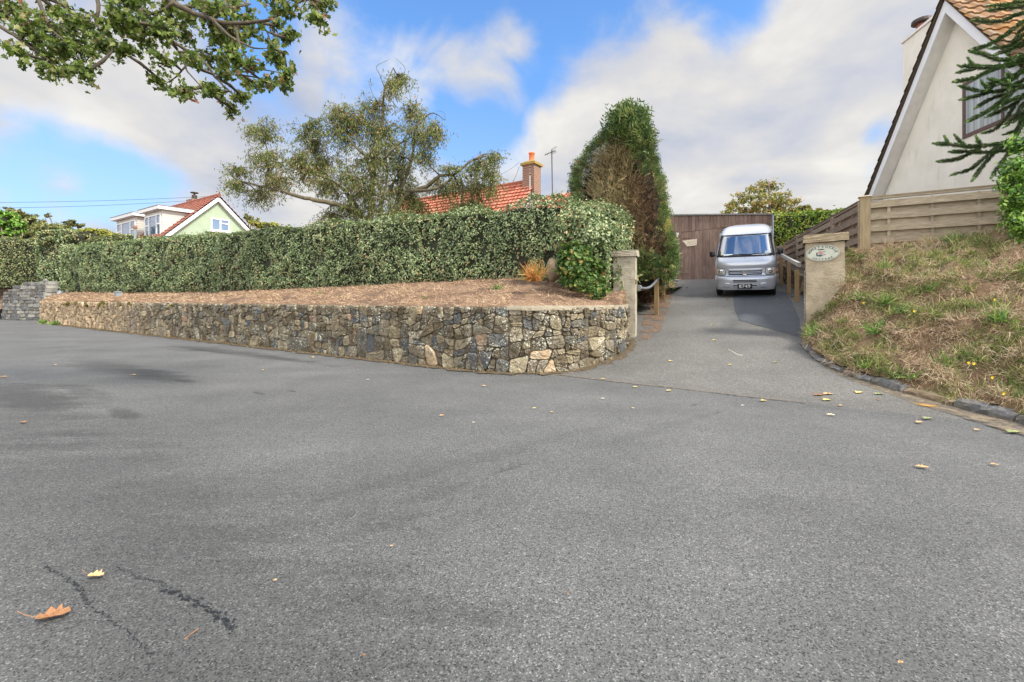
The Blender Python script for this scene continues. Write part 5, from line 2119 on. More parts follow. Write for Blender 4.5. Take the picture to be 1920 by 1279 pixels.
build(fr, 'frame', M_BRF, wn)
M_HG, t = base_mat('house_glass')
t.p.inputs['Base Color'].default_value = C(70, 76, 80); t.p.inputs['Roughness'].default_value = .03; t.p.inputs['Coat Weight'].default_value = 1; t.p.inputs['Coat IOR'].default_value = 1.8
m_ = wbox(q0 - .07, q1_ + .07, zt0 - .06, zb0_ + .07, rec - .006, rec - .004)
M_PANE, t = base_mat('net_curtain')
mp = t.n('ShaderNodeMapping'); mp.inputs['Scale'].default_value = (5, 5, .05); t.l(t.pos, mp.inputs[0])
n = t.noise(mp.outputs[0], 3.0, 3, .5)
t.l(t.ramp(n, [(.3, C(120, 126, 124)), (.7, C(190, 194, 190))]), t.p.inputs['Base Color'])
t.p.inputs['Roughness'].default_value = .3; t.p.inputs['Coat Weight'].default_value = 1.0; t.p.inputs['Coat Roughness'].default_value = .03
build(m_, 'pane', M_PANE, wn)
# chimney on the far slope
X1 = 1.35
qa, zc = gablehit(1693, 82, X1)
qb = qa - 2.2
ch = MB()
zc2 = zc + .0
ch.prism([hw(qa, X1, zev - 1), hw(qb, X1, zev - 1), hw(qb, X1, zc), hw(qa, X1, zc)], hev.to_3d() * 1.0)
chm = build(ch, 'chimney', M_RENDER, hs)
ch = MB()
ch.prism([hw(qa + .04, X1 - .04, zc + .002), hw(qb, X1 - .04, zc + .002), hw(qb, X1 - .04, zc + .07), hw(qa + .04, X1 - .04, zc + .07)], hev.to_3d() * 1.08)
build(ch, 'capping', M_SOFF, chm)
M_TERRA = plain('terracotta', C(150, 86, 66), .8, 0, .2, 20)
M_COWL = plain('cowl_metal', C(74, 62, 58), .6, .5, .2, 20)
qp, zp = gablehit(1729, 54, X1 + .35)
cb = hw(qp, X1 + .35, zc + .07)
mb = MB(); mb.tube([cb, cb + Vector((0, 0, .32))], [.15, .13], 14); build(mb, 'pot', M_TERRA, chm, smooth=True)
mb = MB(); mb.tube([cb + Vector((0, 0, .36)), cb + Vector((0, 0, .44)), cb + Vector((0, 0, .50))], [.25, .24, .06], 16)
for k in range(4):
    a_ = k * math.pi / 2; mb.tube([cb + Vector((.12 * math.cos(a_), .12 * math.sin(a_), .30)), cb + Vector((.14 * math.cos(a_), .14 * math.sin(a_), .37))], .012, 4)
build(mb, 'cowl', M_COWL, chm)

# ------------------------------------------------------------------ green gable house far left
KG = 40.0
def gpt(p, q, z):     # p metres left along the ridge, q metres along the gable (+ = away, right in the photo)
    dap = .767 * KG
    ap = Vector(((410 - CX) / F * dap, dap))
    c = ap - U * p + Vector((.55, .835)) * q
    return Vector((c.x, c.y, z))
zga = EYE + (YH - 368) / F * .767 * KG
gh = thing('green_house', 'pale green gable house with a red tiled roof and two white dormers beyond the hedge', 'house', gpt(0, 0, 0))
hwid = 4.6; GP = .97
zge = zga - hwid * GP
M_GREEN = plain('green_render', C(160, 174, 148), .9, 0, .05, 3, .2)
mb = MB()
mb.add([gpt(.25, -hwid + .2, -1), gpt(.25, hwid - .2, -1), gpt(.25, hwid - .2, zge), gpt(.25, 0, zga - .25), gpt(.25, -hwid + .2, zge)], [(0, 1, 2, 3, 4)])
mb.add([gpt(.25, -hwid + .2, -1), gpt(13, -hwid + .2, -1), gpt(13, -hwid + .2, zge), gpt(.25, -hwid + .2, zge)], [(0, 1, 2, 3)])
build(mb, 'wall', M_GREEN, gh)
M_TILE_R = tile_mat('red_tiles', [(0, C(112, 62, 48)), (.5, C(136, 78, 60)), (1, C(122, 82, 68))], None)
mb = MB()
tiled_slope(mb, gpt(-.06, 0, zga + .02), (-U * 13).to_3d(), gpt(0, -hwid - .15, zge - .15) - gpt(0, 0, zga), 32, 22, .05, .06)
tiled_slope(mb, gpt(-.06, 0, zga + .02), (-U * 13).to_3d(), gpt(0, hwid + .15, zge - .15) - gpt(0, 0, zga), 20, 22, .05, .06)
mb.tube([gpt(-.08, 0, zga + .04), gpt(13, 0, zga + .04)], .13, 8)
groof = build(mb, 'roof', M_TILE_R, gh)
mb = MB()
for s in (-1, 1):
    mb.prism([gpt(0, 0, zga - .05), gpt(0, s * (hwid + .1), zge - .15), gpt(0, s * (hwid + .1), zge - .42), gpt(0, 0, zga - .34)], (-U * .04).to_3d())
    mb.add([gpt(.04, 0, zga - .30), gpt(.04, s * hwid, zge - .37), gpt(.26, s * hwid, zge - .37), gpt(.26, 0, zga - .30)], [(0, 1, 2, 3)])
build(mb, 'bargeboard', M_BARGE, gh)
def ghit(px, py, p):      # pixel ray with the plane at p
    X0 = gpt(p, 0, 0); rx = (px - CX) / F
    q = (rx * X0.y - X0.x) / (.55 - rx * .835)
    return q, EYE + (YH - py) / F * (X0.y + .835 * q)
def ghit_q(px, py, q):    # with the plane at q (parallel to the ridge)
    X0 = gpt(0, q, 0); rx = (px - CX) / F
    p = (rx * X0.y - X0.x) / (-U.x + rx * U.y)
    return p, EYE + (YH - py) / F * (X0.y - U.y * p)
M_GLB, t = base_mat('blue_glass')
t.p.inputs['Base Color'].default_value = C(74, 104, 136); t.p.inputs['Roughness'].default_value = .05; t.p.inputs['Coat Weight'].default_value = 1; t.p.inputs['Coat IOR'].default_value = 2.0
def gwin(p, qa, qb, za, zb, bars, parent, d=0.0):
    """white framed window on a plane of constant p"""
    wn_ = thing('window', None, None, (0, 0, 0)); wn_.parent = parent; wn_.location = (0, 0, 0)
    f_ = MB()
    def bx_(a, b, c, e_, w=.05):
        f_.prism([gpt(p - d, a, c), gpt(p - d, b, c), gpt(p - d, b, e_), gpt(p - d, a, e_)], (U * w).to_3d())
    bx_(qa, qa + .08, za, zb); bx_(qb - .08, qb, za, zb); bx_(qa + .08, qb - .08, zb - .08, zb); bx_(qa + .08, qb - .08, za, za + .08)
    for (a, b, c, e_) in bars: bx_(qa + (qb - qa) * a, qa + (qb - qa) * b, za + (zb - za) * c, za + (zb - za) * e_)
    f_.prism([gpt(p - d, qa - .1, za - .10), gpt(p - d, qb + .1, za - .10), gpt(p - d, qb + .1, za - .003), gpt(p - d, qa - .1, za - .003)], (U * .14).to_3d())
    build(f_, 'frame', M_WHITE, wn_)
    g_ = MB(); g_.add([gpt(p - d - .012, qa + .04, za + .04), gpt(p - d - .012, qb - .04, za + .04), gpt(p - d - .012, qb - .04, zb - .04), gpt(p - d - .012, qa + .04, zb - .04)], [(0, 1, 2, 3)])
    build(g_, 'pane', M_GLB, wn_)
qa_, za_ = ghit(395, 432, .25); qb_, zb_2 = ghit(430, 411, .25); _, zt_2 = ghit(395, 408.5, .25)
gwin(.25, qa_, qb_, za_, zt_2, [(.46, .54, .06, .94), (.54, .94, .60, .68)], gh)
# dormers
M_SIDING, t = base_mat('white_siding')
sx = t.n('ShaderNodeSeparateXYZ'); t.l(t.pos, sx.inputs[0])
fr_ = t.math('FRACT', t.math('MULTIPLY', sx.outputs[2], 6.5))
t.l(t.ramp(fr_, [(0, C(110, 108, 104)), (.16, C(190, 188, 180)), (1, C(204, 202, 194))]), t.p.inputs['Base Color'])
t.p.inputs['Roughness'].default_value = .7
bump(t, fr_, .4, .03)
def dormer(pR, width, ztop, qf, zbot, pxs):
    dm = thing('dormer', None, None, (0, 0, 0)); dm.parent = gh
    q_back = -(zga - ztop) / GP
    mb = MB()
    mb.prism([gpt(pR, qf, zbot), gpt(pR, q_back + .3, zbot), gpt(pR, q_back + .3, ztop), gpt(pR, qf, ztop)], (-U * width).to_3d())
    build(mb, 'cheek', M_SIDING, dm)
    mb = MB()
    mb.prism([gpt(pR - .25, qf - .3, ztop + .002), gpt(pR - .25, q_back + .25, ztop + .002), gpt(pR - .25, q_back + .25, ztop + .2), gpt(pR - .25, qf - .3, ztop + .2)], (-U * (width + .5)).to_3d())
    build(mb, 'fascia', M_WHITE, dm)
    mb = MB()
    mb.prism([gpt(pR - .27, qf - .32, ztop + .203), gpt(pR - .27, q_back + .25, ztop + .203), gpt(pR - .27, q_back + .25, ztop + .24), gpt(pR - .27, qf - .32, ztop + .24)], (-U * (width + .54)).to_3d())
    build(mb, 'flat_roof', M_FELT, dm)
    wn_ = thing('window', None, None, (0, 0, 0)); wn_.parent = dm
    f_ = MB(); zA, zB = zbot + .75, ztop - .22
    a0, a1 = pR + .12, pR + width - .12
    def bx_(a, b, c, e_): f_.prism([gpt(a, qf - .002, c), gpt(b, qf - .002, c), gpt(b, qf - .002, e_), gpt(a, qf - .002, e_)], (-.55 * .06, -.835 * .06, 0))
    wv = a1 - a0
    for (u0, u1, v0, v1) in ((0, .04, 0, 1), (.96, 1, 0, 1), (.04, .96, .94, 1), (.04, .96, 0, .06), (.24, .28, .06, .94), (.70, .74, .06, .94), (.04, .24, .5, .56), (.74, .96, .5, .56)):
        bx_(a0 + wv * u0, a0 + wv * u1, zA + (zB - zA) * v0, zA + (zB - zA) * v1)
    build(f_, 'frame', M_WHITE, wn_)
    g_ = MB(); g_.add([gpt(a0, qf - .02, zA), gpt(a1, qf - .02, zA), gpt(a1, qf - .02, zB), gpt(a0, qf - .02, zB)], [(0, 1, 2, 3)])
    build(g_, 'pane', M_GLB, wn_)
# near dormer: right front top corner at px(304,391), its roof meets the slope at px(357,400)
best = None
for ip_ in range(5, 120):
    p_ = ip_ * .05
    q_, z_ = ghit(355, 401, p_)
    if abs((zga + q_ * GP) - z_) < .1:
        best = (p_, q_, z_); break
if best is None: best = (1.2, -3, zga - 2.9)
pR = best[0]
qf, ztf = ghit(304, 393, pR)
ztf = best[2] * .5 + ztf * .5
pL, _ = ghit_q(271.5, 408, qf)
dormer(pR, max(1.5, pL - pR), ztf, qf, ztf - 2.3, None)
pR2, z2 = ghit_q(256.5, 409, qf); pL2, _ = ghit_q(219, 420, qf)
dormer(pR2, max(1.5, pL2 - pR2), ztf, qf, ztf - 2.3, None)
# chimney with metal cowl
pch, _ = ghit_q(350, 383, 0)
cbase = gpt(pch, .5, zga - .4)
M_BRICK, t = base_mat('brick')
bt = t.n('ShaderNodeTexBrick'); bt.inputs['Scale'].default_value = 1.0
bt.inputs['Color1'].default_value = C(140, 88, 64); bt.inputs['Color2'].default_value = C(112, 84, 66); bt.inputs['Mortar'].default_value = C(150, 138, 122)
bt.inputs['Brick Width'].default_value = .23; bt.inputs['Row Height'].default_value = .08; bt.inputs['Mortar Size'].default_value = .012
cmbx = t.n('ShaderNodeCombineXYZ'); sx = t.n('ShaderNodeSeparateXYZ'); t.l(t.pos, sx.inputs[0])
t.l(t.math('ADD', sx.outputs[0], sx.outputs[1]), cmbx.inputs[0]); t.l(sx.outputs[2], cmbx.inputs[1])
t.l(cmbx.outputs[0], bt.inputs[0]); t.l(bt.outputs[0], t.p.inputs['Base Color']); t.p.inputs['Roughness'].default_value = .9
mb = MB(); mb.box(cbase + Vector((0, 0, .35)), .9, .7, .9, (U.x, U.y, 0), (.55, .835, 0))
gc_ = build(mb, 'chimney', M_BRICK, groof)
mb = MB(); mb.tube([cbase + Vector((0, 0, .80)), cbase + Vector((0, 0, 1.15)), cbase + Vector((0, 0, 1.18)), cbase + Vector((0, 0, 1.3))], [.17, .17, .06, .06], 12)
mb.tube([cbase + Vector((0, 0, 1.3)), cbase + Vector((0, 0, 1.36))], .26, 12)
build(mb, 'cowl', M_COWL, gh)

# ------------------------------------------------------------------ pink house behind the tree
DP = 21.0
PA = Vector(((1004 - CX) / F * DP, DP)); zpa = EYE + (YH - 340) / F * DP
V2 = Vector((.55, .835))
def ppt(p, q, z):
    c = PA - U * p + V2 * q
    return Vector((c.x, c.y, z))
ph_ = thing('pink_house', 'pale pink gabled cottage with a bright orange tiled roof and brick chimney', 'house', ppt(0, 0, 0))
hp = 4.2
M_PINK = plain('pink_render', C(216, 192, 184), .9, 0, .05, 3)
mb = MB()
mb.add([ppt(.1, -hp + .1, 0), ppt(.1, hp - .1, 0), ppt(.1, hp - .1, zpa - hp * 1.25), ppt(.1, 0, zpa - .1), ppt(.1, -hp + .1, zpa - hp * 1.25)], [(0, 1, 2, 3, 4)])
mb.add([ppt(.1, -hp + .1, 0), ppt(9, -hp + .1, 0), ppt(9, -hp + .1, zpa - hp * 1.25), ppt(.1, -hp + .1, zpa - hp * 1.25)], [(0, 1, 2, 3)])
mb.add([ppt(9, -hp + .1, 0), ppt(9, hp - .1, 0), ppt(9, hp - .1, zpa - hp * 1.25), ppt(9, 0, zpa - .1), ppt(9, -hp + .1, zpa - hp * 1.25)], [(0, 1, 2, 3, 4)])
build(mb, 'wall', M_PINK, ph_)
M_TILE_P = tile_mat('orange_red_tiles', [(0, C(150, 80, 62)), (.4, C(178, 100, 76)), (.75, C(198, 136, 108)), (1, C(166, 90, 68))], None)
mb = MB()
tiled_slope(mb, ppt(-.02, 0, zpa), (-U * 9.1).to_3d(), ppt(0, -hp - .15, zpa - (hp + .15) * 1.25) - ppt(0, 0, zpa), 44, 30, .06, .018)
tiled_slope(mb, ppt(-.02, 0, zpa), (-U * 9.1).to_3d(), ppt(0, hp + .15, zpa - (hp + .15) * 1.25) - ppt(0, 0, zpa), 24, 20, .05, .02)
build(mb, 'roof', M_TILE_P, ph_)
M_OCHRE = plain('ochre_lichen', C(150, 124, 66), .9, 0, .25, 20)
mb = MB(); mb.tube([ppt(-.03, 0, zpa + .04), ppt(9.1, 0, zpa + .04)], .09, 6); build(mb, 'ridge', M_TERRA, ph_)
zct = EYE + (YH - 311) / F * DP
mb = MB(); mb.box(ppt(.20, .0, (zct + zpa) / 2 - .4), .62, .62, zct - zpa + .8, (U.x, U.y, 0), (V2.x, V2.y, 0)); pch_ = build(mb, 'chimney', M_BRICK, ph_)
mb = MB(); mb.box(ppt(.20, 0, zct + .05), .78, .78, .11, (U.x, U.y, 0), (V2.x, V2.y, 0)); mb.box(ppt(.20, 0, zct + .155), .66, .66, .10, (U.x, U.y, 0), (V2.x, V2.y, 0), taper=.7); build(mb, 'chimney_cap', M_OCHRE, pch_)
M_POT = plain('orange_pot', C(214, 116, 70), .8, 0, .12, 20)
cp = ppt(.20, 0, zct + .2); mb = MB(); mb.tube([cp, cp + Vector((0, 0, .05)), cp + Vector((0, 0, .34)), cp + Vector((0, 0, .36)), cp + Vector((0, 0, .42))], [.16, .13, .12, .15, .15], 14); build(mb, 'chimney_pot', M_POT, pch_, smooth=True)
M_GPIPE = plain('grey_downpipe', C(160, 162, 158), .5, 0, .1, 20)
mb = MB(); mb.tube([ppt(.05, -.42, zpa + .15), ppt(.05, -.42, 1.0)], .035, 6); build(mb, 'flue_pipe', M_GPIPE, ph_)

# low outbuilding roof right of the aerial
DQ = 19.5
QA = Vector(((1094 - CX) / F * DQ, DQ)); zqa = EYE + (YH - 359) / F * DQ
ob = thing('outbuilding', 'low outbuilding with a red tiled roof, just showing between the aerial and the tall conifer', 'outbuilding', (QA.x, QA.y, 0))
def opt(p, q, z):
    c = QA - U * p + V2 * q
    return Vector((c.x, c.y, z))
mb = MB(); tiled_slope(mb, opt(0, 0, zqa), (-U * 1.9).to_3d(), opt(0, -1.8, zqa - 1.3) - opt(0, 0, zqa), 9, 9, .05, .05)
build(mb, 'roof', M_TILE_P, ob)
mb = MB(); mb.prism([opt(0.05, -1.7, 0), opt(1.85, -1.7, 0), opt(1.85, -1.7, zqa - 1.3), opt(.05, -1.7, zqa - 1.3)], (V2 * 1.7).to_3d()); build(mb, 'wall', M_PINK, ob)

# television aerial on its mast
DA = 18.5
M_MAST = plain('mast_metal', C(92, 94, 98), .5, .6, .1, 20)
ab_ = at(1036.5, 400, DA); atp = at(1034.5, 281, DA)
ae = thing('tv_aerial', 'thin grey mast with a television aerial above the hedge, between the chimney and the conifer', 'aerial', Vector((ab_.x, ab_.y, .8)))
mb = MB(); mb.tube([Vector((ab_.x, ab_.y, .8)), ab_, atp], .026, 8); build(mb, 'mast', M_MAST, ae)
bd_ = Vector((-.75, -.35, -.42)).normalized()
b0 = atp + Vector((.05, 0, -.08))
mb = MB(); mb.tube([b0 - bd_ * .12, b0 + bd_ * .42], .018, 6)
sd_ = bd_.cross(Vector((0, 0, 1))).normalized(); sd2 = bd_.cross(sd_)
for k in range(6):
    c = b0 + bd_ * (.0 + .075 * k); w = .16 - .012 * k
    mb.tube([c - sd_ * w, c + sd_ * w], .008, 4)
    mb.tube([c - sd2 * .06, c + sd2 * .06], .007, 4)
for k in (-1, 1):
    c = b0 - bd_ * .06 + Vector((0, 0, .09 * k)); mb.tube([c - sd_ * .22, c + sd_ * .22], .009, 4); mb.tube([c - sd_ * .18 + Vector((0, 0, .05)), c + sd_ * .18 + Vector((0, 0, .05))], .008, 4)
build(mb, 'antenna', M_MAST, ae)

# bird feeder post in front of the dormer, overhead cables
M_GP = plain('grey_post', C(132, 138, 142), .6, 0, .1, 10)
M_BH = plain('bird_box', C(150, 112, 88), .8, 0, .2, 10)
bp_ = at(253.5, 452, 19.5)
bb = thing('marker_post', 'slim grey post with a brown top sticking up in front of the dormers', 'post', Vector((bp_.x, bp_.y, 1.2)))
mb = MB(); mb.tube([Vector((bp_.x, bp_.y, 1.2)), at(253.5, 431, 19.5)], .05, 8); build(mb, 'shaft', M_GP, bb)
mb = MB(); mb.tube([at(253.5, 431, 19.5), at(253.3, 427, 19.5), at(253.2, 423.5, 19.5)], [.045, .085, .075], 8); build(mb, 'head', M_BH, bb)
M_CABLE = plain('black_cable', C(70, 76, 86), .7)
def cable(name, label, a, b, sag, r=.012):
    mb = MB(); pts = []
    for k in range(33):
        f = k / 32; p = a.lerp(b, f); p.z -= sag * 4 * f * (1 - f); pts.append(p)
    mb.tube(pts, r, 4)
    o = build(mb, name, M_CABLE); tag(o, label, 'cable', None)
cable('overhead_cable', 'upper overhead cable crossing the left sky above the dormers', at(-260, 378, 33), at(410, 368, 34), .25, .014)
cable('overhead_cable', 'lower overhead cable dipping across the left sky', at(-260, 388, 27), at(352, 377, 31), .25, .012)
cable('house_cable', 'thin cable reaching the pink house chimney from behind the tree', at(940, 327, 24), ppt(.7, -.3, zpa + .9), .05, .008)
cable('house_cable', 'thin slack cable rising to the pink house chimney', at(962, 341, 23), ppt(.7, -.3, zpa + .7), .05, .008)
# meter box on the bank
mbp = at(221, 552, 15.6)
e = thing('junction_box', 'small grey box on the bank under the left part of the hedge', 'box', mbp)
mb = MB(); mb.box(mbp, .20, .14, .14, (U.x, U.y, 0), (V2.x, V2.y, 0)); build(mb, 'case', M_GP, e)
mb = MB(); mb.box(mbp + Vector((0, 0, .08)), .24, .18, .02, (U.x, U.y, 0), (V2.x, V2.y, 0), taper=.8); build(mb, 'lid', M_GP, e)
# ------------------------------------------------------------------ hedges
M_TWIG = bark_mat('twig_bark', C(84, 72, 58), C(128, 114, 94), 20)
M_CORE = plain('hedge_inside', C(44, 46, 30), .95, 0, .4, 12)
SILVER = [(0, C(54, 72, 42)), (.18, C(84, 104, 62)), (.42, C(114, 133, 84)), (.68, C(141, 155, 108)), (.90, C(164, 173, 128)), (.97, C(184, 178, 128)), (1, C(176, 144, 98))]
M_ELA = leaf_mat('silver_hedge_leaf', SILVER, .42, .15, .27, 1.0, .5)
M_ELA2 = leaf_mat('olive_hedge_leaf', [(0, C(46, 58, 32)), (.25, C(78, 92, 54)), (.55, C(112, 122, 76)), (.85, C(146, 150, 104)), (1, C(178, 160, 112))], .5, .15, .15, 1.0)


def hedge(name, label, foot, top_fn, depth, n_per_m2, leaf, mat, lw=.5, seed=1, bulge=.06, ends=True, group=None, lsize=None, front_lean=.0):
    """foot(s 0..1) -> (Vector2, zb), top_fn(s)-> zt; good side faces the camera"""
    g = np.random.default_rng(seed)
    K = 80
    a0, a1 = foot(0.0)[0], foot(1.0)[0]
    Lh = (a1 - a0).length
    d2 = (a1 - a0).normalized(); nb_ = Vector((-d2.y, d2.x))
    if nb_.dot(a0 + a1) < 0: nb_ = -nb_          # points away from the camera
    def srf(s, v, face):
        """v 0..1; face 0 front, 1 top, 2 right end, 3 left end, 4 back"""
        f, zb = foot(s); zt = top_fn(s)
        h = zt - zb
        if face == 0:
            p = Vector((f.x, f.y, zb + h * v)); q = nb_ * (.10 * (v ** 6) + front_lean * v)
            # the foot tucks under
            q = q + nb_ * (.14 * (1 - min(1, v / .15)) ** 2)
            n = Vector((-nb_.x, -nb_.y, .15 + .9 * max(0, v - .85) / .15))
            return p + q.to_3d(), n
        if face == 1:
            w = .10 + (depth - .2) * v
            return Vector((f.x + nb_.x * w, f.y + nb_.y * w, zt + .05 * math.sin(math.pi * v))), Vector((0, 0, 1))
        if face == 4:
            return Vector((f.x + nb_.x * depth, f.y + nb_.y * depth, zb + h * v)), Vector((nb_.x, nb_.y, 0))
        if face == 2:
            f, zb = foot(1.0); zt = top_fn(1.0)
            return Vector((f.x + nb_.x * depth * s, f.y + nb_.y * depth * s, zb + (zt - zb) * v)) + (d2 * (.05 - .1 * v ** 4)).to_3d(), Vector((d2.x, d2.y, .1))
        f, zb = foot(0.0); zt = top_fn(0.0)
        return Vector((f.x + nb_.x * depth * s, f.y + nb_.y * depth * s, zb + (zt - zb) * v)), Vector((-d2.x, -d2.y, .1))
    hm = sum(top_fn(s) - foot(s)[1] for s in (.0, .25, .5, .75, 1)) / 5
    P_, N_, = [], []
    faces = [(0, Lh * hm, 1.0), (1, Lh * depth, 1.0), (4, Lh * hm, .25)]
    if ends: faces += [(2, depth * hm, 1.1), (3, depth * hm, 1.0)]
    for fc, area, dens in faces:
        for _ in range(int(area * n_per_m2 * dens)):
            s, v = g.random(), g.random()
            p, n = srf(s, v, fc)
            q = Vector((p.x * 1.1, p.y * 1.1, p.z * 1.1))
            b = bulge * (noise.noise(q) * 1.4 + .75 * noise.noise(q * 3.1))
            b -= abs(g.normal(0, .035))
            n = n.normalized()
            # shaded gaps
            if noise.noise(q * 4.3 + Vector((9, 3, 1))) > .25 and g.random() < .8: b -= .12
            if fc == 1 and g.random() < .12: b += abs(g.normal(0, .07))
            P_.append(p + n * b); N_.append(n)
    P_ = np.array([list(p) for p in P_]); N_ = np.array([list(p) for p in N_])
    e = thing(name, label, 'hedge', (a1.x, a1.y, foot(1.0)[1]), group=group)
    ls = lsize(P_) if lsize else leaf
    v, f, r = leaves(P_, N_ + [0, 0, .2], ls, np.asarray(ls) * lw, LEAF_OVAL, .55, .14, gen=g)
    npobj('foliage', v, f, r, mat, e)
    mb = MB(); rows = []
    for (fc, v_) in [(0, 0), (0, .12), (0, .4), (0, .7), (0, .93), (1, .05), (1, .95), (4, .9), (4, 0)]:
        rw = []
        for i in range(K + 1):
            s = .003 + .994 * i / K
            p, n = srf(s, v_, fc)
            n = n.normalized()
            q = Vector((p.x * 1.5, p.y * 1.5, p.z * 1.5))
            rw.append(p - n * (.14 + .06 * noise.noise(q)))
        rows.append(rw)
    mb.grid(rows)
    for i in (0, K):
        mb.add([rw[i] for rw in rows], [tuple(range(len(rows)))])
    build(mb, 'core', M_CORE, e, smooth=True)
    # stems at the foot
    mb = MB()
    for i in range(int(Lh * 3.5)):
        s = (i + g.random()) / int(Lh * 3.5)
        f, zb = foot(s)
        c = Vector((f.x, f.y, zb - .05)) + (nb_ * float(g.uniform(.15, .4))).to_3d()
        mb.tube([c, c + Vector((g.normal(0, .04), -.05, .2)), c + Vector((g.normal(0, .09), -.1, .42))], [.016, .012, .008], 4)
    build(mb, 'stems', M_TWIG, e)
    return e


def main_foot(s):
    p = hline(s)
    return p, hz(s)[0]


hd_len = (H1 - H0).length
e = hedge('clipped_hedge', 'long clipped hedge of silvery green leaves on the straw bank above the stone wall', main_foot, lambda s: hz(s)[1], 1.15, 900, .062, M_ELA, .46, 3, .12,
          lsize=lambda P: .052 + .0015 * P[:, 1])

# rounded right end of that hedge, spilling beside the pillar
M_TRUNK = bark_mat('grey_bark', C(86, 80, 68), C(140, 130, 112), 12)


def clump_pts(blobs, n, g, tight=.55, sub=7, hollow=.35):
    """blobs: (centre Vector, (rx,ry,rz), weight). Leaves gather in sub-clumps near the outside."""
    P_, N_ = [], []
    tot = sum(b[2] for b in blobs)
    for c, r, w in blobs:
        m = max(8, int(n * w / tot))
        ks = max(3, int(sub * (1 + r[0])))
        sc = unit(g.normal(0, 1, (ks, 3))) * (hollow + (1 - hollow) * g.random((ks, 1)) ** .6)
        k = g.integers(0, ks, m)
        q = sc[k] * .78 + g.normal(0, tight / math.sqrt(ks) * .75, (m, 3))
        P_.append(np.array([list(c)]) + q * np.array([r])); N_.append(unit(q) + [0, 0, .35])
    return np.concatenate(P_), np.concatenate(N_)


def shrub(name, label, cat_, blobs, n, leaf, mat, lw=.5, seed=1, kind=LEAF_OVAL, stems=6, base=None, group=None, droop=None, jit=.6, core=None, sub=7, tight=.55, stem_mat=None, r0=.03):
    g = np.random.default_rng(seed)
    c0 = sum((b[0] for b in blobs), Vector((0, 0, 0))) / len(blobs)
    base = Vector(base) if base is not None else Vector((c0.x, c0.y, zg(c0.x, c0.y)))
    e = thing(name, label, cat_, base, group=group)
    P_, N_ = clump_pts(blobs, n, g, tight, sub)
    v, f, r = leaves(P_, N_, leaf, leaf * lw, kind, jit, .14, droop, g)
    npobj('foliage', v, f, r, mat, e)
    mb = MB()
    for b in blobs:
        for k in range(max(1, stems // len(blobs) + (1 if g.random() < .5 else 0))):
            tgt = b[0] + Vector((g.normal(0, .35) * b[1][0], g.normal(0, .35) * b[1][1], g.normal(0, .35) * b[1][2]))
            mid = base.lerp(tgt, .5) + Vector((g.normal(0, .1), g.normal(0, .1), 0)) * (tgt - base).length * .5
            mb.tube([base, mid, tgt], [r0, r0 * .6, r0 * .25], 5)
    build(mb, 'stems', stem_mat or M_TWIG, e, smooth=True)
    if core:
        mb = MB()
        for c, rr_, w in blobs:
            rows = []
            for j in range(7):
                ph = math.pi * j / 6
                rows.append([c + Vector((rr_[0] * core * math.sin(ph) * math.cos(2 * math.pi * k / 10), rr_[1] * core * math.sin(ph) * math.sin(2 * math.pi * k / 10), rr_[2] * core * math.cos(ph))) * 1.0 for k in range(10)])
            mb.grid(rows, close=True)
        build(mb, 'core', M_CORE, e, smooth=True)
    return e


def B(px, py, d, rx, ry, rdep=None, w=None):
    """blob from its pixel centre and pixel radii at distance d"""
    s = d / F
    rdep = rdep if rdep is not None else min(rx, ry) * 1.1
    return (at(px, py, d), (rx * s, rdep * s, ry * s), w if w is not None else rx * ry)


hb = [B(1112, 440, 8.3, 42, 46), B(1098, 418, 8.4, 40, 35), B(1134, 495, 8.1, 16, 38), B(1140, 440, 8.3, 20, 32), B(1080, 402, 8.6, 35, 22), B(1060, 440, 8.6, 35, 50), B(1132, 528, 7.95, 10, 18)]
hb_e = shrub('silver_shrub', 'bushy rounded clump of larger silvery leaves between the long hedge and the gate pillar', 'shrub', hb, 15000, .070, M_ELA, .50, 5, core=.40, sub=60, tight=1.6)

M_VINE = leaf_mat('lobed_green_leaf', [(0, C(40, 62, 28)), (.3, C(62, 90, 40)), (.6, C(86, 114, 52)), (.9, C(116, 136, 66)), (1, C(150, 112, 66))], .5, .25, .15, 3.0)
vb = [B(1078, 478, 7.95, 34, 26, 18), B(1095, 503, 7.8, 46, 30, 20), B(1102, 528, 7.65, 40, 26, 18), B(1118, 548, 7.5, 24, 14, 14), B(1062, 500, 7.9, 20, 26, 14), B(1070, 530, 7.8, 22, 18, 12)]
shrub('currant_bush', 'fresh green lobed-leaf bush hanging over the bank beside the orange grass clump', 'bush', vb, 5200, .085, M_VINE, .8, 6, LEAF_LOBED, 8, core=.4, base=at(1085, 548, 7.7), sub=30, tight=1.2)

# tall clipped conifer, its near end cut back to bare wood
CD = Vector((.40, .917)); CE = Vector((CD.y, -CD.x))
CK = 11.0 / 8.75
CC0 = Vector(((1159 - CX) / F * 11.0, 11.0))
zc_b = 1.28
CH = EYE + (YH - 204) / F * 11.4 - zc_b - .52


def con_prof(v):
    """half width over height 0..1"""
    return CK * interp(v, [0, .10, .25, .50, .68, .78, .86, .93, .975, 1.0], [.40, .56, .74, .82, .79, .71, .59, .43, .26, .08])


def con_shift(v): return CK * interp(v, [0, .18, .4, .6, .75, 1.0], [.46, .32, .02, -.06, -.12, .10])


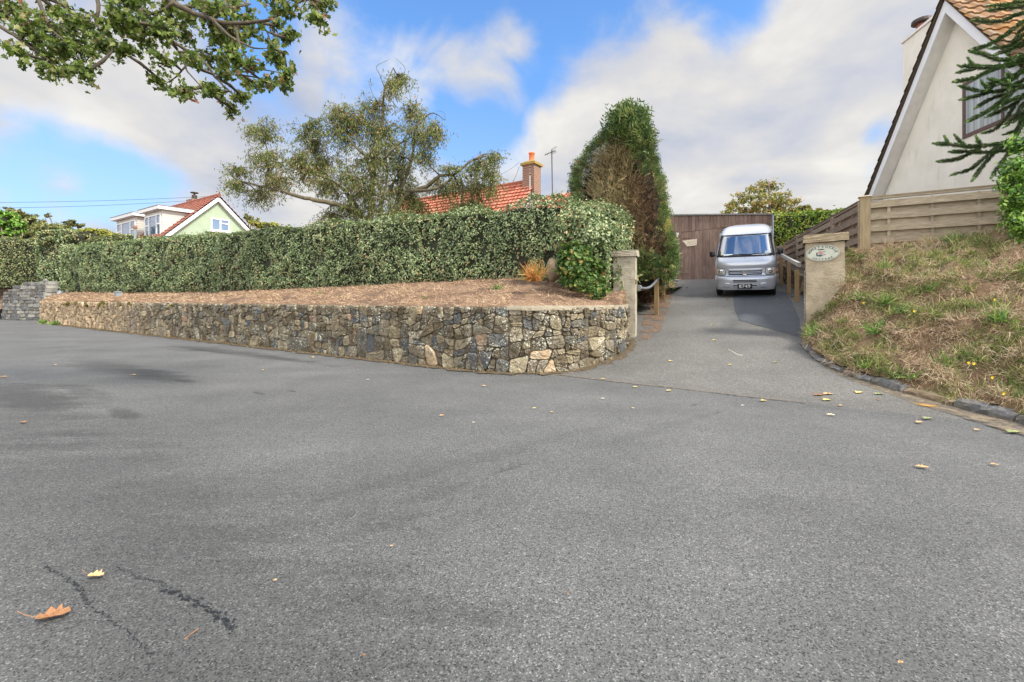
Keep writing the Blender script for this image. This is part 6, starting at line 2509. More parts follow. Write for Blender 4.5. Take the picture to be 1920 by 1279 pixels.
def con_pt(u, v, face, lag=0.0):
    """face 0: near end (u -1..1), 1: right flank (u 0..1 going away), 2: left flank"""
    hwid_ = con_prof(v)
    z = zc_b + CH * v
    lng = 3.4
    if face == 0:
        y_ = -.35 * (1 - u * u) + .30 * v * v
        c = CC0 + CE * (u * hwid_ + con_shift(v)) + CD * y_
        n = Vector((-CD.x + CE.x * u * .9, -CD.y + CE.y * u * .9, .25 + v * .5))
        return Vector((c.x, c.y, z)), n.normalized()
    # flank: height profile falls towards the far end
    y_ = .30 * v * v + lng * u
    fall = 1 - .45 * max(0.0, u - .08) ** 1.4
    zz = zc_b + CH * v * fall + .45 * u * (1 - v)
    sgn = 1 if face == 1 else -1
    c = CC0 + CE * (sgn * hwid_ * (1 - .04 * u) + con_shift(v) * (1 - u)) + CD * y_
    n = Vector((CE.x * sgn, CE.y * sgn, .25 + .8 * max(0, v - .5)))
    return Vector((c.x, c.y, zz)), n.normalized()


con = thing('clipped_conifer', 'tall dome-shaped clipped conifer beside the driveway, bare brown branches inside a green edge', 'conifer', (CC0.x, CC0.y, zc_b))
g = np.random.default_rng(12)


def sprays(items, name, mat, length, npin, wid, droop=.25):
    """flat conifer sprays: a short axis with narrow leaflets on both sides"""
    P_ = np.array([list(p) for p, n, s in items]); N_ = np.array([list(n) for p, n, s in items]); S_ = np.array([s for p, n, s in items])
    m = len(P_)
    A = unit(N_ * .8 + g.normal(0, .45, (m, 3)) + [0, 0, .25])
    Sd = unit(np.cross(A, g.normal(0, 1, (m, 3))))
    parts = []
    rv = g.random(m)
    for k in range(npin):
        f = (k + .5) / npin
        for sgn in (-1, 1):
            ln = length * S_ * (.62 - .45 * f)
            b = P_ + A * (length * S_ * f)[:, None]
            dr = unit(A * .9 + Sd * sgn * .8 + g.normal(0, .12, (m, 3)) - [0, 0, droop * f])
            up_ = np.cross(dr, Sd)
            w = (wid * S_)[:, None]
            q = np.stack([b, b + dr * (ln * .5)[:, None] + Sd * w * .5, b + dr * ln[:, None], b + dr * (ln * .5)[:, None] - Sd * w * .5], 1)
            parts.append((q.reshape(-1, 3), np.arange(m * 4).reshape(-1, 4), rv))
    v, f, r = cat(parts)
    return npobj(name, v, f, r, mat, con)


GREENC = [(0, C(44, 64, 38)), (.3, C(68, 92, 52)), (.6, C(96, 118, 66)), (.85, C(124, 140, 80)), (1, C(152, 152, 98))]
M_CONG = leaf_mat('conifer_green', GREENC, .6, .2, .2, 1.6)
M_CONY = leaf_mat('clipped_yellow_green', [(0, C(92, 104, 44)), (.3, C(128, 134, 62)), (.6, C(160, 156, 80)), (.85, C(190, 172, 104)), (1, C(196, 160, 104))], .6, .2, .2, 1.2)
M_CONB = leaf_mat('dead_spray', [(0, C(58, 42, 30)), (.4, C(94, 70, 50)), (.8, C(136, 106, 78)), (1, C(162, 136, 104))], .85, .1, .2, 2.0)
itG, itY, itB = [], [], []
for _ in range(10000):
    u, v = g.uniform(-1, 1), g.random()
    p, n = con_pt(u, v, 0)
    q = noise.noise(p * 1.8)
    edge = max(abs(u) ** 2, (v / 1.0) ** 5)
    bare = (-.80 + .25 * q < u < .93 + .15 * q) and (.20 + .1 * q < v < .88)
    if u > interp(v, [.55, .65, .75, .85, .95], [1.2, 1.0, .75, .35, -.1]) + .25 * q: bare = False
    if not bare and g.random() < .30 and noise.noise(p * 2.6) > 0: bare = True
    if bare:
        if g.random() < (.7 if u > .35 and v < .66 else .10): itB.append((p - n * abs(g.normal(.15, .1)), n, g.uniform(.6, 1.1)))
    else:
        if v < .06: continue
        s = g.uniform(.7, 1.25)
        (itG if g.random() < .78 else itB).append((p + n * g.normal(-.02, .05), n, s))
        if u > .1 and v > .8: itG.append((p + n * .05, Vector((n.x + .2, n.y, n.z + .9)).normalized(), s * 1.5))
for _ in range(30000):
    u, v = g.random() ** .9, g.random()
    p, n = con_pt(u, v, 1)
    q = noise.noise(p * 2.2)
    nearedge = u < .015 + .09 * q or (v < .2 and u < .3)
    if v < .06: continue
    if nearedge: itG.append((p + n * g.normal(0, .03), n, g.uniform(.6, 1.1)))
    else: itY.append((p + n * (g.normal(-.02, .015)), n, g.uniform(.5, .9)))
for _ in range(5000):
    u, v = g.random() ** 1.4, g.random()
    p, n = con_pt(u, v, 2)
    itG.append((p + n * g.normal(-.02, .05), n, g.uniform(.7, 1.2)))
for _ in range(900):      # leading shoots at the crown
    a_ = g.uniform(-.4, .5); p, n = con_pt(a_ + .25, g.uniform(.9, 1.0), 0)
    itG.append((p + Vector((g.normal(0, .08), g.normal(0, .1), abs(g.normal(0, .08)))), Vector((g.normal(.45, .3), g.normal(0, .3), 1.1)).normalized(), g.uniform(1.1, 2.6)))
for _ in range(1500):    # the shaggy green skirt by the drive
    p = at(min(1258, g.normal(1226, 19)), g.normal(486, 27), 10.9 + g.random() * .6)
    if noise.noise(p * 3.5) < -.05: continue
    itG.append((p, Vector((.3, -1, .1)).normalized(), g.uniform(.8, 1.5)))
for _ in range(1500):    # dead brown curtain under it
    p = at(g.normal(1216, 11), g.uniform(450, 566), 11.2 + g.random() * .6)
    itB.append((p, Vector((.1, -.6, -.7)).normalized(), g.uniform(.8, 1.4)))
sprays(itG, 'green_sprays', M_CONG, .20, 4, .023)
sprays(itY, 'clipped_flank', M_CONY, .085, 2, .027)
sprays(itB, 'dead_sprays', M_CONB, .17, 3, .017)
# bare interior
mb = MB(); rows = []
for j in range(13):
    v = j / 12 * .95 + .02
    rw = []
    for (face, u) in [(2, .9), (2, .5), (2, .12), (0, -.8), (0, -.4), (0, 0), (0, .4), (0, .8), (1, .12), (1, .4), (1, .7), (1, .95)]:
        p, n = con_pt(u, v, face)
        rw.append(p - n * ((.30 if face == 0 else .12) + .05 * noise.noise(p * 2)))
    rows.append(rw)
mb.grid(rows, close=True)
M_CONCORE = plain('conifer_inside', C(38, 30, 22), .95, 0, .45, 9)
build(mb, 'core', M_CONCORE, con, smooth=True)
M_BARE = bark_mat('bare_twigs', C(104, 94, 62), C(182, 168, 120), 5)
mb = MB()
tr0 = CC0 + CD * .55
for k in range(7):
    b0_ = Vector((tr0.x + g.normal(0, .12), tr0.y, zc_b))
    tp = Vector((tr0.x + g.normal(0, .22), tr0.y + .1, zc_b + CH * g.uniform(.6, .92)))
    mb.tube([b0_, b0_.lerp(tp, .35) + Vector((g.normal(0, .06), -.1, 0)), b0_.lerp(tp, .7) + Vector((g.normal(0, .06), -.05, 0)), tp], [.055, .045, .03, .012], 6)
nb_t = 0
while nb_t < 2300:
    u, v = g.normal(-.02, .42), g.uniform(.10, .93)
    if abs(u) > .85: continue
    nb_t += 1
    p, n = con_pt(u, v, 0)
    root = Vector((tr0.x + CE.x * (u * .25 + con_shift(v)), tr0.y, zc_b + CH * max(0.03, v - g.uniform(.06, .16))))
    tip = p + n * float(g.uniform(-.22, .10))
    start = root.lerp(tip, float(g.uniform(.15, .6)))
    mid = start.lerp(tip, .5) + Vector((g.normal(0, .05), g.normal(0, .03), g.normal(.01, .05)))
    mb.tube([start, mid, tip], [.013, .009, .004], 3, caps=False)
    for _ in range(2):
        a_ = start.lerp(tip, float(g.uniform(.3, .9)))
        mb.tube([a_, a_ + Vector((g.normal(0, .09), g.normal(-.04, .05), g.normal(.05, .08)))], [.0055, .0025], 3, caps=False)
build(mb, 'bare_branches', M_BARE, con, smooth=False)

# ------------------------------------------------------------------ branching trees
def tube_px(mb, pts, r0, r1, d0, g=None, n=7, wob=0.0):
    """pts: (px, py[, distance])"""
    P_ = [at(p[0], p[1], p[2] if len(p) > 2 else d0) for p in pts]
    C3 = []
    Q = [P_[0] * 2 - P_[1]] + P_ + [P_[-1] * 2 - P_[-2]]
    for i in range(1, len(Q) - 2):
        for k in range(4):
            t = k / 4
            C3.append(0.5 * ((2 * Q[i]) + (-Q[i - 1] + Q[i + 1]) * t + (2 * Q[i - 1] - 5 * Q[i] + 4 * Q[i + 1] - Q[i + 2]) * t * t + (-Q[i - 1] + 3 * Q[i] - 3 * Q[i + 1] + Q[i + 2]) * t ** 3))
    C3.append(P_[-1])
    if wob and g is not None:
        for i in range(1, len(C3)):
            C3[i] = C3[i] + Vector((g.normal(0, wob), g.normal(0, wob), g.normal(0, wob)))
    m = len(C3)
    mb.tube(C3, [r0 + (r1 - r0) * i / (m - 1) for i in range(m)], n)
    return C3


def twiggy_tree(name, label, cat_, base, limbs, blobs, d0, leafn, leaf, mat, barkm, seed, lw=.35, kind=LEAF_NARROW, twigs_per=9, twl=.35, droop=(0, 0, -.8), spread=1.0, trunk=None, r_twig=.008, per=14, jit=.8, fill=.35, group=None):
    g = np.random.default_rng(seed)
    e = thing(name, label, cat_, base, group=group)
    mb = MB(); nodes = []
    if trunk:
        for (pts, r0, r1) in trunk:
            mb.tube([Vector(p) for p in pts], [r0 + (r1 - r0) * i / (len(pts) - 1) for i in range(len(pts))], 10)
    for (pts, r0, r1) in limbs:
        c = tube_px(mb, pts, r0, r1, d0, g, 7, r0 * .12)
        nodes += [(p, r0 + (r1 - r0) * i / len(c)) for i, p in enumerate(c)]
    NP = np.array([list(p) for p, r in nodes])
    P_, N_ = [], []
    for (c, r, w) in blobs:
        cn = np.array(list(c))
        k0 = int(np.argmin(np.sum((NP - cn) ** 2, axis=1)))
        root = Vector(NP[k0])
        if (root - c).length > .25 * max(r):
            mid = root.lerp(c, .5) + Vector((g.normal(0, .12), g.normal(0, .12), g.normal(.05, .12))) * (c - root).length * .6
            mb.tube([root, mid, c], [min(nodes[k0][1], .03), .017, .009], 5)
        nt = max(4, int(twigs_per * (w / 1000.0) ** .5 * spread))
        for _ in range(nt):
            dr = unit(g.normal(0, 1, (1, 3)))[0]
            tip = c + Vector(dr * np.array(r) * g.uniform(.55, 1.15))
            st_ = root.lerp(c, float(g.uniform(.5, 1.0)))
            mid = st_.lerp(tip, .5) + Vector((g.normal(0, .1), g.normal(0, .1), g.normal(.12, .1))) * (tip - st_).length
            mb.tube([st_, mid, tip], [r_twig, r_twig * .7, r_twig * .4], 4, caps=False)
            # leafy side shoots
            for _k in range(max(2, int(per * .4))):
                f = g.uniform(.3, 1.0)
                a_ = (st_.lerp(mid, f * 2) if f < .5 else mid.lerp(tip, f * 2 - 1))
                sh_ = Vector(unit(g.normal(0, 1, (1, 3)))[0] * .8) + Vector(droop) * .7
                ln = twl * g.uniform(.4, 1.1)
                b = a_ + sh_.normalized() * ln
                if g.random() < .35: mb.tube([a_, b], [r_twig * .45, r_twig * .25], 3, caps=False)
                m_ = int(g.integers(max(2, per // 3), per))
                for q in range(m_):
                    P_.append(list(a_.lerp(b, float(g.random()) ** .8))); N_.append([g.normal(), g.normal(), .5])
        m_ = int(leafn * fill * w / sum(bb[2] for bb in blobs))
        if m_:
            P2, N2 = clump_pts([(c, r, w)], m_, g, .5, 8)
            P_ += P2.tolist(); N_ += N2.tolist()
    P_ = np.array(P_); N_ = np.array(N_)
    if len(P_) > leafn:
        k = g.choice(len(P_), leafn, replace=False); P_, N_ = P_[k], N_[k]
    P_ += g.normal(0, leaf * .35, P_.shape)
    v, f, r = leaves(P_, N_, leaf, leaf * lw, kind, jit, .1, droop, g)
    npobj('crown', v, f, r, mat, e)
    build(mb, 'trunk', barkm, e, smooth=True)
    return e


# twisted tree behind the hedge
M_WILLOW = leaf_mat('dry_olive_leaf', [(0, C(64, 82, 36)), (.3, C(94, 112, 52)), (.6, C(122, 134, 72)), (.82, C(150, 146, 96)), (.94, C(178, 158, 122)), (1, C(158, 118, 90))], .6, .4, .28, .8)
M_BARKO = bark_mat('mossy_bark', C(62, 56, 38), C(112, 102, 76), 12)
D1 = 13.2
tb = at(694, 440, D1); tb.z = 1.6
limbs = [([(694, 470), (692, 430), (696, 380, 13.1), (700, 320, 13.2), (710, 262, 13.3), (718, 205, 13.3), (722, 165), (738, 128)], .11, .012),
         ([(688, 440), (676, 402), (640, 386, 12.9), (600, 378, 12.7), (560, 368, 12.6), (522, 357, 12.6), (499, 352, 12.6), (470, 345, 12.6), (440, 335), (426, 318)], .085, .008),
         ([(499, 352, 12.6), (500, 328, 12.6), (506, 305), (498, 270), (487, 248)], .035, .006),
         ([(684, 420), (668, 385), (640, 352, 13.4), (612, 335, 13.5), (586, 322, 13.5), (574, 300), (582, 268), (570, 232)], .06, .008),
         ([(735, 430), (742, 398), (762, 366, 13.2), (800, 350, 13.0), (826, 330, 12.9), (850, 328, 12.9), (880, 305, 12.8), (908, 290), (938, 292)], .085, .010),
         ([(728, 435), (738, 395), (758, 340, 13.6), (774, 292, 13.7), (777, 250), (790, 228), (812, 212), (834, 226)], .065, .008),
         ([(700, 350), (688, 300, 13.0), (662, 272, 12.9), (642, 238), (634, 200)], .05, .008),
         ([(720, 300), (752, 268), (795, 250), (830, 242)], .035, .007),
         ([(850, 328, 12.9), (864, 358), (868, 392), (884, 405)], .035, .006),
         ([(765, 360), (806, 356, 12.6), (834, 346), (850, 330)], .05, .03),
         ([(722, 168), (712, 140), (706, 125), (730, 112)], .014, .004), ([(718, 200), (700, 180), (690, 150)], .014, .004),
         ([(722, 168), (745, 150), (760, 130), (742, 110)], .012, .004), ([(835, 226), (832, 212), (818, 208)], .008, .003),
         ([(735, 190), (748, 205), (760, 200)], .012, .004), ([(724, 160), (738, 175), (750, 190), (762, 200)], .01, .003),
         ([(706, 440), (716, 380), (726, 330), (722, 280)], .05, .015), ([(676, 440), (664, 400), (652, 372), (648, 330)], .045, .012)]
bl = [(502, 247, 22, 20), (473, 241, 9, 8), (581, 271, 36, 30), (587, 236, 18, 12), (502, 300, 34, 24), (446, 318, 14, 14), (575, 323, 36, 20), (524, 338, 28, 20), (492, 368, 28, 16), (440, 345, 14, 12),
      (642, 212, 28, 18), (642, 253, 42, 38), (662, 338, 45, 45), (677, 230, 34, 34), (706, 206, 28, 30), (752, 148, 20, 14), (735, 160, 13, 16), (720, 253, 42, 40), (779, 213, 28, 22), (792, 253, 34, 32), (818, 247, 15, 20),
      (750, 294, 32, 32), (704, 294, 42, 38), (690, 367, 46, 36), (735, 340, 36, 36), (762, 370, 28, 28), (612, 352, 32, 16), (895, 317, 26, 22), (928, 296, 14, 10), (900, 360, 34, 26), (925, 340, 14, 28), (846, 314, 16, 9), (824, 352, 22, 18),
      (860, 350, 24, 22), (795, 293, 14, 16), (618, 405, 22, 12), (720, 402, 42, 18), (865, 392, 36, 16), (655, 395, 28, 18), (560, 300, 20, 18), (608, 300, 24, 22), (890, 395, 34, 16), (785, 395, 26, 16)]
g0_ = np.random.default_rng(3)
blobs = [B(x, y, D1 + g0_.uniform(-.7, .9), rx * 1.32, ry * 1.30, max(rx, ry) * 1.3, rx * ry) for x, y, rx, ry in bl]
twiggy_tree('gnarled_tree', 'wind-twisted tree with thin drooping olive leaves and bare tips, behind the long hedge', 'tree', tb, limbs, blobs, D1, 56000, .086, M_WILLOW, M_BARKO, 21, .29, LEAF_NARROW, 19, .50, (0, 0, -1.0), 1.5, per=20, fill=.08, r_twig=.010)

# sycamore branches overhanging from a tree that stands left of the camera
M_SYC = leaf_mat('sycamore_leaf', [(0, C(50, 66, 24)), (.3, C(78, 98, 38)), (.6, C(104, 124, 52)), (.84, C(132, 144, 74)), (.95, C(168, 166, 116)), (1, C(140, 94, 72))], .45, .5, .22, 1.6)
M_SYB = bark_mat('sycamore_bark', C(56, 48, 38), C(100, 90, 72), 18)
D2 = 4.3
bl = [(40, 30, 40, 32), (85, 45, 40, 36), (130, 45, 42, 40), (172, 55, 40, 42), (215, 38, 38, 36), (160, 98, 36, 28), (100, 85, 32, 26), (55, 62, 28, 24), (28, 92, 18, 14), (85, 108, 24, 16), (100, 134, 24, 12),
      (130, 140, 20, 12), (158, 138, 20, 14), (200, 88, 28, 24), (240, 92, 24, 18), (265, 68, 28, 26), (300, 45, 32, 32), (300, 104, 15, 12), (325, 15, 36, 28), (372, 15, 38, 26), (420, 15, 38, 28), (470, 8, 42, 26),
      (530, 8, 40, 24), (582, 0, 34, 20), (598, 42, 14, 12), (350, 58, 34, 26), (400, 70, 34, 24), (440, 68, 32, 26), (480, 55, 32, 26), (528, 52, 26, 22), (392, 112, 24, 18), (430, 108, 26, 22), (472, 120, 18, 18),
      (505, 88, 16, 18), (512, 108, 12, 10), (352, 114, 16, 12), (310, 158, 18, 13), (345, 172, 20, 13), (393, 165, 20, 18), (422, 138, 18, 13), (455, 182, 13, 13), (438, 205, 8, 7), (480, 158, 11, 9), (502, 156, 9, 9),
      (537, 158, 5, 6), (550, 70, 14, 14), (540, 138, 9, 8), (610, 10, 16, 8), (250, 15, 36, 30), (20, 10, 20, 20)]
blobs = [B(x, y, D2 + g0_.uniform(-.5, .6), rx, ry, max(rx, ry) * 1.1) for x, y, rx, ry in bl]
limbs = [([(-700, -500, 4.2), (-200, -260, 4.4), (120, -120, 4.5), (260, -50, 4.4), (325, 5, 4.4), (378, 30, 4.4), (430, 44, 4.3), (482, 42, 4.3), (530, 26, 4.2), (570, 0, 4.2), (600, 20, 4.2)], .042, .004),
         ([(120, -120, 4.5), (215, -60, 4.4), (255, 5, 4.4), (270, 35, 4.4), (300, 60, 4.4), (326, 86), (345, 116), (352, 135), (385, 172)], .026, .004),
         ([(336, 100), (362, 100), (388, 122), (404, 146), (424, 165), (452, 196)], .02, .004),
         ([(-500, -160, 4.0), (-150, -20, 4.2), (0, 50, 4.3), (38, 76), (75, 102), (118, 132)], .028, .004),
         ([(-300, -200, 4.3), (-20, -120, 4.4), (50, -50, 4.4), (82, 28), (100, 60), (150, 98)], .03, .006), ([(160, -90, 4.4), (185, 10), (180, 45), (215, 90)], .022, .005),
         ([(395, 34), (430, 68), (470, 88), (500, 92)], .018, .004), ([(440, 42), (452, 90), (480, 125), (540, 140)], .014, .003), ([(482, 42), (500, 60), (515, 100)], .012, .003),
         ([(325, 5), (300, 22), (240, 35), (190, 40)], .016, .004), ([(404, 146), (440, 140), (500, 150), (536, 160)], .010, .003), ([(352, 120), (330, 145), (310, 158)], .010, .003)]
tb = Vector((-8.6, .9, 0))
q = at(-700, -500, 4.2)
trunk = [([tb, tb + Vector((.1, .3, 1.6)), tb + Vector((.5, .9, 2.8)), Vector((q.x - .6, q.y - .4, q.z - .4)), q], .30, .085), ([tb + Vector((.5, .9, 2.8)), at(-500, -160, 4.0)], .11, .05), ([tb + Vector((.5, .9, 2.8)), at(-300, -200, 4.3)], .11, .035), ([tb + Vector((.5, .9, 2.8)), tb + Vector((-.3, 0, 5.0))], .22, .1)]
twiggy_tree('sycamore_tree', 'sycamore with lobed green leaves, its branches overhanging the road high in the sky', 'tree', tb, limbs, [(p_, r_, w_) for p_, r_, w_ in blobs], D2, 7000, .052, M_SYC, M_SYB, 31, .95, LEAF_LOBED, 8, .13, (0, 0, -.6), 1.25, trunk, r_twig=.004, per=10, jit=1.2, fill=.10)

# thin tree beyond the shed, hedge behind the fence
M_TFAR = leaf_mat('far_autumn_leaf', [(0, C(84, 92, 44)), (.35, C(124, 132, 64)), (.7, C(156, 154, 88)), (.9, C(182, 150, 100)), (1, C(170, 118, 78))], .6, .3, .4, .5)
D3_ = 26.0
bl = [(1442, 350, 26, 14), (1415, 358, 22, 12), (1395, 372, 22, 12), (1378, 388, 20, 12), (1425, 378, 30, 18), (1460, 372, 26, 18), (1485, 380, 20, 12), (1405, 395, 30, 12), (1445, 395, 34, 14), (1480, 396, 26, 10), (1365, 398, 12, 8)]
tb = at(1440, 470, D3_); tb.z = 2
twiggy_tree('spreading_tree', 'open-crowned tree turning brown, rising behind the shed roof above the van', 'tree', tb, [([(1440, 480), (1440, 420), (1444, 380), (1442, 345)], .18, .03), ([(1440, 425), (1415, 390), (1396, 372)], .09, .02), ([(1442, 410), (1465, 385), (1486, 378)], .09, .02)],
            [B(x, y, D3_ + g0_.uniform(-1, 1), rx, ry) for x, y, rx, ry in bl], D3_, 7000, .15, M_TFAR, M_TRUNK, 41, .5, LEAF_OVAL, 9, .5, (0, 0, -.1), 1, r_twig=.015, per=12, fill=.4)
bl = [(1508, 392, 18, 9), (1530, 396, 16, 7), (1550, 398, 12, 6), (1490, 398, 16, 7)]
shrub('leafy_tree', 'yellowish green treetop just above the hedge behind the fence, right of the brown tree', 'tree', [B(x, y, 24, rx, ry) for x, y, rx, ry in bl], 2600, .14, M_TFAR, .5, 42, stems=8, base=(15.5, 24, 2), r0=.06)
M_PRIV = leaf_mat('bright_hedge_leaf', [(0, C(58, 84, 28)), (.3, C(96, 128, 42)), (.6, C(132, 160, 58)), (.85, C(172, 184, 84)), (1, C(206, 186, 88))], .5, .25, .3, .8)
fa, fb = Vector(((1440 - CX) / F * 20, 20.0)), Vector(((1640 - CX) / F * 16.6, 16.6))
hedge('tall_garden_hedge', 'tall bright green clipped hedge behind the long fence, right of the shed', lambda s: (fa.lerp(fb, s), 1.9), lambda s: EYE + (YH - interp(s, [0, 1], [402, 392])) / F * fa.lerp(fb, s).y, 1.4, 420, .10, M_PRIV, .6, 9, .12, group=None)

# monkey puzzle behind the fence
M_MP = leaf_mat('monkey_puzzle_scale', [(0, C(50, 78, 46)), (.4, C(80, 114, 60)), (.75, C(118, 148, 78)), (1, C(164, 174, 98))], .55, .1, .1, 4)
M_MPB = bark_mat('monkey_puzzle_bark', C(66, 62, 50), C(104, 98, 80), 16)
def zz(X, Y): return (1560 + X / 3.197, Y / 3.197)
TX = 2045
mp_b = [[(TX, 20), zz(1200, 40), zz(1050, 48), zz(925, 62)], [(TX, 20), zz(1150, 12), zz(1060, 30), zz(935, 35)], [(TX, 50), zz(1200, 75), zz(1000, 130), zz(835, 122)], [(TX, 50), zz(1200, 120), zz(1050, 205), zz(940, 270), zz(825, 305)],
        [(TX, 70), zz(1200, 190), zz(1080, 270), zz(940, 292)], [(TX, 100), zz(1200, 335), zz(1000, 362), zz(920, 330), zz(828, 312)], [zz(1000, 362), zz(930, 335), zz(880, 312)], [(TX, 120), zz(1200, 360), zz(1000, 402), zz(870, 405), zz(757, 395)],
        [zz(860, 404), zz(835, 380), zz(815, 350)], [zz(960, 402), zz(850, 415), zz(745, 437)], [(TX, 120), zz(1150, 350), zz(1080, 375), zz(950, 425), zz(850, 470), zz(728, 492)], [(TX, 160), zz(1200, 470), zz(1040, 540), zz(900, 552), zz(760, 515)],
        [zz(940, 550), zz(915, 520), zz(895, 482)], [zz(960, 545), zz(860, 580), zz(768, 600)], [(TX, 170), zz(1180, 510), zz(1060, 570), zz(960, 650), zz(870, 700), zz(805, 732)], [zz(1060, 565), zz(960, 590), zz(860, 650)],
        [(TX, 180), zz(1190, 550), zz(1060, 690), zz(980, 775), zz(900, 800)], [(TX, 200), zz(1190, 610), zz(1110, 690), zz(1030, 765)], [(TX, 230), zz(1200, 690), zz(1120, 790), zz(1040, 855), zz(850, 880), zz(700, 868), zz(612, 862)],
        [zz(700, 868), zz(685, 845), zz(675, 820)], [zz(800, 878), zz(768, 850), zz(735, 812)], [zz(905, 880), zz(880, 855), zz(862, 815)], [zz(900, 880), zz(800, 935), zz(720, 962), zz(632, 970)], [zz(1000, 870), zz(900, 960), zz(820, 1020), zz(712, 1052)],
        [zz(1040, 860), zz(960, 930), zz(900, 1000), zz(842, 1082)], [zz(1100, 830), zz(1050, 930), zz(1000, 1000), zz(955, 1065)], [(TX, 140), zz(1200, 420), zz(1090, 455), zz(980, 505)], [(TX, 90), zz(1200, 265), zz(1120, 282), zz(1050, 290)],
        [zz(1080, 470), zz(1050, 440), zz(1030, 455)], [(TX, 185), zz(1180, 580), zz(1080, 600), zz(1000, 640)], [(TX, 215), zz(1200, 650), zz(1110, 780), zz(1080, 800)], [(TX, 60), zz(1200, 150), zz(1090, 250), zz(1050, 330)], [zz(1060, 560), zz(1065, 520), zz(1062, 485)],
        [(TX, 130), zz(1180, 400), zz(1100, 470), zz(1000, 500), zz(920, 545)], [(TX, 150), zz(1200, 440), zz(1110, 520), zz(1040, 600), zz(975, 665)]]
_r = random.Random(5)
for k_ in list(range(3, 9)) + [10, 11, 14, 16, 17, 18, 24, 25, 28]:
    b_ = mp_b[k_]
    if b_[0][0] != TX: continue
    ox, oy = _r.uniform(18, 60), _r.uniform(-22, 22)
    mp_b.append([b_[0]] + [(p[0] + ox, p[1] + oy * (i_ + 1) / len(b_)) for i_, p in enumerate(b_[1:])])
gm = np.random.default_rng(77)
mpt = thing('monkey_puzzle_tree', 'dark green monkey puzzle tree with rope-like scaly branches in front of the white gable house', 'tree', at(TX, 470, 8.4))
trunk_d = 8.4
mb = MB()
tpx = [(TX, 640), (TX, 400), (TX, 200), (TX, -80), (TX, -300)]
mb.tube([at(x, y, trunk_d) for x, y in tpx], [.20, .18, .15, .10, .03], 12)
build(mb, 'trunk', M_MPB, mpt, smooth=True)
parts = []
mbr = MB()
for bi, br in enumerate(mp_b):
    d_end = 8.0 + gm.uniform(-.6, .55)
    dd0 = trunk_d if br[0][0] == TX else None
    m = len(br)
    pts = []
    for i, p in enumerate(br):
        f = max(0, min(1, (TX - p[0]) / (TX - 1750)))
        ph_ = 8.35 + .45 * math.sin(bi * 1.7) * f - .15 * f
        pts.append((p[0], p[1], ph_))
    c = tube_px(mbr, pts, .022, .012, 8.3, None, 6)
    # resample and set overlapping pointed scales all round, pointing forwards
    Pc = np.array([list(p) for p in c]); seg = np.linalg.norm(np.diff(Pc, axis=0), axis=1); Lc = np.concatenate([[0], np.cumsum(seg)])
    n = int(Lc[-1] / .0026)
    s = np.sort(gm.random(n)) * Lc[-1]
    pos = np.stack([np.interp(s, Lc, Pc[:, k]) for k in range(3)], 1)
    pos2 = np.stack([np.interp(np.minimum(s + .03, Lc[-1] + .03), np.append(Lc, Lc[-1] + .03), np.append(Pc[:, k], Pc[-1, k] + (Pc[-1, k] - Pc[-2, k]) * .3)) for k in range(3)], 1)
    T_ = unit(pos2 - pos + 1e-6)
    R_ = gm.normal(0, 1, (n, 3)); R_ = unit(R_ - T_ * np.sum(R_ * T_, 1, keepdims=True))
    side = np.cross(T_, R_)
    endf = np.clip((Lc[-1] - s) / .12, .45, 1)[:, None]
    b = pos + R_ * .014
    tip = pos + T_ * .042 + R_ * (.048 * endf)
    w = .012
    q = np.stack([b - side * w, b + side * w, tip + side * w * .12, tip - side * w * .12], 1)
    rr_ = gm.random(n) * .75 + .25 * (1 - endf[:, 0])
    parts.append((q.reshape(-1, 3), np.arange(n * 4).reshape(-1, 4), rr_))
v, f, r = cat(parts)
build(mbr, 'branches', M_MPB, mpt, smooth=True)
npobj('scales', v, f, r, M_MP, mpt)

# leafy shrub at the right edge
M_LAUR = leaf_mat('glossy_green_leaf', [(0, C(44, 78, 26)), (.3, C(76, 118, 36)), (.6, C(108, 152, 52)), (.85, C(150, 182, 80)), (1, C(186, 204, 110))], .35, .2, .15, 2.0, .5)
bl = [(1912, 275, 22, 28), (1905, 320, 28, 32), (1915, 370, 35, 36), (1912, 415, 32, 36), (1935, 450, 35, 30), (1990, 320, 50, 60), (1990, 420, 60, 60), (1900, 345, 26, 26), (2040, 470, 60, 60)]
shrub('laurel_shrub', 'glossy bright green shrub overlapping the end of the pale board fence', 'shrub', [B(x, y, 6.7, rx, ry) for x, y, rx, ry in bl], 11000, .062, M_LAUR, .5, 61, base=at(1990, 470, 6.8), core=.35, stems=14, sub=40, tight=1.3)

# orange straw-like clump and bank extras
M_ORNG = leaf_mat('orange_blade', [(0, C(100, 112, 44)), (.25, C(146, 118, 56)), (.5, C(186, 118, 60)), (.8, C(204, 140, 82)), (1, C(212, 172, 116))], .6, .25, .1, 3)
tp_ = at(1003, 528, 7.75)
e = tuft('ornamental_grass', 'orange and straw coloured clump of long blades on the bank in front of the hedge', 'ornamental grass', tp_, 260, .36, .011, M_ORNG, None, (-.2, -.1, 1.3), .42, .8)
def bank_at(px, py):
    best, bp = 1e9, None
    for rw in srows[:24]:
        for p in rw:
            u_ = CX + F * p.x / p.y; v_ = YH - F * (p.z - EYE) / p.y
            d = (u_ - px) ** 2 + (v_ - py) ** 2
            if d < best: best, bp = d, p
    return bp
for (px, py, n_, L_, lb) in [(736, 537, 60, .13, 'small bright green grass tuft at the shaded foot of the hedge'), (931, 545, 60, .14, 'bright green tuft in the straw below the orange clump'),
                             (600, 552, 40, .09, 'tiny green tuft in the straw in the middle of the bank'), (797, 560, 30, .06, 'faint yellow-green tuft near the wall top')]:
    tuft('grass_tuft', lb, 'grass tuft', bank_at(px, py), n_, L_, .008, M_TUFT, 'green tufts on the left bank')
